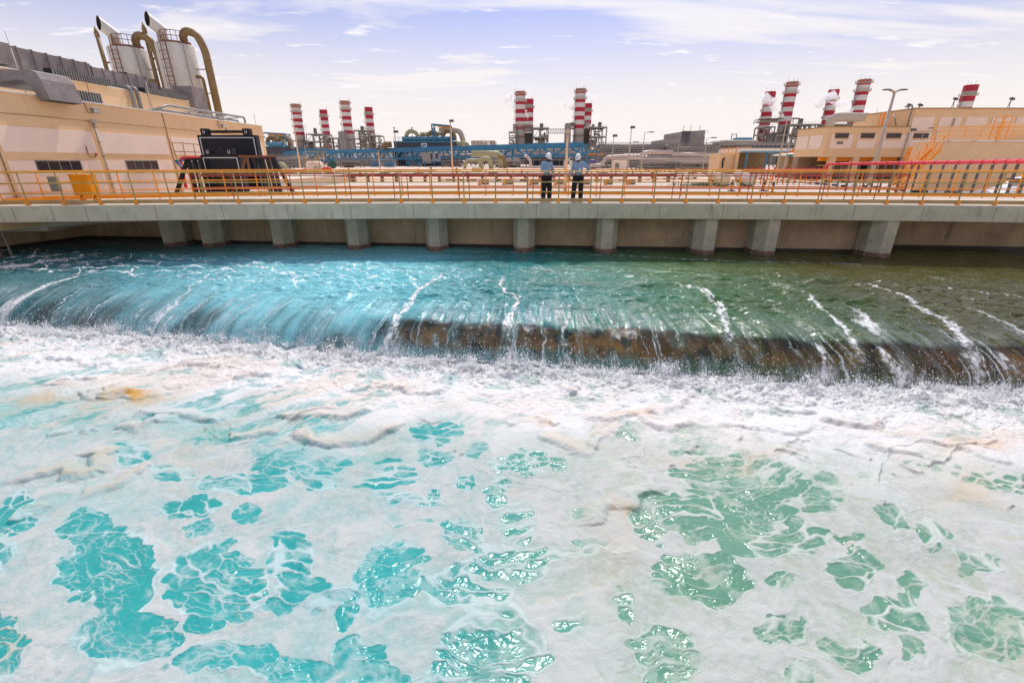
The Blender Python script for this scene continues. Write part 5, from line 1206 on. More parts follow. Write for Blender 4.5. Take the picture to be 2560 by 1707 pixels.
# ---- blue-trimmed evaporator houses ------------------------------------------------
def evaporator(x0, x1, yt, Y, lab, seed, gantry, logo=None, dep=20):
    a = atY(x0, yt, Y); c = atY(x1, yt, Y); zt = (a.z+c.z)/2; t_ = thing('evaporator_house', lab, 'plant building', ((a.x+c.x)/2,Y,GZ), 'evaporator houses')
    MB().box(a.x,c.x,Y,Y+dep,GZ,zt).build('cladding', M['slate'], t_)
    m_ = MB(); n = int((c.x-a.x)/1.1)
    for i in range(n+1): xx = a.x+(c.x-a.x)*i/n; m_.box(xx-.14,xx+.14,Y-.25,Y-.002,GZ,zt-.3)
    m_.build('cladding_ribs', M['grey2'], t_)
    MB().box(a.x-.3,c.x+.3,Y-.4,Y-.26,zt-.35,zt+.15).build('roof_edge', M['blue2'], t_)
    rl = MB()
    for h in (.9,1.7): rl.beam((a.x,Y-.3,zt+h),(c.x,Y-.3,zt+h),.12)
    for i in range(n//2+1): xx = a.x+(c.x-a.x)*i/max(1,n//2); rl.beam((xx,Y-.3,zt),(xx,Y-.3,zt+1.7),.1)
    rl.build('guard_rail', M['blue2'], t_)
    rg_ = random.Random(seed)
    MB().tube([(a.x+(c.x-a.x)*.12,Y+2,zt+1.1),(c.x-2,Y+2,zt+1.1)], .95, 12).build('header_pipe', M['blue2'], t_)
    for fx_, s_ in zip((.27,.46,.60,.86), (2.6,1.6,2.2,2.6)):
        x = a.x+(c.x-a.x)*fx_
        MB().tube([(x-s_,Y+3,zt+.5)] + [(x+s_*math.cos(q),Y+3,zt+1.6+s_*1.05*math.sin(q)) for q in [math.pi*(1-i/8) for i in range(9)]] + [(x+s_,Y+3,zt+.5)], s_*.33, 10).build('loop_pipe', M[rg_.choice(('khaki','olive'))], t_)
    MB().tube([(a.x+(c.x-a.x)*.40,Y+4,zt+3.0),(a.x+(c.x-a.x)*.78,Y+4,zt+3.4)], .9, 10).build('header_pipe', M['beige'], t_)
    for xg0, xg1, yg, sx_ in gantry:
        g0 = atY(xg0, yg, Y+1); g1 = atY(xg1, yg+(4 if sx_ else 0), Y+1); f_ = MB()
        for dy in (0,6):
            f_.beam(g0+Vector((0,dy,0)), g1+Vector((0,dy,0)), .55); f_.beam((g0.x,Y+1+dy,zt),g0+Vector((0,dy,0)),.5); f_.beam((g1.x,Y+1+dy,zt),g1+Vector((0,dy,0)),.5)
            f_.beam(g0+Vector((0,dy,-1)), (g0.x+(g1.x-g0.x)*.35,Y+1+dy,zt+.5), .35)
        for i in range(5): p = g0.lerp(g1,i/4); f_.beam(p, p+Vector((0,6,0)), .35)
        f_.build('crane_gantry', M['blue'], t_)
        MB().beam(g0.lerp(g1,.3)+Vector((0,3,-.4)), g0.lerp(g1,.95)+Vector((0,3,-.5)), .5, .8).build('crane_beam', M['orange'], t_)
    for fx_ in (0.02,.30,.66):
        x = a.x+(c.x-a.x)*fx_; MB().tube([(x,Y,zt),(x,Y,zt+5.2)],.11,5).obox((x,Y,zt+5.3),(.9,.3,.4)).build('roof_lamp', M['steel'], t_)
    if logo:
        p = atY(logo[0],logo[1],Y-.5); MB().box(p.x-1.25,p.x+1.25,Y-.5,Y-.42,p.z-.75,p.z+.75).build('sign_board', M['chalk'], t_)
        MB().prism([(p.x-.8,0),(p.x+.35,0),(p.x+.8,.0),(p.x-.8,.001)],0,0)
        q = MB(); zc = p.z
        q.add([(p.x-.8,Y-.53,zc-.42),(p.x-.1,Y-.53,zc-.42),(p.x+.1,Y-.53,zc-.15),(p.x+.8,Y-.53,zc-.30),(p.x+.8,Y-.53,zc+.42),(p.x+.1,Y-.53,zc+.30),(p.x-.1,Y-.53,zc+.05),(p.x-.8,Y-.53,zc+.30)], [(0,1,2,3,4,5,6,7)])
        q.build('blue_emblem', mat('emblem_blue', (0.01,0.06,0.28), .5), bpy.data.objects[[o.name for o in t_.children if o.name.startswith('sign_board')][-1]])
    return t_, a, c, zt
ev, ea, ec, ez = evaporator(985,1142,354,215,'dark ribbed evaporator house with blue trim and a crane gantry, left of the men',3,[(1079,1125,311,1)],(1060,363))
MB().tube(bend([atY(1098,327,222),atY(1150,326,222),atY(1158,352,222),atY(1158,360,222)],5,6), 1.15, 12).build('swan_neck_pipe', M['beige'], ev)
MB().tube(bend([atY(1142,360,214),atY(1165,358,214),atY(1170,366,214)],3,5), .9, 10).build('outlet_pipe', M['khaki'], ev)
MB().tube(bend([atY(958,372,213),atY(962,362,213),atY(978,361,213)],3,5), 1.3, 10).build('outlet_pipe', M['olive'], ev)
e2, f0, f1_, fz_ = evaporator(662,712,366,250,'blue-trimmed evaporator house at the left, beside the pump house corner',5,[(640,711,331,1)])
MB().tube(bend([atY(674,345,256),atY(715,342,256),atY(727,350,256),atY(728,372,256)],5,6), 1.3, 12).build('swan_neck_pipe', M['beige'], e2)
MB().tube([atY(668,360,249),atY(706,361,249)], .9, 10).build('header_pipe', M['blue2'], e2)
lr = thing('blue_walkway', 'thin blue walkway sloping right behind the leftmost chimney base', 'walkway', atY(710,372,262)); m_ = MB()
for dy_ in (0,5): m_.beam(atY(705,369+dy_,262), atY(836,375+dy_*.4,262), .4)
for i in range(24): p = atY(705+131*i/23,369+6*i/23,262); q_ = atY(705+131*i/23,374+3*i/23,262); m_.beam(p,q_,.25)
m_.build('rail_frame', M['blue2'], lr); MB().beam(atY(705,376,263), atY(836,379,263), 1.0,.6).build('deck_plate', M['blue2'], lr)

# ---- condensers and large pipes at ground level -------------------------------------
def shell(x0, x1, yc, Y, dpx, m, lab, rings=9, dy=0.0):
    a = atY(x0, yc, Y); c = atY(x1, yc, Y+dy); r = dpx*Y*.95/FOC/2; t_ = thing('condenser_shell', lab, 'pressure vessel', a, 'horizontal shells under the pipe bridge')
    MB().tube([a-Vector((r*.35,0,0)), a, c, c+Vector((r*.35,0,0))], [r*.55,r,r,r*.55], 18).build('shell', M[m], t_)
    m_ = MB()
    for i in range(rings): p = a.lerp(c,(i+.5)/rings); m_.tube([p-Vector((.18,0,0)),p+Vector((.18,0,0))], r*1.06, 18)
    m_.build('stiffener_rings', M['beige'], t_)
    for f_ in (.2,.8): p = a.lerp(c,f_); MB().box(p.x-.5,p.x+.5,p.y-r*.6,p.y+r*.6,GZ,p.z-r*.7).build('saddle', M['grey2'], t_)
shell(838,900,399,238,14,'lagging','pinkish ribbed condenser shell, left one beneath the pipe bridge')
shell(905,960,399,228,14,'lagging','pinkish ribbed condenser shell, middle one, left of the dark evaporator house')
shell(1262,1298,398,214,16,'lagging','pinkish ribbed condenser shell just left of the men',7)
shell(780,832,402,240,13,'grey','grey condenser shell behind the white tank',6)
def bigpipe(pts, Y, dpx, m, lab, r=3, cat='pipe', nm='large_pipe', grp='large plant pipes'):
    P_ = [atY(a, c, Y) for a, c in pts]; rr = dpx*Y*.95/FOC/2; o_ = MB().tube(bend(P_, r, 6), rr, 14).build(nm, M[m], loc=P_[0]); tag(o_, lab, cat, grp)
bigpipe([(1162,424),(1163,401),(1208,401)],150,8,'khaki','khaki pipe elbow at ground level, leftmost of the loops')
bigpipe([(1205,425),(1200,404),(1207,397),(1216,396),(1224,400),(1229,424)],148,11,'khaki','fat khaki inverted-U pipe just left of the men',2)
bigpipe([(1178,385),(1240,385),(1252,392),(1252,422)],165,15,'khaki','wide khaki pipe turning down behind the inverted-U loop',4)
bigpipe([(1245,392),(1260,392),(1263,422)],158,10,'olive','narrow olive pipe turning down right of the wide khaki pipe',3)
bigpipe([(1180,424),(1205,423)],100,9,'khaki','pale rounded pipe hump low behind the far handrail')
bigpipe([(680,428),(692,411),(708,411),(718,424)],120,10,'khaki','khaki hump pipe right of the black rack',2.5)
bigpipe([(838,430),(905,428)],90,6,'khaki','straight pale yellow pipe right of the white tank')
bigpipe([(908,431),(908,426),(944,425)],88,4,'beige','small beige pipe step left of the dark evaporator house',.6)
bigpipe([(960,427),(1090,427)],120,3,'steel','low thin grey pipe in front of the dark evaporator house')
bigpipe([(1300,418),(1420,418)],120,6,'lagging','pinkish horizontal pipe behind the men')
bigpipe([(1310,388),(1325,396),(1328,420)],140,7,'lagging','pinkish pipe elbow immediately left of the left man',2.5)
bigpipe([(1412,424),(1412,400),(1425,400)],130,6,'lagging','short pinkish elbow between the men',2)
bigpipe([(1475,414),(1506,413),(1514,394),(1560,391),(1600,391),(1608,383),(1624,380),(1682,381)],128,9,'lagging','thick pinkish pipe with a raised bend right of the men',4)
bigpipe([(1682,385.5),(1800,387)],132,7,'lagging','long pinkish pipe running to the tan shed')
bigpipe([(1520,397),(1650,398),(1795,397)],136,3.5,'lagging','thin pinkish pipe under the long one')
bigpipe([(1610,405),(1790,404)],120,5,'beige','beige pipe low in front of the pipe racks')
tg = thing('pipe_tank', 'dark green horizontal tank end behind the white vessel', 'tank', atY(826,410,100)); MB().tube([atY(822,412,104),atY(832,412,96)],[.5,.75],16).lathe([(.75,0),(.6,.4),(.05,.7)],tuple(atY(830,412,97)),14).build('shell', mat('dark_green_tank',(0.03,0.09,0.07),.5), tg)
# switch housing on legs
sh = thing('elevated_switchroom', 'grey elevated equipment room with a blue stair in front of the dark evaporator house', 'equipment room', atY(1075,420,190))
a = atY(1054,382,190); c = atY(1077,409,190); MB().box(a.x,c.x,190,197,c.z,a.z).build('room', M['grey'], sh)
a = atY(1076,384,191); c = atY(1098,404,191); MB().box(a.x,c.x,191,196,c.z,a.z).build('room', mat('pale_blue_grey',(0.30,0.33,0.40),.6), sh)
for px in (1078,1092): p = atY(px,390,190.9); MB().box(p.x-.5,p.x+.5,190.8,190.9,p.z-1.0,p.z+.9).build('window', M['glass'], sh)
for px in (1048,1062,1085,1104):
    p = atY(px,410,190); MB().beam((p.x,190,GZ),(p.x,190,p.z+1),.3).beam((p.x-1.4,190,p.z-1.2),(p.x+1.4,190,p.z-1.2),.2).beam((p.x-1.4,190,p.z+.6),(p.x+1.4,190,p.z+.6),.15).build('leg_frame', M['blue'], sh)
def skid(x0, x1, yt, Y, lab, seed):
    a = atY(x0,yt,Y); c = atY(x1,yt,Y); t_ = thing('transformer_skid', lab, 'transformer', ((a.x+c.x)/2,Y,GZ), 'blue-grey transformer skids'); rg_ = random.Random(seed); zt = (a.z+c.z)/2
    pb = mat('blue_grey_skid',(0.12,0.20,0.30),.6,var=.25) if 'blue_grey_skid' not in bpy.data.materials else bpy.data.materials['blue_grey_skid']
    for i in range(4):
        x = a.x+(c.x-a.x)*i/4; h = (zt-GZ)*rg_.uniform(.55,1); MB().box(x,x+(c.x-a.x)*.2,Y,Y+3,GZ+.2,GZ+h).build('unit', rg_.choice((M['grey'],pb)), t_)
    f_ = MB()
    for h in (.9,1.9): f_.beam((a.x-.5,Y-1,GZ+h),(c.x+.5,Y-1,GZ+h),.14)
    for i in range(9): x = a.x+(c.x-a.x)*i/8; f_.beam((x,Y-1,GZ),(x,Y-1,GZ+1.9),.12)
    f_.build('fence_frame', M['blue'], t_)
skid(926,952,405,178,'blue-grey transformer skid behind a blue rail, left of its twin',1); skid(962,986,403,176,'blue-grey transformer skid nearest the dark evaporator house',2)

# white vessel with tan frame
YV = 60; a = atY(766,412,YV); c = atY(807,412,YV); vx = (a.x+c.x)/2; vr = (c.x-a.x)/2; zt = zof(403,YV)
t_ = thing('white_vessel', 'white domed vessel with a tan ladder frame behind the rack', 'vessel', (vx,YV,GZ))
MB().lathe([(vr,GZ),(vr,zt-.45),(vr*.93,zt-.2),(vr*.7,zt),(.05,zt+.12)], (vx,YV,0), 28).build('shell', M['cream'], t_)
g_ = MB()
for px, yt in ((768,381),(803,380),(814,381)):
    p = atY(px,yt,YV-.2); g_.beam((p.x,YV-vr-.3,GZ),(p.x,YV-vr-.3,p.z),.10)
for y in (380,389,398): g_.beam(atY(766,y,YV-vr-.3), atY(816,y,YV-vr-.3), .09)
g_.build('frame', M['toe'], t_); MB().box(atY(768,400,YV).x,atY(806,400,YV).x,YV-vr-.4,YV-vr-.2,zof(403,YV-1),zof(399,YV-1)).build('landing', M['brownblock'], t_)
MB().tube(bend([atY(788,440,YV-vr-.1),atY(786,417,YV-vr-.1),atY(795,417,YV-vr-.1),atY(796,440,YV-vr-.1)],.1), .05, 6).build('sight_pipe', M['steel'], t_)
t_ = thing('brown_kiosk', 'low brown block building left of the white vessel', 'kiosk', atY(760,430,62)); a = atY(750,425,62); c = atY(768,425,62); MB().box(a.x,c.x,62,64,GZ,a.z).box(a.x-.1,c.x+.1,61.9,64.1,a.z,a.z+.08).build('block', M['brownblock'], t_)
t_ = thing('red_valve_pipe', 'short red pipe elbow right of the white vessel', 'pipe', atY(815,425,58)); MB().tube(bend([atY(806,424,58),atY(826,420,58),atY(830,440,58)],.4), .2, 10).build('pipe', M['red'], t_); MB().box(atY(812,428,58).x,atY(822,428,58).x,58.3,58.8,GZ,zof(423,58)).build('valve_box', M['brownblock'], t_)
# ---- far halls --------------------------------------------------------------------
hall = slab_box('far_hall',1178,1237,352,None,330,40,'beige','distant beige hall behind the pipe bridge, left of the chimneys')[0]
gh = thing('grey_hall', 'big plain grey hall with two flues on the skyline right of the men', 'building', atY(1716,380,260))
a = atY(1669,350,262); b_ = atY(1706,336,250); c = atY(1764,334,240)
MB().prism([(a.x,262),(b_.x,250),(c.x,240),(c.x+4,300),(a.x+2,300)], GZ, b_.z-1.6).build('wall', M['grey'], gh)
MB().prism([(b_.x,249.9),(c.x-.3,239.9),(c.x-.3,280),(b_.x,280)], b_.z-1.599, c.z+1.4).build('upper_wall', M['grey'], gh)
for px, m_n in ((711,'grey2'),(721,'grey2')):
    p = atY(1000+px,328,238); MB().lathe([(1.35,GZ),(1.35,p.z),(1.1,p.z),(1.1,p.z-.6)],(p.x,238,0),14,cap=False).build('flue', M['grey2'], gh)
m_ = MB()
for px in (1708,1726,1748): p = atY(px,330,245); m_.tube([(p.x,245,p.z-4),(p.x,245,p.z+3)],.12,4)
p = atY(1762,326,245); m_.tube([(p.x,245,p.z-4),(p.x,245,p.z)],.12,4)
for i in range(3): m_.beam((p.x-2,245,p.z-i*.5),(p.x+2,245,p.z-i*.5),.1)
m_.build('roof_antennas', M['steel'], gh)
fh = thing('far_white_roof_hall', 'long low hall with a white roof left of the leaning chimneys', 'building', atY(1850,360,255))
a = atY(1822,354,255); c = atY(1892,352,255); MB().box(a.x,c.x,255,275,GZ,a.z).build('wall', M['grey'], fh); MB().box(a.x-1,c.x,254,276,a.z,a.z+.7).build('roof', M['coping'], fh)
MB().box(a.x+5,c.x-2,256,262,a.z+.71,a.z+1.9).build('cooling_unit', M['blue2'], fh); MB().beam((a.x+1.5,256,a.z),(a.x+1.5,256,a.z+3.6),.3).beam((a.x+4.0,256,a.z),(a.x+4.0,256,a.z+3.6),.3).beam((a.x+1.5,256,a.z+3.4),(a.x+4.0,256,a.z+3.4),.3).build('frame', M['grey2'], fh)
# ---- grey pipe racks right of the men ------------------------------------------------
def rack(x0, x1, yt, yb, Y, n, lab, nl=4, seed=0):
    a = atY(x0,yt,Y); c = atY(x1,yt,Y); zt = (a.z+c.z)/2; zb = zof(yb,Y); t_ = thing('pipe_rack', lab, 'pipe rack', ((a.x+c.x)/2,Y,GZ), 'grey pipe racks'); rg_ = random.Random(seed)
    for i in range(n+1):
        x = a.x+(c.x-a.x)*i/n; MB().beam((x,Y,GZ),(x,Y,zt),.34).beam((x,Y+6,GZ),(x,Y+6,zt),.34).beam((x,Y,zt-.4),(x,Y+6,zt-.4),.28).build('bent', M['steel'], t_)
    for k in range(nl):
        z = zt+(zb-zt)*k/(nl-1); MB().beam((a.x,Y-.2,z),(c.x,Y-.2,z),.3,.4).build('beam', M['grey'], t_)
        for j in range(3): MB().tube([(a.x,Y+1+j*1.6,z+.4),(c.x,Y+1+j*1.6,z+.4)], rg_.uniform(.16,.36), 7).build('pipe', M[rg_.choice(('steel','lagging','beige','grey2'))], t_)
    m_ = MB(); nn = n*4
    for i in range(nn+1): x = a.x+(c.x-a.x)*i/nn; m_.beam((x,Y-.1,zt),(x,Y-.1,zt+1.3),.10)
    for h in (.65,1.3): m_.beam((a.x,Y-.1,zt+h),(c.x,Y-.1,zt+h),.1)
    m_.build('guard_rail', M['steel'], t_)
rack(1500,1672,366,383,185,18,'upper grey pipe rack just right of the men',4,1)
rack(1672,1800,367,385,180,14,'upper grey pipe rack below the grey hall',4,2)
rack(1800,2020,362,380,190,20,'upper grey pipe rack left of the right building',3,3)
rack(1560,1800,399,418,140,22,'lower dense pipe rack in front of the grey hall',4,4)
rack(1300,1500,378,400,200,12,'dark pipe rack behind the men',4,5)
rack(1480,1570,403,419,150,7,'low dark pipe rack right of the right man',3,6)
cn = thing('blue_canopy', 'small blue-framed canopy with an orange beam right of the men', 'canopy', atY(1480,400,140)); m_ = MB()
m_.beam(atY(1458,382,140),atY(1492,378,140),.35); m_.beam(atY(1492,378,140),atY(1500,385,140),.3)
for px in (1469,1490): m_.beam((atY(px,395,140).x,140,GZ),atY(px,380,140),.25)
m_.beam(atY(1462,404,140),atY(1490,404,140),.2); m_.build('frame', M['blue'], cn); MB().beam(atY(1470,386,141),atY(1508,386,141),.35).build('beam', M['orange'], cn)
kt = thing('pale_kiosk', 'pale pink kiosk with a door, right of the men below the pipe bend', 'kiosk', atY(1550,415,125)); a = atY(1538,400,125); c = atY(1568,400,125)
MB().box(a.x,c.x,125,129,GZ,a.z).build('wall', M['cream'], kt); p = atY(1543,412,124.9); MB().box(p.x-.5,p.x+.5,124.93,124.99,GZ,p.z+.4).build('door', M['steel'], kt)
dk = slab_box('louvred_hall',1325,1420,389,None,205,12,'slate','dark louvred hall behind the men under the pipe bridge')[0]
dr = thing('purple_drum', 'dull violet drum tank right of the right man', 'tank', atY(1482,405,132)); p = atY(1482,400,132); MB().lathe([(1.0,GZ),(1.0,p.z-.1),(.95,p.z),(.05,p.z+.15)],(p.x,132,0),18).build('shell', mat('violet_tank',(0.12,0.10,0.22),.5), dr)

# ---- tan shed and canopy ---------------------------------------------------------------
ts = thing('open_shed', 'open tan shed under a white flat canopy left of the right building', 'shed', atY(1900,415,95))
YT = 95; a = atY(1845,380,YT); c = atY(1962,380,YT)
wall_m = M['peach']
MB().box(a.x+1.5,c.x,YT+6,YT+6.3,GZ,a.z).build('back_wall', M['brownblock'], ts)
MB().box(a.x-.0,a.x+.4,YT,YT+6,GZ,a.z).build('side_wall', M['peach'], ts)
r0 = atY(1853,376,YT-1); r1 = atY(1974,376,YT-1); MB().box(r0.x,r1.x,YT-1.2,YT+9,r0.z-.35,r0.z+.35).build('roof', M['coping'], ts)
MB().box(r0.x-.05,r1.x+.05,YT-1.3,YT-1.21,r0.z-.42,r0.z-.2).build('fascia_strip', M['blue2'], ts)
for px in (1866,1915,1945): p = atY(px,400,YT-.8); MB().beam((p.x,YT-.8,GZ),(p.x,YT-.8,r0.z-.35),.28).build('post', M['blue2'] if px != 1945 else M['toe'], ts)
tn_ = thing('tan_bunker', 'windowless tan block with rust streaks left of the open shed', 'building', atY(1815,415,96)); a = atY(1801,386,96); c = atY(1838,382,96)
MB().box(a.x,c.x,96,101,GZ,(a.z+c.z)/2).build('wall', M['peach'], tn_)
m_ = MB()
for h in (.45,.9): m_.beam((a.x,96,a.z+.2+h),(c.x+3,96,a.z+.4+h),.09)
for i in range(9): x = a.x+(c.x+3-a.x)*i/8; m_.beam((x,96,a.z+.2),(x,96,a.z+1.2),.08)
m_.build('guard_rail', M['orange'], tn_); MB().tube(bend([atY(1806,420,95.8),atY(1808,398,95.8),atY(1813,396,95.8)],.3), .14, 6).build('vent_pipe', M['black'], tn_)
lt = thing('lean_to', 'tan lean-to with a blue-edged sloping roof against the right building', 'building', atY(2010,415,72))
a = atY(1966,390,72); c = atY(2060,390,72)
MB().box(a.x+.3,c.x,72.5,74,GZ,atY(2010,390,72).z).build('wall', M['brownblock'], lt); MB().box(atY(2008,400,72).x,c.x,72.2,72.49,GZ,zof(388,72)).build('front_wall', M['peach'], lt)
q0 = atY(1964,388,71.5); q1 = atY(2062,380,71.5); MB().beam(q0+Vector((0,1.5,0)), q1+Vector((0,1.5,0)), 4.0, .22).build('roof', M['coping'], lt); MB().beam(q0-Vector((0,.6,.1)), q1-Vector((0,.6,.1)), .12, .3).build('gutter', M['blue2'], lt)
for px in (1969,1984): p = atY(px,400,71.6); MB().beam((p.x,71.6,GZ),(p.x,71.6,zof(389,71.6)),.13).build('post', M['lagging'], lt)
ob = thing('orange_plant', 'orange-brown machinery glimpsed left of the right building', 'machinery', atY(1990,375,120)); a = atY(1975,367,120); c = atY(2020,384,120); MB().box(a.x,c.x,120,124,c.z,a.z-.8).box(a.x+1,c.x-2,119.5,119.98,a.z-1.2,a.z).build('housing', M['orange'], ob)

# ---- right building ------------------------------------------------------------------------
YB = 60.0; C0 = atY(2072,318,YB); zt1 = C0.z; X1b = atY(2278,316,YB).x
rb = thing('switchgear_building', 'long two-storey peach and cream building on the right', 'building', (C0.x,YB,GZ))
zmid = zof(392, YB)
MB().box(C0.x, 92, YB, YB+6.2, zmid, zt1).build('wall', M['peach'], rb)
MB().box(C0.x+.1, 92, YB+5, YB+6.1, GZ, zmid-.002).build('rear_wall', M['brownblock'], rb)
MB().box(X1b, 92, YB+.0-.02, YB+8, zt1+.002-.3, atY(2285,272,YB).z).build('upper_wall', M['peach'], rb)
def Xat(px, py=340): return atY(px, py, YB).x
for x0, x1, y0, y1 in [(2074,2132,336,376),(2141,2190,335,374),(2201,2265,334,373)]:
    X0_ = Xat(x0+2, 355); X1_ = Xat(x1-2, 355); MB().box(X0_, X1_, YB-.06, YB-.003, zof(372,YB), zof(337,YB)).build('cream_panel', M['cream'], rb)
zU = atY(2285,272,YB).z
for px in (2263,2330,2395,2460,2520):
    x = Xat(px+13, 320); x2 = Xat(px+66, 320); MB().box(x, min(x2,91), YB-.08, YB-.023, zof(327,YB), zof(293,YB)).build('cream_panel', M['cream'], rb)
for px in (2262,2330,2395,2460,2525):
    x = Xat(px+6, 350); x2 = Xat(px+62, 350); MB().box(x, min(x2,91), YB-.08, YB-.023, zof(372,YB), zof(331,YB)).build('cream_panel', M['cream'], rb)
for x0, x1 in ((2089,2119),(2153,2184),(2217,2250),(2284,2318),(2349,2382),(2413,2448),(2500,2530)):
    w = MB().box(Xat(x0,340)-.08, Xat(x1,340)+.08, YB-.12, YB-.082, zof(344.5,YB)-.05, zof(334.5,YB)+.05).build('window', M['glass'], rb)
    MB().box(Xat(x0,340)-.12, Xat(x1,340)+.12, YB-.2, YB-.121, zof(345.5,YB)-.14, zof(345,YB)-.055).build('sill', M['peach'], w)
MB().box(Xat(2091,357), Xat(2107,357), YB-.1, YB-.061, zof(361,YB), zof(354,YB)).build('vent_grille', M['steel'], rb)
m_ = MB().box(C0.x-.02, 92.1, YB-.05, YB-.003, zmid-.05, zmid+.25)
m_.build('string_course', M['peach'], rb)
MB().box(C0.x-.1, X1b-.01, YB-.1, YB+6.3, zt1+.002, zt1+.09).build('roof_coping', M['toe'], rb)
MB().box(X1b-.1, 92.2, YB-.12, YB+8.1, zU+.002, zU+.1).build('roof_coping', M['toe'], rb)
for px in (2072,2130,2183,2258,2330): x = Xat(px, 400)+.2; MB().box(x, x+.7, YB, YB+.7, GZ, zmid-.052).build('pillar', M['peach'], rb)
MB().box(C0.x+.3, X1b, YB+.7, YB+1.2, zmid-.5, zmid-.053).build('lintel_beam', M['orange'], rb)
for px in (2268,2370): x = Xat(px,340); MB().tube([(x,YB-.2,zt1-.6 if px < 2300 else zU-1),(x,YB-.2,GZ)], .09, 6).build('downpipe', M['beige'], rb)
MB().tube(bend([(X1b-.6,YB+1,zU+.3),(X1b-.6,YB-.15,zU+.3),(X1b-.6,YB-.15,zt1+.1)],.3), .09, 6).tube([(X1b-1.0,YB+2,zU-.4),(X1b-1.0,YB+1,zt1+.1)],.07,6).build('roof_pipes', M['steel'], rb)
# equipment in the open ground floor
for k, (px, w_) in enumerate(((2095,16),(2110,10),(2150,18),(2172,10),(2215,14),(2240,10))):
    p = Xat(px,405); t_ = thing('indoor_cubicle', ['dark','tan','grey','tan','dark','grey'][k] + ' cubicle in the open ground floor, %s from the left'%('first','second','third','fourth','fifth','sixth')[k], 'cubicle', (p,YB+4,GZ), 'cubicles under the right building')
    MB().box(p-.5,p+.5,YB+3.5,YB+4.6,GZ,GZ+1.7+.2*(k%3)).box(p-.4,p+.4,YB+3.4,YB+3.499,GZ+.3,GZ+1.4).build('case', M[('grey2','peach','grey','peach','black','grey')[k]], t_)
for px, dy_ in ((2270,0),(2297,0),(2380,0),(2520,0)):
    p = atY(px, 272, YB+.5); t_ = thing('roof_floodlight', 'small floodlight on the right building roof edge near %s'%{2270:'the step in the roof',2297:'the corner of the upper storey',2380:'the chimney top',2520:'the right frame edge'}[px], 'floodlight', (p.x,YB+.5,zU), 'roof floodlights')
    h = 1.0 if px in (2380,2520) else .35
    MB().beam((p.x-.12,YB+.5,zU),(p.x,YB+.5,zU+h),.05).beam((p.x+.12,YB+.5,zU),(p.x,YB+.5,zU+h),.05).build('bracket', M['steel'], t_); MB().obox((p.x+.05,YB+.45,zU+h+.08),(.45,.3,.2),ry=.3).build('housing', M['grey2'], t_)
# side wing panels
for y0, y1 in ((60.6,63.1),(63.5,65.9)): MB().box(C0.x-.05, C0.x-.003, y0, y1, zof(372,YB), zof(337,YB)).build('cream_panel', M['cream'], rb)
# blue dome
YD = 120; p = atY(2186,303,YD); dm = thing('blue_dome', 'blue pointed dome on a white drum behind the right building', 'dome', (p.x,YD,GZ)); r = 19*YD*.93/FOC/2
MB().lathe([(r*1.15,GZ),(r*1.15,p.z-1.2),(r*1.35,p.z-1.1),(r*1.35,p.z-.7),(r*1.0,p.z-.6),(r*1.0,p.z)],(p.x,YD,0),24).build('drum', M['chalk'], dm)
MB().lathe([(r*1.02,p.z),(r*1.08,p.z+.35*r),(r*.9,p.z+.9*r),(r*.5,p.z+1.35*r),(r*.1,p.z+1.75*r),(.05,p.z+2.0*r)],(p.x,YD,0),24).build('cupola', M['bluedome'], dm); MB().tube([(p.x,YD,p.z+1.9*r),(p.x,YD,p.z+2.9*r)],.05,5).build('finial', M['steel'], dm)
a = atY(2166,300,112); MB().box(a.x,atY(2202,300,112).x,112,116,GZ,zof(303,112)).build('plinth', M['peach'], dm)
yl = thing('yellow_ladder', 'yellow caged ladder on the left end of the upper storey', 'ladder', (X1b-3,YB+3,zt1)); x_ = atY(2204,300,YB+4).x; m_ = MB()
for dx in (-.25,.25): m_.beam((x_+dx,YB+4,zt1),(x_+dx,YB+4,zof(283,YB+4)),.07)
for i in range(10): z = zt1+(zof(283,YB+4)-zt1)*i/9; m_.beam((x_-.25,YB+4,z),(x_+.25,YB+4,z),.05); m_.tube(arc((x_,YB+3.7),.4,180,360,6,'xy',z), .03, 4)
m_.build('cage', M['orange'], yl)
MB().box(atY(2213,300,YB+5).x, X1b-.02, YB+3, YB+6, zt1+.01, zof(287,YB+5)).build('stair_head', M['peach'], rb)
# ---- containment wall with stairs --------------------------------------------------------
YK = 40.0; kx = atY(2318,380,YK).x; kz = zof(354,YK)
ct = thing('retaining_tank', 'big plain peach basin wall with an orange handrail on top, at the right', 'basin', (kx,YK,GZ))
MB().box(kx, 60, YK, YK+1.6, GZ, kz).build('wall', M['peach'], ct); MB().box(kx-.05, 60.1, YK-.08, YK+1.7, kz+.002, kz+.09).build('coping', M['coping'], ct)
railing('handrail', 'orange handrail on top of the peach basin wall at the right', [(kx+.1,YK+.1),(kx+8,YK+.1),(kx+16,YK+.1),(58,YK+.1)], [1.0,.68,.34], M['orange'], M['orange'], M['orange'], 1.3, base=kz+.09, toe=None, pr=.022, rr_=.019)
sw = thing('basin_stairs', 'orange steel stair with handrails at the left end of the basin wall', 'stairs', (kx-1,YK,GZ))
s0 = Vector((kx-.1,YK-.5,kz-.6)); s1 = Vector((kx-2.4,YK-.5,GZ+.5))
for dy in (0,-.8):
    MB().beam(s0+Vector((0,dy,0)), s1+Vector((0,dy,0)), .07,.22).build('stringer', M['orange'], sw); r_ = MB()
    for h in (.5,1.0): r_.beam(s0+Vector((0,dy,h)), s1+Vector((0,dy,h)), .05)
    for i in range(6): p = s0.lerp(s1,i/5)+Vector((0,dy,0)); r_.beam(p, p+Vector((0,0,1.0)), .045)
    r_.build('handrail', M['orange'], sw)
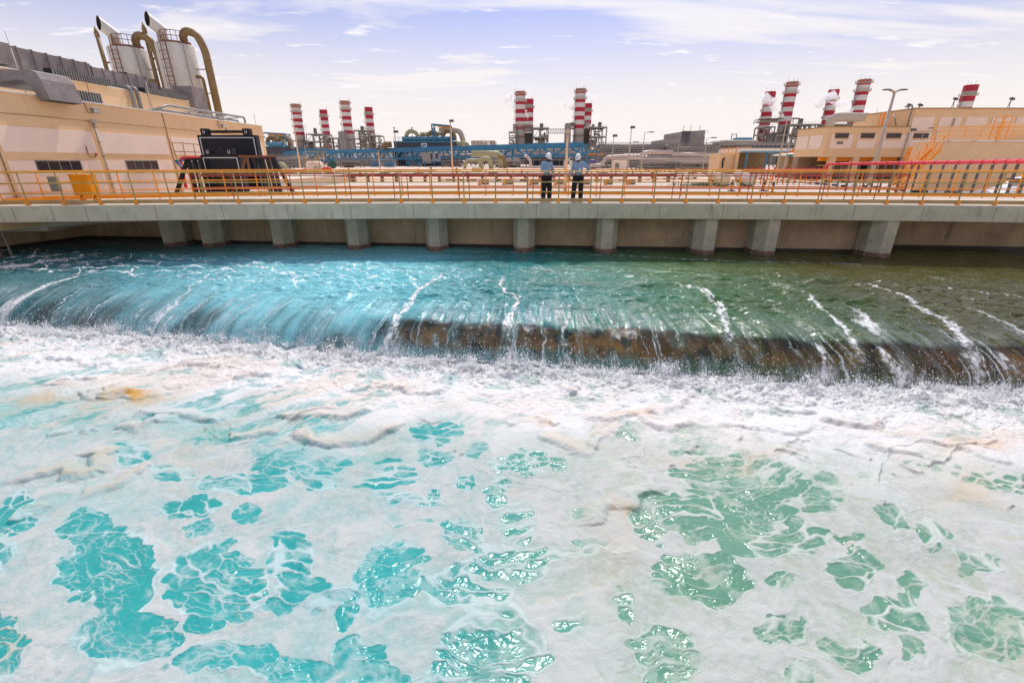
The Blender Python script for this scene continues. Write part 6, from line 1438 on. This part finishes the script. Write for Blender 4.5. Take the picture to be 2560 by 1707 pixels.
for i in range(9): p = s0.lerp(s1,(i+.5)/9); MB().box(p.x-.13,p.x+.13,YK-1.3,YK-.5,p.z,p.z+.04).build('tread', M['orange'], sw)
l0 = atY(2278,378,YK-.5); m_ = MB()
for h in (0,-.45): m_.beam(l0+Vector((0,0,h+.3)), (s1.x+.3,YK-.5,l0.z+h+.3), .05)
for i in range(4): x = l0.x+(s1.x+.3-l0.x)*i/3; m_.beam((x,YK-.5,GZ),(x,YK-.5,l0.z+.3),.05)
m_.build('landing_rail', M['orange'], sw)
rt2 = thing('roof_hatch_tower', 'orange caged hatch frame on the basin near the right frame edge', 'frame', (atY(2520,300,YK+2).x,YK+2,kz)); m_ = MB(); a = atY(2515,292,YK+2); c = atY(2533,292,YK+2)
for x in (a.x,c.x):
    for y in (YK+2,YK+2.8): m_.beam((x,y,kz),(x,y,a.z),.05)
for z in (a.z,a.z-.4,a.z-.8): m_.beam((a.x,YK+2,z),(c.x,YK+2,z),.05); m_.beam((a.x,YK+2,z),(a.x,YK+2.8,z),.05); m_.beam((c.x,YK+2,z),(c.x,YK+2.8,z),.05)
m_.build('frame', M['orange'], rt2)
MB().box(atY(2500,320,YK+3).x, 60, YK+3, YK+9, kz, zof(308,YK+3)).build('upper_wall', M['peach'], ct)
for i, px in enumerate((2375,2437,2495)):
    p = atY(px,349,YK-.1); t_ = thing('basin_lamp', 'small bulkhead lamp on the basin rim, %s'%('left','middle','right')[i]+' of three', 'lamp', (p.x,YK-.1,kz), 'bulkhead lamps on the basin')
    MB().obox((p.x,YK-.2,kz+.05),(.3,.15,.1)).build('housing', M['lamp'], t_)

# ---- red pipe main on stands -----------------------------------------------------------------
rpm = thing('red_pipe_main', 'large red pipe on dark stands along the right', 'pipe', atY(2300,410,33))
def rpY(px): return 44 + (24.5-44)*(px-2066)/(2560-2066)
Pp = [atY(px, 411.5-(px-2066)*.0135-1.2, rpY(px)) for px in range(2070, 2640, 30)]
rr_l = [8.5*rpY(px)*1.0/FOC/2*(1+ (px-2066)/2000) for px in range(2070,2640,30)]
MB().tube([Pp[0]-Vector((0.05,0,1.2)), Pp[0]-Vector((0.02,0,.25))]+Pp, .115, 12).build('pipe', M['red'], rpm)
for i in range(1,len(Pp)):
    d = (Pp[i]-Pp[i-1]).normalized(); MB().tube([Pp[i]-d*.03, Pp[i]+d*.03], .14, 12).build('flange', M['red'], rpm)
for px in list(range(2085,2300,22))+list(range(2300,2640,31)):
    Yp_ = rpY(px); p = atY(px, 411.5-(px-2066)*.0135-1.2, Yp_)
    MB().beam((p.x,p.y+.0,GZ),(p.x,p.y,p.z-.14),.10).build('stand', M['grey2'], rpm)
rm2 = thing('red_valve_manifold', 'row of red valves and low pipes right of the cream road tanks', 'valves', atY(1950,433,52))
MB().tube([atY(1858,427,52), atY(2066,426,50)], .14, 8).build('pipe', M['red'], rm2)
for i in range(15): p = atY(1865+i*14,428,52); MB().lathe([(.22,-.1),(.22,.25),(.08,.3),(.08,.45),(.2,.47)],tuple(p-Vector((0,0,.1))),8).beam((p.x,p.y,GZ),(p.x,p.y,p.z-.1),.09).build('valve', M['red'], rm2)
# long red lines across the yard
for k, (py, Y, r, x0, x1, lab) in enumerate([(437,58,.15,470,1690,'long dark red fire main on dark sleepers across the yard'),(440,52,.07,470,2080,'thin dark red pipe beside the fire main')]):
    t_ = thing('yard_pipe', lab, 'pipe', atY(x0,py,Y)); MB().tube([atY(x0,py,Y), atY((x0+x1)/2,py+1,Y), atY(x1,py,Y)], r, 8).build('pipe', M['maroon'], t_)
    if k == 0:
        for i in range(34): p = atY(x0+(x1-x0)*(i+.5)/34,py,Y); MB().box(p.x-.14,p.x+.14,Y-.3,Y+.3,GZ,p.z-.12).build('sleeper', M['grey2'], t_)
for i, px in enumerate((1212,1272,1337,1399,1465,1522,1578)):
    g0 = atZ(px, 462, GZ); nm = ['first','second','third','fourth','fifth','sixth','seventh'][i]
    t_ = thing('valve_pit', nm + ' brown concrete valve pit from the left in the gravel yard', 'valve pit', (g0.x,g0.y,GZ), 'valve pits in the yard')
    MB().box(g0.x-.42,g0.x+.42,g0.y,g0.y+.8,GZ,GZ+.5).build('curb', M['brownblock'], t_); MB().box(g0.x-.36,g0.x+.36,g0.y+.08,g0.y+.72,GZ+.5,GZ+.53).build('cover', M['steel'], t_)
    MB().tube([(g0.x-.5,g0.y-.7,GZ),(g0.x-.5,g0.y-.7,GZ+.55)],.09,8).lathe([(.22,.0),(.22,.16),(.1,.2)],(g0.x-.5,g0.y-.7,GZ),8).build('marker_bollard', M['orange'], t_)
# kerb
def kerb(pts, lab):
    t_ = thing('kerb', lab, 'kerb', atZ(*pts[0],GZ)); P_ = [atZ(a,c,GZ) for a,c in pts]; w_ = MB(); bl = MB(); s = 0; seg = .75
    for a, c in zip(P_, P_[1:]):
        n = max(1,int((c-a).length/seg))
        for i in range(n):
            (bl if s % 2 else w_).beam(a.lerp(c,i/n)+Vector((0,0,.09)), a.lerp(c,(i+1)/n)+Vector((0,0,.09)), .24, .2); s += 1
    w_.build('white_blocks', M['chalk'], t_); bl.build('black_blocks', M['black'], t_)
kerb([(1885,446),(1960,454),(2060,463),(2130,469)], 'black and white kerb curving behind the right half of the railing, left part')
kerb([(2120,465),(2200,472),(2280,482),(2400,486),(2600,491)], 'black and white kerb in front of the white car')
kerb([(1100,452),(1300,453),(1560,452),(1740,447)], 'thin black and white kerb behind the valve pits')
kerb([(2040,455),(2125,458)], 'short piece of black and white kerb left of the red pipe stands')
# cream road tanks
for i, (px, py) in enumerate(((1812,449),(1874,451))):
    e = atY(px,py,46); f_ = atY(px-78,py-11,72); r = .52; d = (f_-e).normalized()
    e = Vector((e.x,46,GZ+r+.20)); f_ = Vector((f_.x,66,GZ+r+.20))
    t_ = thing('road_tank', 'cream horizontal tank lying in the yard, ' + ('left' if i == 0 else 'right') + ' of the two', 'tank', (e.x,e.y,GZ), 'cream horizontal tanks'); d = (f_-e).normalized()
    MB().tube([e-d*.35, e-d*.2, e, f_, f_+d*.3], [r*.35,r*.8,r,r,r*.5], 22).build('shell', M['tank'] if i else mat('cream_tank',(0.60,0.52,0.36),.5,var=.1), t_)
    for k in range(7):
        p = e.lerp(f_,(k+.3)/7); MB().tube([p-d*.08,p+d*.08], r*1.03, 20).build('band', M['olive'] if k > 2 else M['rust'], t_)
    for k in (.12,.7): p = e.lerp(f_,k); MB().box(p.x-.5,p.x+.5,p.y-.25,p.y+.25,GZ,GZ+.4).build('saddle', M['brownblock'], t_)
for i, px in enumerate((1820,1840,1900,1922)):
    g0 = atZ(px+8, 478+(i%2)*4, GZ); t_ = thing('bollard', ['bollard left of the cream tank end','bollard touching the left cream tank shadow','bollard right of the right cream tank','outermost bollard right of the cream tanks'][i]+', black and orange', 'bollard', g0, 'black and orange bollards')
    MB().tube([g0, g0+Vector((0,0,.55))], .09, 8).build('lower_post', M['orange'], t_); MB().tube([g0+Vector((0,0,.551)), g0+Vector((0,0,.85))], .095, 8).build('black_top', M['black'], t_); MB().box(g0.x-.25,g0.x+.25,g0.y-.2,g0.y+.2,GZ+.01,GZ+.08).build('foot', M['black'], t_)
# low scrub by the tanks
rs = random.Random(8); m_ = MB(); c0 = atZ(1765,464,GZ)
for i in range(420):
    x = c0.x+rs.gauss(0,1.6); y = c0.y+rs.gauss(0,.9); h = rs.uniform(.1,.42); a_ = rs.uniform(0,6.28); dx, dy = .05*math.cos(a_), .05*math.sin(a_); lx_, ly_ = rs.uniform(-.15,.15), rs.uniform(-.15,.15)
    m_.add([(x-dx,y-dy,GZ),(x+dx,y+dy,GZ),(x+lx_,y+ly_,GZ+h)],[(0,1,2)])
so_ = m_.build('scrub', M['scrub']); tag(so_, 'dry olive scrub beside the cream tanks', 'scrub', kind='stuff')
# car
cg = atY(2565,470,27.2); cx, cy = cg.x+.6, 27.5
car = thing('parked_car', 'white car parked behind the railing at the right frame edge', 'car', (cx,cy,GZ))
prof = [(-2.35,.35),(-2.38,.62),(-2.25,.80),(-1.25,.98),(-.95,1.05),(-.35,1.50),(.15,1.60),(1.5,1.58),(2.1,1.15),(2.35,1.05),(2.38,.4)]
def side(y, sc=1.0): return [(cx+a*sc, cy+y, GZ+z) for a, z in prof]
m_ = MB(); n = len(prof); L_ = side(-.86); R2 = side(.86); m_.add(L_+R2, [list(range(n)), list(range(n,2*n))[::-1]] + [(i,n+i,n+(i+1)%n,(i+1)%n) for i in range(n)])
body = m_.build('body', M['carpaint'], car)
md = body.modifiers.new('bevel','BEVEL'); md.width = .07; md.segments = 3
for y in (-.875,.865):
    MB().prism([(0,0),(1,0),(0,1)],0,0)
    g_ = MB(); 
    for poly in ([(-.85,1.05),(-.30,1.46),(.22,1.52),(.22,1.07)],[(.30,1.07),(.30,1.52),(1.42,1.50),(1.85,1.12)]):
        k = len(poly); g_.add([(cx+a,cy+y,GZ+z) for a,z in poly]+[(cx+a,cy+y+.01,GZ+z) for a,z in poly], [list(range(k)), list(range(k,2*k))[::-1]]+[(i,(i+1)%k,k+(i+1)%k,k+i) for i in range(k)])
    g_.build('side_window', M['glass'], car)
MB().obox((cx-.67,cy,GZ+1.29),(.02,1.45,.62),ry=-.93+1.571*0).build('windscreen', M['glass'], car)
MB().box(cx-.85,cx-.65,cy-1.02,cy-.87,GZ+1.06,GZ+1.2).build('wing_mirror', M['carpaint'], car)
for x in (-1.5,1.5):
    for y in (-.80,.80):
        w = MB().tube([(cx+x,cy+y-.11,GZ+.34),(cx+x,cy+y+.11,GZ+.34)], .34, 20).build('wheel', M['rubber'], car); MB().tube([(cx+x,cy+y-.12,GZ+.34),(cx+x,cy+y+.12,GZ+.34)], .2, 14).build('rim', M['steel'], w)
for y in (-.62,.62): MB().obox((cx-2.36,cy+y,GZ+.66),(.06,.36,.16)).build('headlight', M['lamp'], car)

# ---- lamp posts ---------------------------------------------------------------------------------
def lamp_post(px, yt, Y, kind, lab, r=.09, m='beige', base=GZ):
    p = atY(px, yt, Y); h = p.z; x = p.x
    t_ = thing('lamp_post', lab, 'lamp post', (x,Y,base), 'lamp posts')
    MB().tube([(x,Y,base),(x,Y,h)], [r*1.2,r*.55], 10).build('pole', M[m], t_)
    s = max(.35, Y/90)
    if kind == 'twin':
        for d in (-1,1):
            a_ = MB().tube(bend([(x,Y,h-.1),(x+d*.5*s,Y,h+.12*s),(x+d*.9*s,Y,h+.2*s)],.2), r*.5, 6).build('arm', M[m], t_)
            ob_ = MB().lathe([(.02,-.10),(.26,-.08),(.36,.0),(.26,.10),(.02,.14)],(0,0,0),12).build('lantern', M['grey2'], t_); ob_.location = (x+d*1.45*s-t_['o_'][0], 0, h+.26*s-t_['o_'][2]); ob_.scale = (2.3*s, 1.5*s, 1.1*s)
            for v in ob_.data.vertices: v.co += Vector(t_['o_'])
            ob_.data.update()
    elif kind == 'arm':
        MB().tube(bend([(x,Y,h-.3*s),(x,Y,h),(x+.9*s,Y,h+.12*s)],.25), r*.5, 6).build('arm', M[m], t_); MB().obox((x+1.2*s,Y,h+.1*s),(.9*s,.3*s,.16*s)).build('lantern', M['grey2'], t_)
    elif kind == 'head':
        MB().obox((x+.2*s,Y,h+.1*s),(.8*s,.4*s,.4*s)).build('lantern', M['grey2'], t_)
    elif kind == 'box':
        MB().lathe([(r*1.3,h-.02),(r*1.9,h+.04),(r*1.9,h+.2),(.02,h+.24)],(x,Y,0),8).build('lantern', M['beige'], t_)
    return t_
for t_ in [0]:
    lamp_post(2237,229,50,'twin','tall twin-armed lamp post in front of the right building',.2)
    lamp_post(1968,301,70,'twin','twin-armed lamp post in front of the tallest chimney',.12)
    lamp_post(1977,340,69,'head','short lamp post beside the twin-armed one at the shed',.11)
    lamp_post(1126,304,88,'head','tall tan lamp post in front of the dark evaporator house',.14,'peach')
    lamp_post(735,322,78,'arm','tan lamp post in front of the leftmost chimney',.13,'peach')
    lamp_post(761,365,90,'arm','short pale lamp post left of the white vessel',.08)
    lamp_post(945,373,90,'head','short tan lamp post left of the dark evaporator house',.11,'peach')
    lamp_post(1579,320,95,'head','tallest slim lamp post on the skyline right of the men',.11)
    lamp_post(1534.8,341,100,'head','slim lamp post nearest the right man',.11)
    lamp_post(1612,332,98,'arm','lamp post with a right-hand arm right of the tallest slim one',.11)
    lamp_post(1574,357,120,'arm','short lamp post hidden behind the tallest slim one',.09)
    lamp_post(1768,346,100,'arm','lamp post with an arm in front of the grey hall',.11)
    lamp_post(1697,362,110,'arm','short lamp post left of the grey hall lamp',.09)
    lamp_post(2312,322,58,'arm','thin lamp post in front of the middle windows of the right building',.05)
    lamp_post(2281,326,57,'head','thin lamp post left of the middle windows of the right building',.05)
    lamp_post(987,331,212,'head','lamp on the left end of the dark evaporator roof',.10)
lp = lamp_post(1419,332,41,'box','thick tan post with a square cap between the two men',.13,'peach')

# ================================================================== PEOPLE
def skin_obj(name, verts, edges, radii, m, parent, sub=2, root=0):
    o0 = Vector(parent['o_']); me = bpy.data.meshes.new(name); me.from_pydata([tuple(Vector(v)-o0) for v in verts], edges, []); me.materials.append(m)
    ob = bpy.data.objects.new(name, me); COL.objects.link(ob); ob.parent = parent; ob['o_'] = tuple(o0)
    sk = ob.modifiers.new('skin','SKIN'); sk.use_smooth_shade = True
    for i, r in enumerate(radii):
        v = me.skin_vertices[0].data[i]; v.radius = r if isinstance(r, tuple) else (r, r); v.use_root = (i == root)
    sb = ob.modifiers.new('sub','SUBSURF'); sb.levels = sub; sb.render_levels = sub
    return ob
SKIN = mat('brown_skin', (0.30,0.15,0.085), .55, var=.08); SHIRT = mat('light_blue_shirt', (0.25,0.34,0.50), .85, var=.10, scale=9, bump=.4)
TROU = mat('black_trousers', (0.012,0.012,0.016), .85, var=.3, scale=8); SHOE = mat('black_shoes', (0.01,0.01,0.01), .4); BEARD = mat('black_hair', (0.012,0.009,0.008), .85)
HELM = mat('white_helmet', (0.80,0.80,0.80), .25, var=.02, spec=.6); BADGE = mat('badge_white', (0.75,0.75,0.72), .4, var=.05); EYE = mat('eye_dark', (0.02,0.015,0.012), .3)
def person(x, y, face, lab, pose):
    "face: turn about z (0 looks at the camera, positive turns to the photo's right)"
    t_ = thing('person', lab, 'person', (x,y,0))
    cf, sf = math.cos(face), math.sin(face)
    def T(p): a, b_, z = p; return (x + a*cf - b_*sf, y + a*sf + b_*cf, z)     # local: +x photo-right, -y towards the camera
    J = pose
    V_ = [T(p) for p in J['pts']]
    skin_obj('body', V_, J['edges'], J['rad'], SKIN, t_, 2, 0)
    # shirt
    skin_obj('shirt', [T(p) for p in J['shirt']], J['sedges'], J['srad'], SHIRT, t_, 2, 0)
    skin_obj('trousers', [T(p) for p in J['tr']], J['tedges'], J['trad'], TROU, t_, 2, 0)
    for f in J['feet']:
        a = Vector(T(f[0])); b_ = Vector(T(f[1])); d = (b_-a).normalized(); s_ = Vector((-d.y,d.x,0))*.048
        vs = [];
        for k, (q, w_, h_) in enumerate(((-.05,.75,.075),(.06,1.0,.085),(.16,1.05,.06),(.225,.7,.04))):
            c = a + d*q; vs += [c-s_*w_, c+s_*w_, c+s_*w_*.8+Vector((0,0,h_)), c-s_*w_*.8+Vector((0,0,h_))]
        fs = [(0,3,2,1),(12,13,14,15)] + [(k*4+j, k*4+(j+1)%4, k*4+4+(j+1)%4, k*4+4+j) for k in range(3) for j in range(4)]
        MB().add([(v.x,v.y,max(.004,v.z)) for v in vs], fs, True).build('shoe', SHOE, t_)
    hc = Vector(T(J['head'])); hd = J['tilt']; up = Matrix.Rotation(face,3,'Z') @ Matrix.Rotation(J.get('turn',0),3,'Z') @ Matrix.Rotation(hd,3,'X')
    def H_(p): q = up @ Vector(p); return (hc.x+q.x, hc.y+q.y, hc.z+q.z)
    # head details: ears, nose, eyes, beard
    def ell(c, r, mat_, nm, par, n1=10, n2=8, clip=None):
        vs = []; fs = []
        for i in range(n2+1):
            ph_ = math.pi*i/n2
            for j_ in range(n1):
                a = 2*math.pi*j_/n1; vs.append(H_((c[0]+r[0]*math.sin(ph_)*math.cos(a), c[1]+r[1]*math.sin(ph_)*math.sin(a), c[2]+r[2]*math.cos(ph_))))
        for i in range(n2):
            for j_ in range(n1): fs.append((i*n1+j_,(i+1)*n1+j_,(i+1)*n1+(j_+1)%n1,i*n1+(j_+1)%n1))
        return MB().add(vs, fs, True).build(nm, mat_, par)
    hdm = ell((0,0,0), (.078,.098,.115), SKIN, 'head', t_, 20, 14)
    ell((0,-.100,-.012), (.016,.024,.026), SKIN, 'nose', hdm)
    for s_ in (-1,1):
        ell((s_*.079,.005,-.005), (.012,.022,.032), SKIN, 'ear', hdm); ell((s_*.032,-.088,.018), (.014,.010,.009), EYE, 'eye', hdm)
    ell((0,-.052,-.072), (.064,.056,.058), BEARD, 'beard', hdm, 14, 10); ell((0,-.094,-.047), (.032,.014,.010), BEARD, 'moustache', hdm); ell((0,.03,-.01), (.081,.075,.085), BEARD, 'hair', hdm, 14, 10)
    ell((0,-.107,-.062), (.020,.006,.006), mat('lips',(0.25,0.09,0.07),.5) if 'lips' not in bpy.data.materials else bpy.data.materials['lips'], 'mouth', hdm)
    # helmet
    vs = []; fs = []; n1 = 24; rings = [(0,.100,.118,.045),(0,.101,.120,.07),(0,.096,.116,.115),(0,.078,.096,.155),(0,.048,.06,.180),(0,.012,.015,.188)]
    for _, rx, ry, z in rings:
        for j_ in range(n1): a = 2*math.pi*j_/n1; vs.append(H_((rx*math.cos(a), ry*math.sin(a)+.005, z)))
    for i in range(len(rings)-1):
        for j_ in range(n1): fs.append((i*n1+j_, i*n1+(j_+1)%n1, (i+1)*n1+(j_+1)%n1, (i+1)*n1+j_))
    fs.append([(len(rings)-1)*n1+j_ for j_ in range(n1)])
    he = MB().add(vs, fs, True).build('helmet', HELM, t_)
    vs = []; fs = []
    for z, k in ((.050,0),(.040,1),(.034,1)):
        for j_ in range(n1):
            a = 2*math.pi*j_/n1; fwd = max(0,-math.sin(a)); e_ = (.012+.055*fwd**2) if k else 0; vs.append(H_(((.101+e_*.6)*math.cos(a), (.120+e_)*math.sin(a)+.005, z-.012*fwd*k)))
    for i in range(2):
        for j_ in range(n1): fs.append((i*n1+j_, (i+1)*n1+j_, (i+1)*n1+(j_+1)%n1, i*n1+(j_+1)%n1))
    MB().add(vs, fs, True).build('helmet_brim', HELM, he)
    vs = []; 
    MB().add([H_(p) for p in ((-.008,-.112,.09),(.008,-.112,.09),(.008,-.09,.155),(.008,0,.193),(.008,.09,.16),(-.008,.09,.16),(-.008,0,.193),(-.008,-.09,.155))], [(0,1,2,7),(7,2,3,6),(6,3,4,5)]).build('helmet_ridge', HELM, he)
    sx_ = J.get('logo', 0.05)
    lg = []; 
    for j_ in range(8): a = 2*math.pi*j_/8; lg.append(H_((sx_+.016*math.cos(a), -.122+abs(sx_)*.28, .085+.018*math.sin(a))))
    MB().add(lg, [list(range(8))]).build('helmet_emblem', mat('helmet_emblem_blue',(0.02,0.10,0.30),.5) if 'helmet_emblem_blue' not in bpy.data.materials else bpy.data.materials['helmet_emblem_blue'], he)
    if 'badge' in J:
        bx, by, bz = J['badge']; MB().add([T((bx-.03,by,bz-.045)),T((bx+.03,by,bz-.045)),T((bx+.03,by,bz+.045)),T((bx-.03,by,bz+.045)),T((bx-.03,by+.006,bz-.045)),T((bx+.03,by+.006,bz-.045)),T((bx+.03,by+.006,bz+.045)),T((bx-.03,by+.006,bz+.045))],[(0,1,2,3),(7,6,5,4),(0,4,5,1),(3,2,6,7),(0,3,7,4),(1,5,6,2)]).build('id_badge', BADGE, t_)
    return t_
def hand(wrist, d, palm_n, side):
    "vertices, edges and radii of a hand of five fingers; d along the forearm, palm_n out of the palm"
    w = Vector(wrist); d = Vector(d).normalized(); nrm = Vector(palm_n).normalized(); s_ = d.cross(nrm).normalized()*side
    pts = [w+d*.03, w+d*.075]; rad = [(.028,.02),(.036,.017)]; ed = [(0,1)]
    for i, (off, ln) in enumerate(((-.028,.07),(-.010,.08),(.009,.075),(.026,.058))):
        b_ = w+d*.085+s_*off; k = len(pts); pts += [b_, b_+d*ln*.5+nrm*.012, b_+d*ln*.85+nrm*.038]; rad += [.010,.009,.007]; ed += [(1,k),(k,k+1),(k+1,k+2)]
    b_ = w+d*.03-s_*.035; k = len(pts); pts += [b_, b_-s_*.02+d*.03+nrm*.012, b_-s_*.012+d*.055+nrm*.03]; rad += [.013,.011,.008]; ed += [(0,k),(k,k+1),(k+1,k+2)]
    return pts, ed, rad
def build_pose(legs, torso, armL, armR, head, tilt, **kw):
    # body skeleton
    pel, chest, neck = torso; pts = [pel, chest, neck, head]; ed = [(0,1),(1,2),(2,3)]; rad = [(.11,.08),(.14,.09),.052,.06]
    def chain(ps, rs, frm):
        k = len(pts); prev = frm
        for p, r in zip(ps, rs): pts.append(p); rad.append(r); ed.append((prev, len(pts)-1)); prev = len(pts)-1
        return prev
    for hip, knee, ank in legs: chain([hip,knee,ank], [.075,.055,.038], 0)
    for sh, el, wr, dirv, nrm, sd in (armL, armR):
        e = chain([sh, el, wr], [.04,.028,.024], 1); hp, he_, hr = hand(wr, dirv, nrm, sd); k = len(pts); pts.extend([tuple(p) for p in hp]); rad.extend(hr); ed.append((e,k)); ed.extend([(a+k,b_+k) for a,b_ in he_])
    # shirt over the torso and the arms
    sp = [(pel[0],pel[1],pel[2]-.03), ((pel[0]+chest[0])/2,(pel[1]+chest[1])/2,(pel[2]+chest[2])/2), chest, (neck[0],neck[1],neck[2]-.01)]; se = [(0,1),(1,2),(2,3)]; sr = [(.165,.13),(.165,.135),(.175,.13),(.085,.08)]
    for sh, el, wr, *_ in (armL, armR):
        k = len(sp); s0 = (Vector(sh)*.55+Vector(chest)*.45); sp += [tuple(Vector(sh)+Vector((0,0,-.005))), el, tuple(Vector(el).lerp(Vector(wr),.5)), tuple(Vector(el).lerp(Vector(wr),.93))]; sr += [.09,.076,.064,.052]; se += [(2,k),(k,k+1),(k+1,k+2),(k+2,k+3)]
    tp = [(pel[0],pel[1],pel[2]+.01)]; te = []; tr_ = [(.16,.125)]
    for hip, knee, ank in legs:
        k = len(tp); a_ = Vector(ank); tp += [hip, tuple(Vector(hip).lerp(Vector(knee),.45)), knee, tuple(Vector(knee).lerp(a_,.5)), tuple(a_+Vector((0,0,-.03)))]; tr_ += [.135,.125,.105,.10,.095]; te += [(0,k),(k,k+1),(k+1,k+2),(k+2,k+3),(k+3,k+4)]
    d = dict(pts=pts, edges=ed, rad=rad, shirt=sp, sedges=se, srad=sr, tr=tp, tedges=te, trad=tr_, head=head, tilt=tilt); d.update(kw); return d
p1 = atY(1365, 503, 19.12); p2 = atY(1443, 503, 19.12)
# left man: turned to the photo's right, looking down at his wrist
poseA = build_pose([((-.10,0,.90),(-.115,-.03,.49),(-.12,.02,.09)),((.10,0,.90),(.125,-.04,.49),(.15,.02,.09))],
    [(0,0,.98),(-.01,.01,1.32),(0,-.02,1.50)],
    ((-.175,.0,1.42),(-.235,-.06,1.17),(.03,-.25,1.19),(.95,-.2,-.06),(-.1,-.5,-.8),1),
    ((.165,.0,1.41),(.235,-.05,1.14),(.16,-.25,1.04),(-.6,-.6,-.1),(-.2,.2,-.9),-1),
    (.015,-.065,1.62), .42, turn=.35, logo=.05, feet=[((-.12,.02,0),(-.10,-.2,0)),((.15,.02,0),(.22,-.2,0))], badge=(.07,-.155,1.22))
person(p1.x, 19.15, .35, 'bearded man in white helmet and blue shirt looking down at his wrist, left one', poseA)
poseB = build_pose([((-.10,0,.90),(-.15,-.03,.49),(-.175,.02,.09)),((.10,0,.90),(.12,-.04,.49),(.13,.02,.09))],
    [(0,0,.98),(0,.01,1.32),(-.02,-.02,1.49)],
    ((-.175,.0,1.42),(-.26,.02,1.15),(-.33,-.03,.92),(-.1,-.1,-1),(.6,-.3,0),-1),
    ((.175,.0,1.41),(.41,.02,1.22),(.30,-.14,1.06),(-.55,-.3,-.8),(-.6,.3,.3),1),
    (-.035,-.07,1.60), .48, turn=-.25, logo=-.045, feet=[((-.175,.02,0),(-.22,-.2,0)),((.13,.02,0),(.16,-.2,0))], badge=(.05,-.15,1.20))
person(p2.x, 19.15, -.12, 'man in white helmet and blue shirt with one elbow out, right one', poseB)

for x0_, x1_, y0_, y1_, Y_, nn_, lb_, sd_ in [(700,985,386,408,282,26,'dense grey pipe rack seen through the left half of the blue bridge',11),(1142,1300,384,408,236,14,'dense grey pipe rack seen through the bridge left of the men',12),
        (1460,1560,385,402,205,9,'dense grey pipe rack just behind the blue canopy',13),(640,760,398,418,150,12,'low pipe rack behind the black gate rack',14),(838,985,404,419,200,14,'low pipe rack beneath the condenser shells',15)]:
    rack(x0_, x1_, y0_, y1_, Y_, nn_, lb_, 4, sd_)
tower(1015,1052,398,196,4,'low blue-grey valve platform in front of the dark evaporator house',2,3,2,seed=41,dense=8,mats=('blue','blue','blue2'))
tower(1105,1150,402,180,4,'low valve platform right of the elevated equipment room',2,3,2,seed=42,dense=8,mats=('steel','rust','grey'))
tower(850,900,405,170,4,'low valve platform left of the transformer skids',2,3,2,seed=43,dense=8,mats=('steel','rust','grey'))
tower(1232,1300,404,170,4,'low rusty valve platform left of the men under the bridge end',2,4,2,seed=44,dense=10,mats=('steel','rust','beige'))
tower(1600,1700,406,112,3,'low steel pipe platform right of the pale kiosk',2,5,2,seed=45,dense=14)
tower(1705,1795,408,108,3,'low steel pipe platform left of the tan block',2,5,2,seed=46,dense=14)
rg5 = random.Random(77)
for i in range(26):
    px = 640+i*45+rg5.uniform(-14,14)
    if 1340 < px < 1470: continue
    Yv = rg5.uniform(66,96); g0 = atZ(px, 424, GZ); x = (px-1280)/FOC*(Yv*_cp+2.4*_sp); lb_ = ['red hydrant','grey valve stand','tan junction post'][i%3]
    t_ = thing(('hydrant','valve_stand','junction_post')[i%3], '', 'valve', (x,Yv,GZ), 'small valves and posts in the yard')
    near_ = ['behind the black gate rack','near the white vessel','below the blue bridge left part','in front of the transformer skids','in front of the dark evaporator house','below the khaki pipe loops','left of the men','right of the men','in front of the grey pipe racks','in front of the grey hall','in front of the tan block'][min(10,int((px-640)/107))]
    t_['label'] = lb_ + ' ' + near_
    mm_ = (M['red'],M['steel'],M['toe'])[i%3]; h = rg5.uniform(.8,1.4)
    MB().lathe([(.16,0),(.16,h*.7),(.26,h*.72),(.26,h*.8),(.14,h*.85),(.05,h)],(x,Yv,GZ),8).build('stem', mm_, t_)
    MB().tube([(x-.8,Yv,GZ+h*.45),(x+.8,Yv,GZ+h*.45)],.12,8).build('side_pipe', (M['lagging'],M['steel'],M['khaki'])[(i//3)%3], t_)
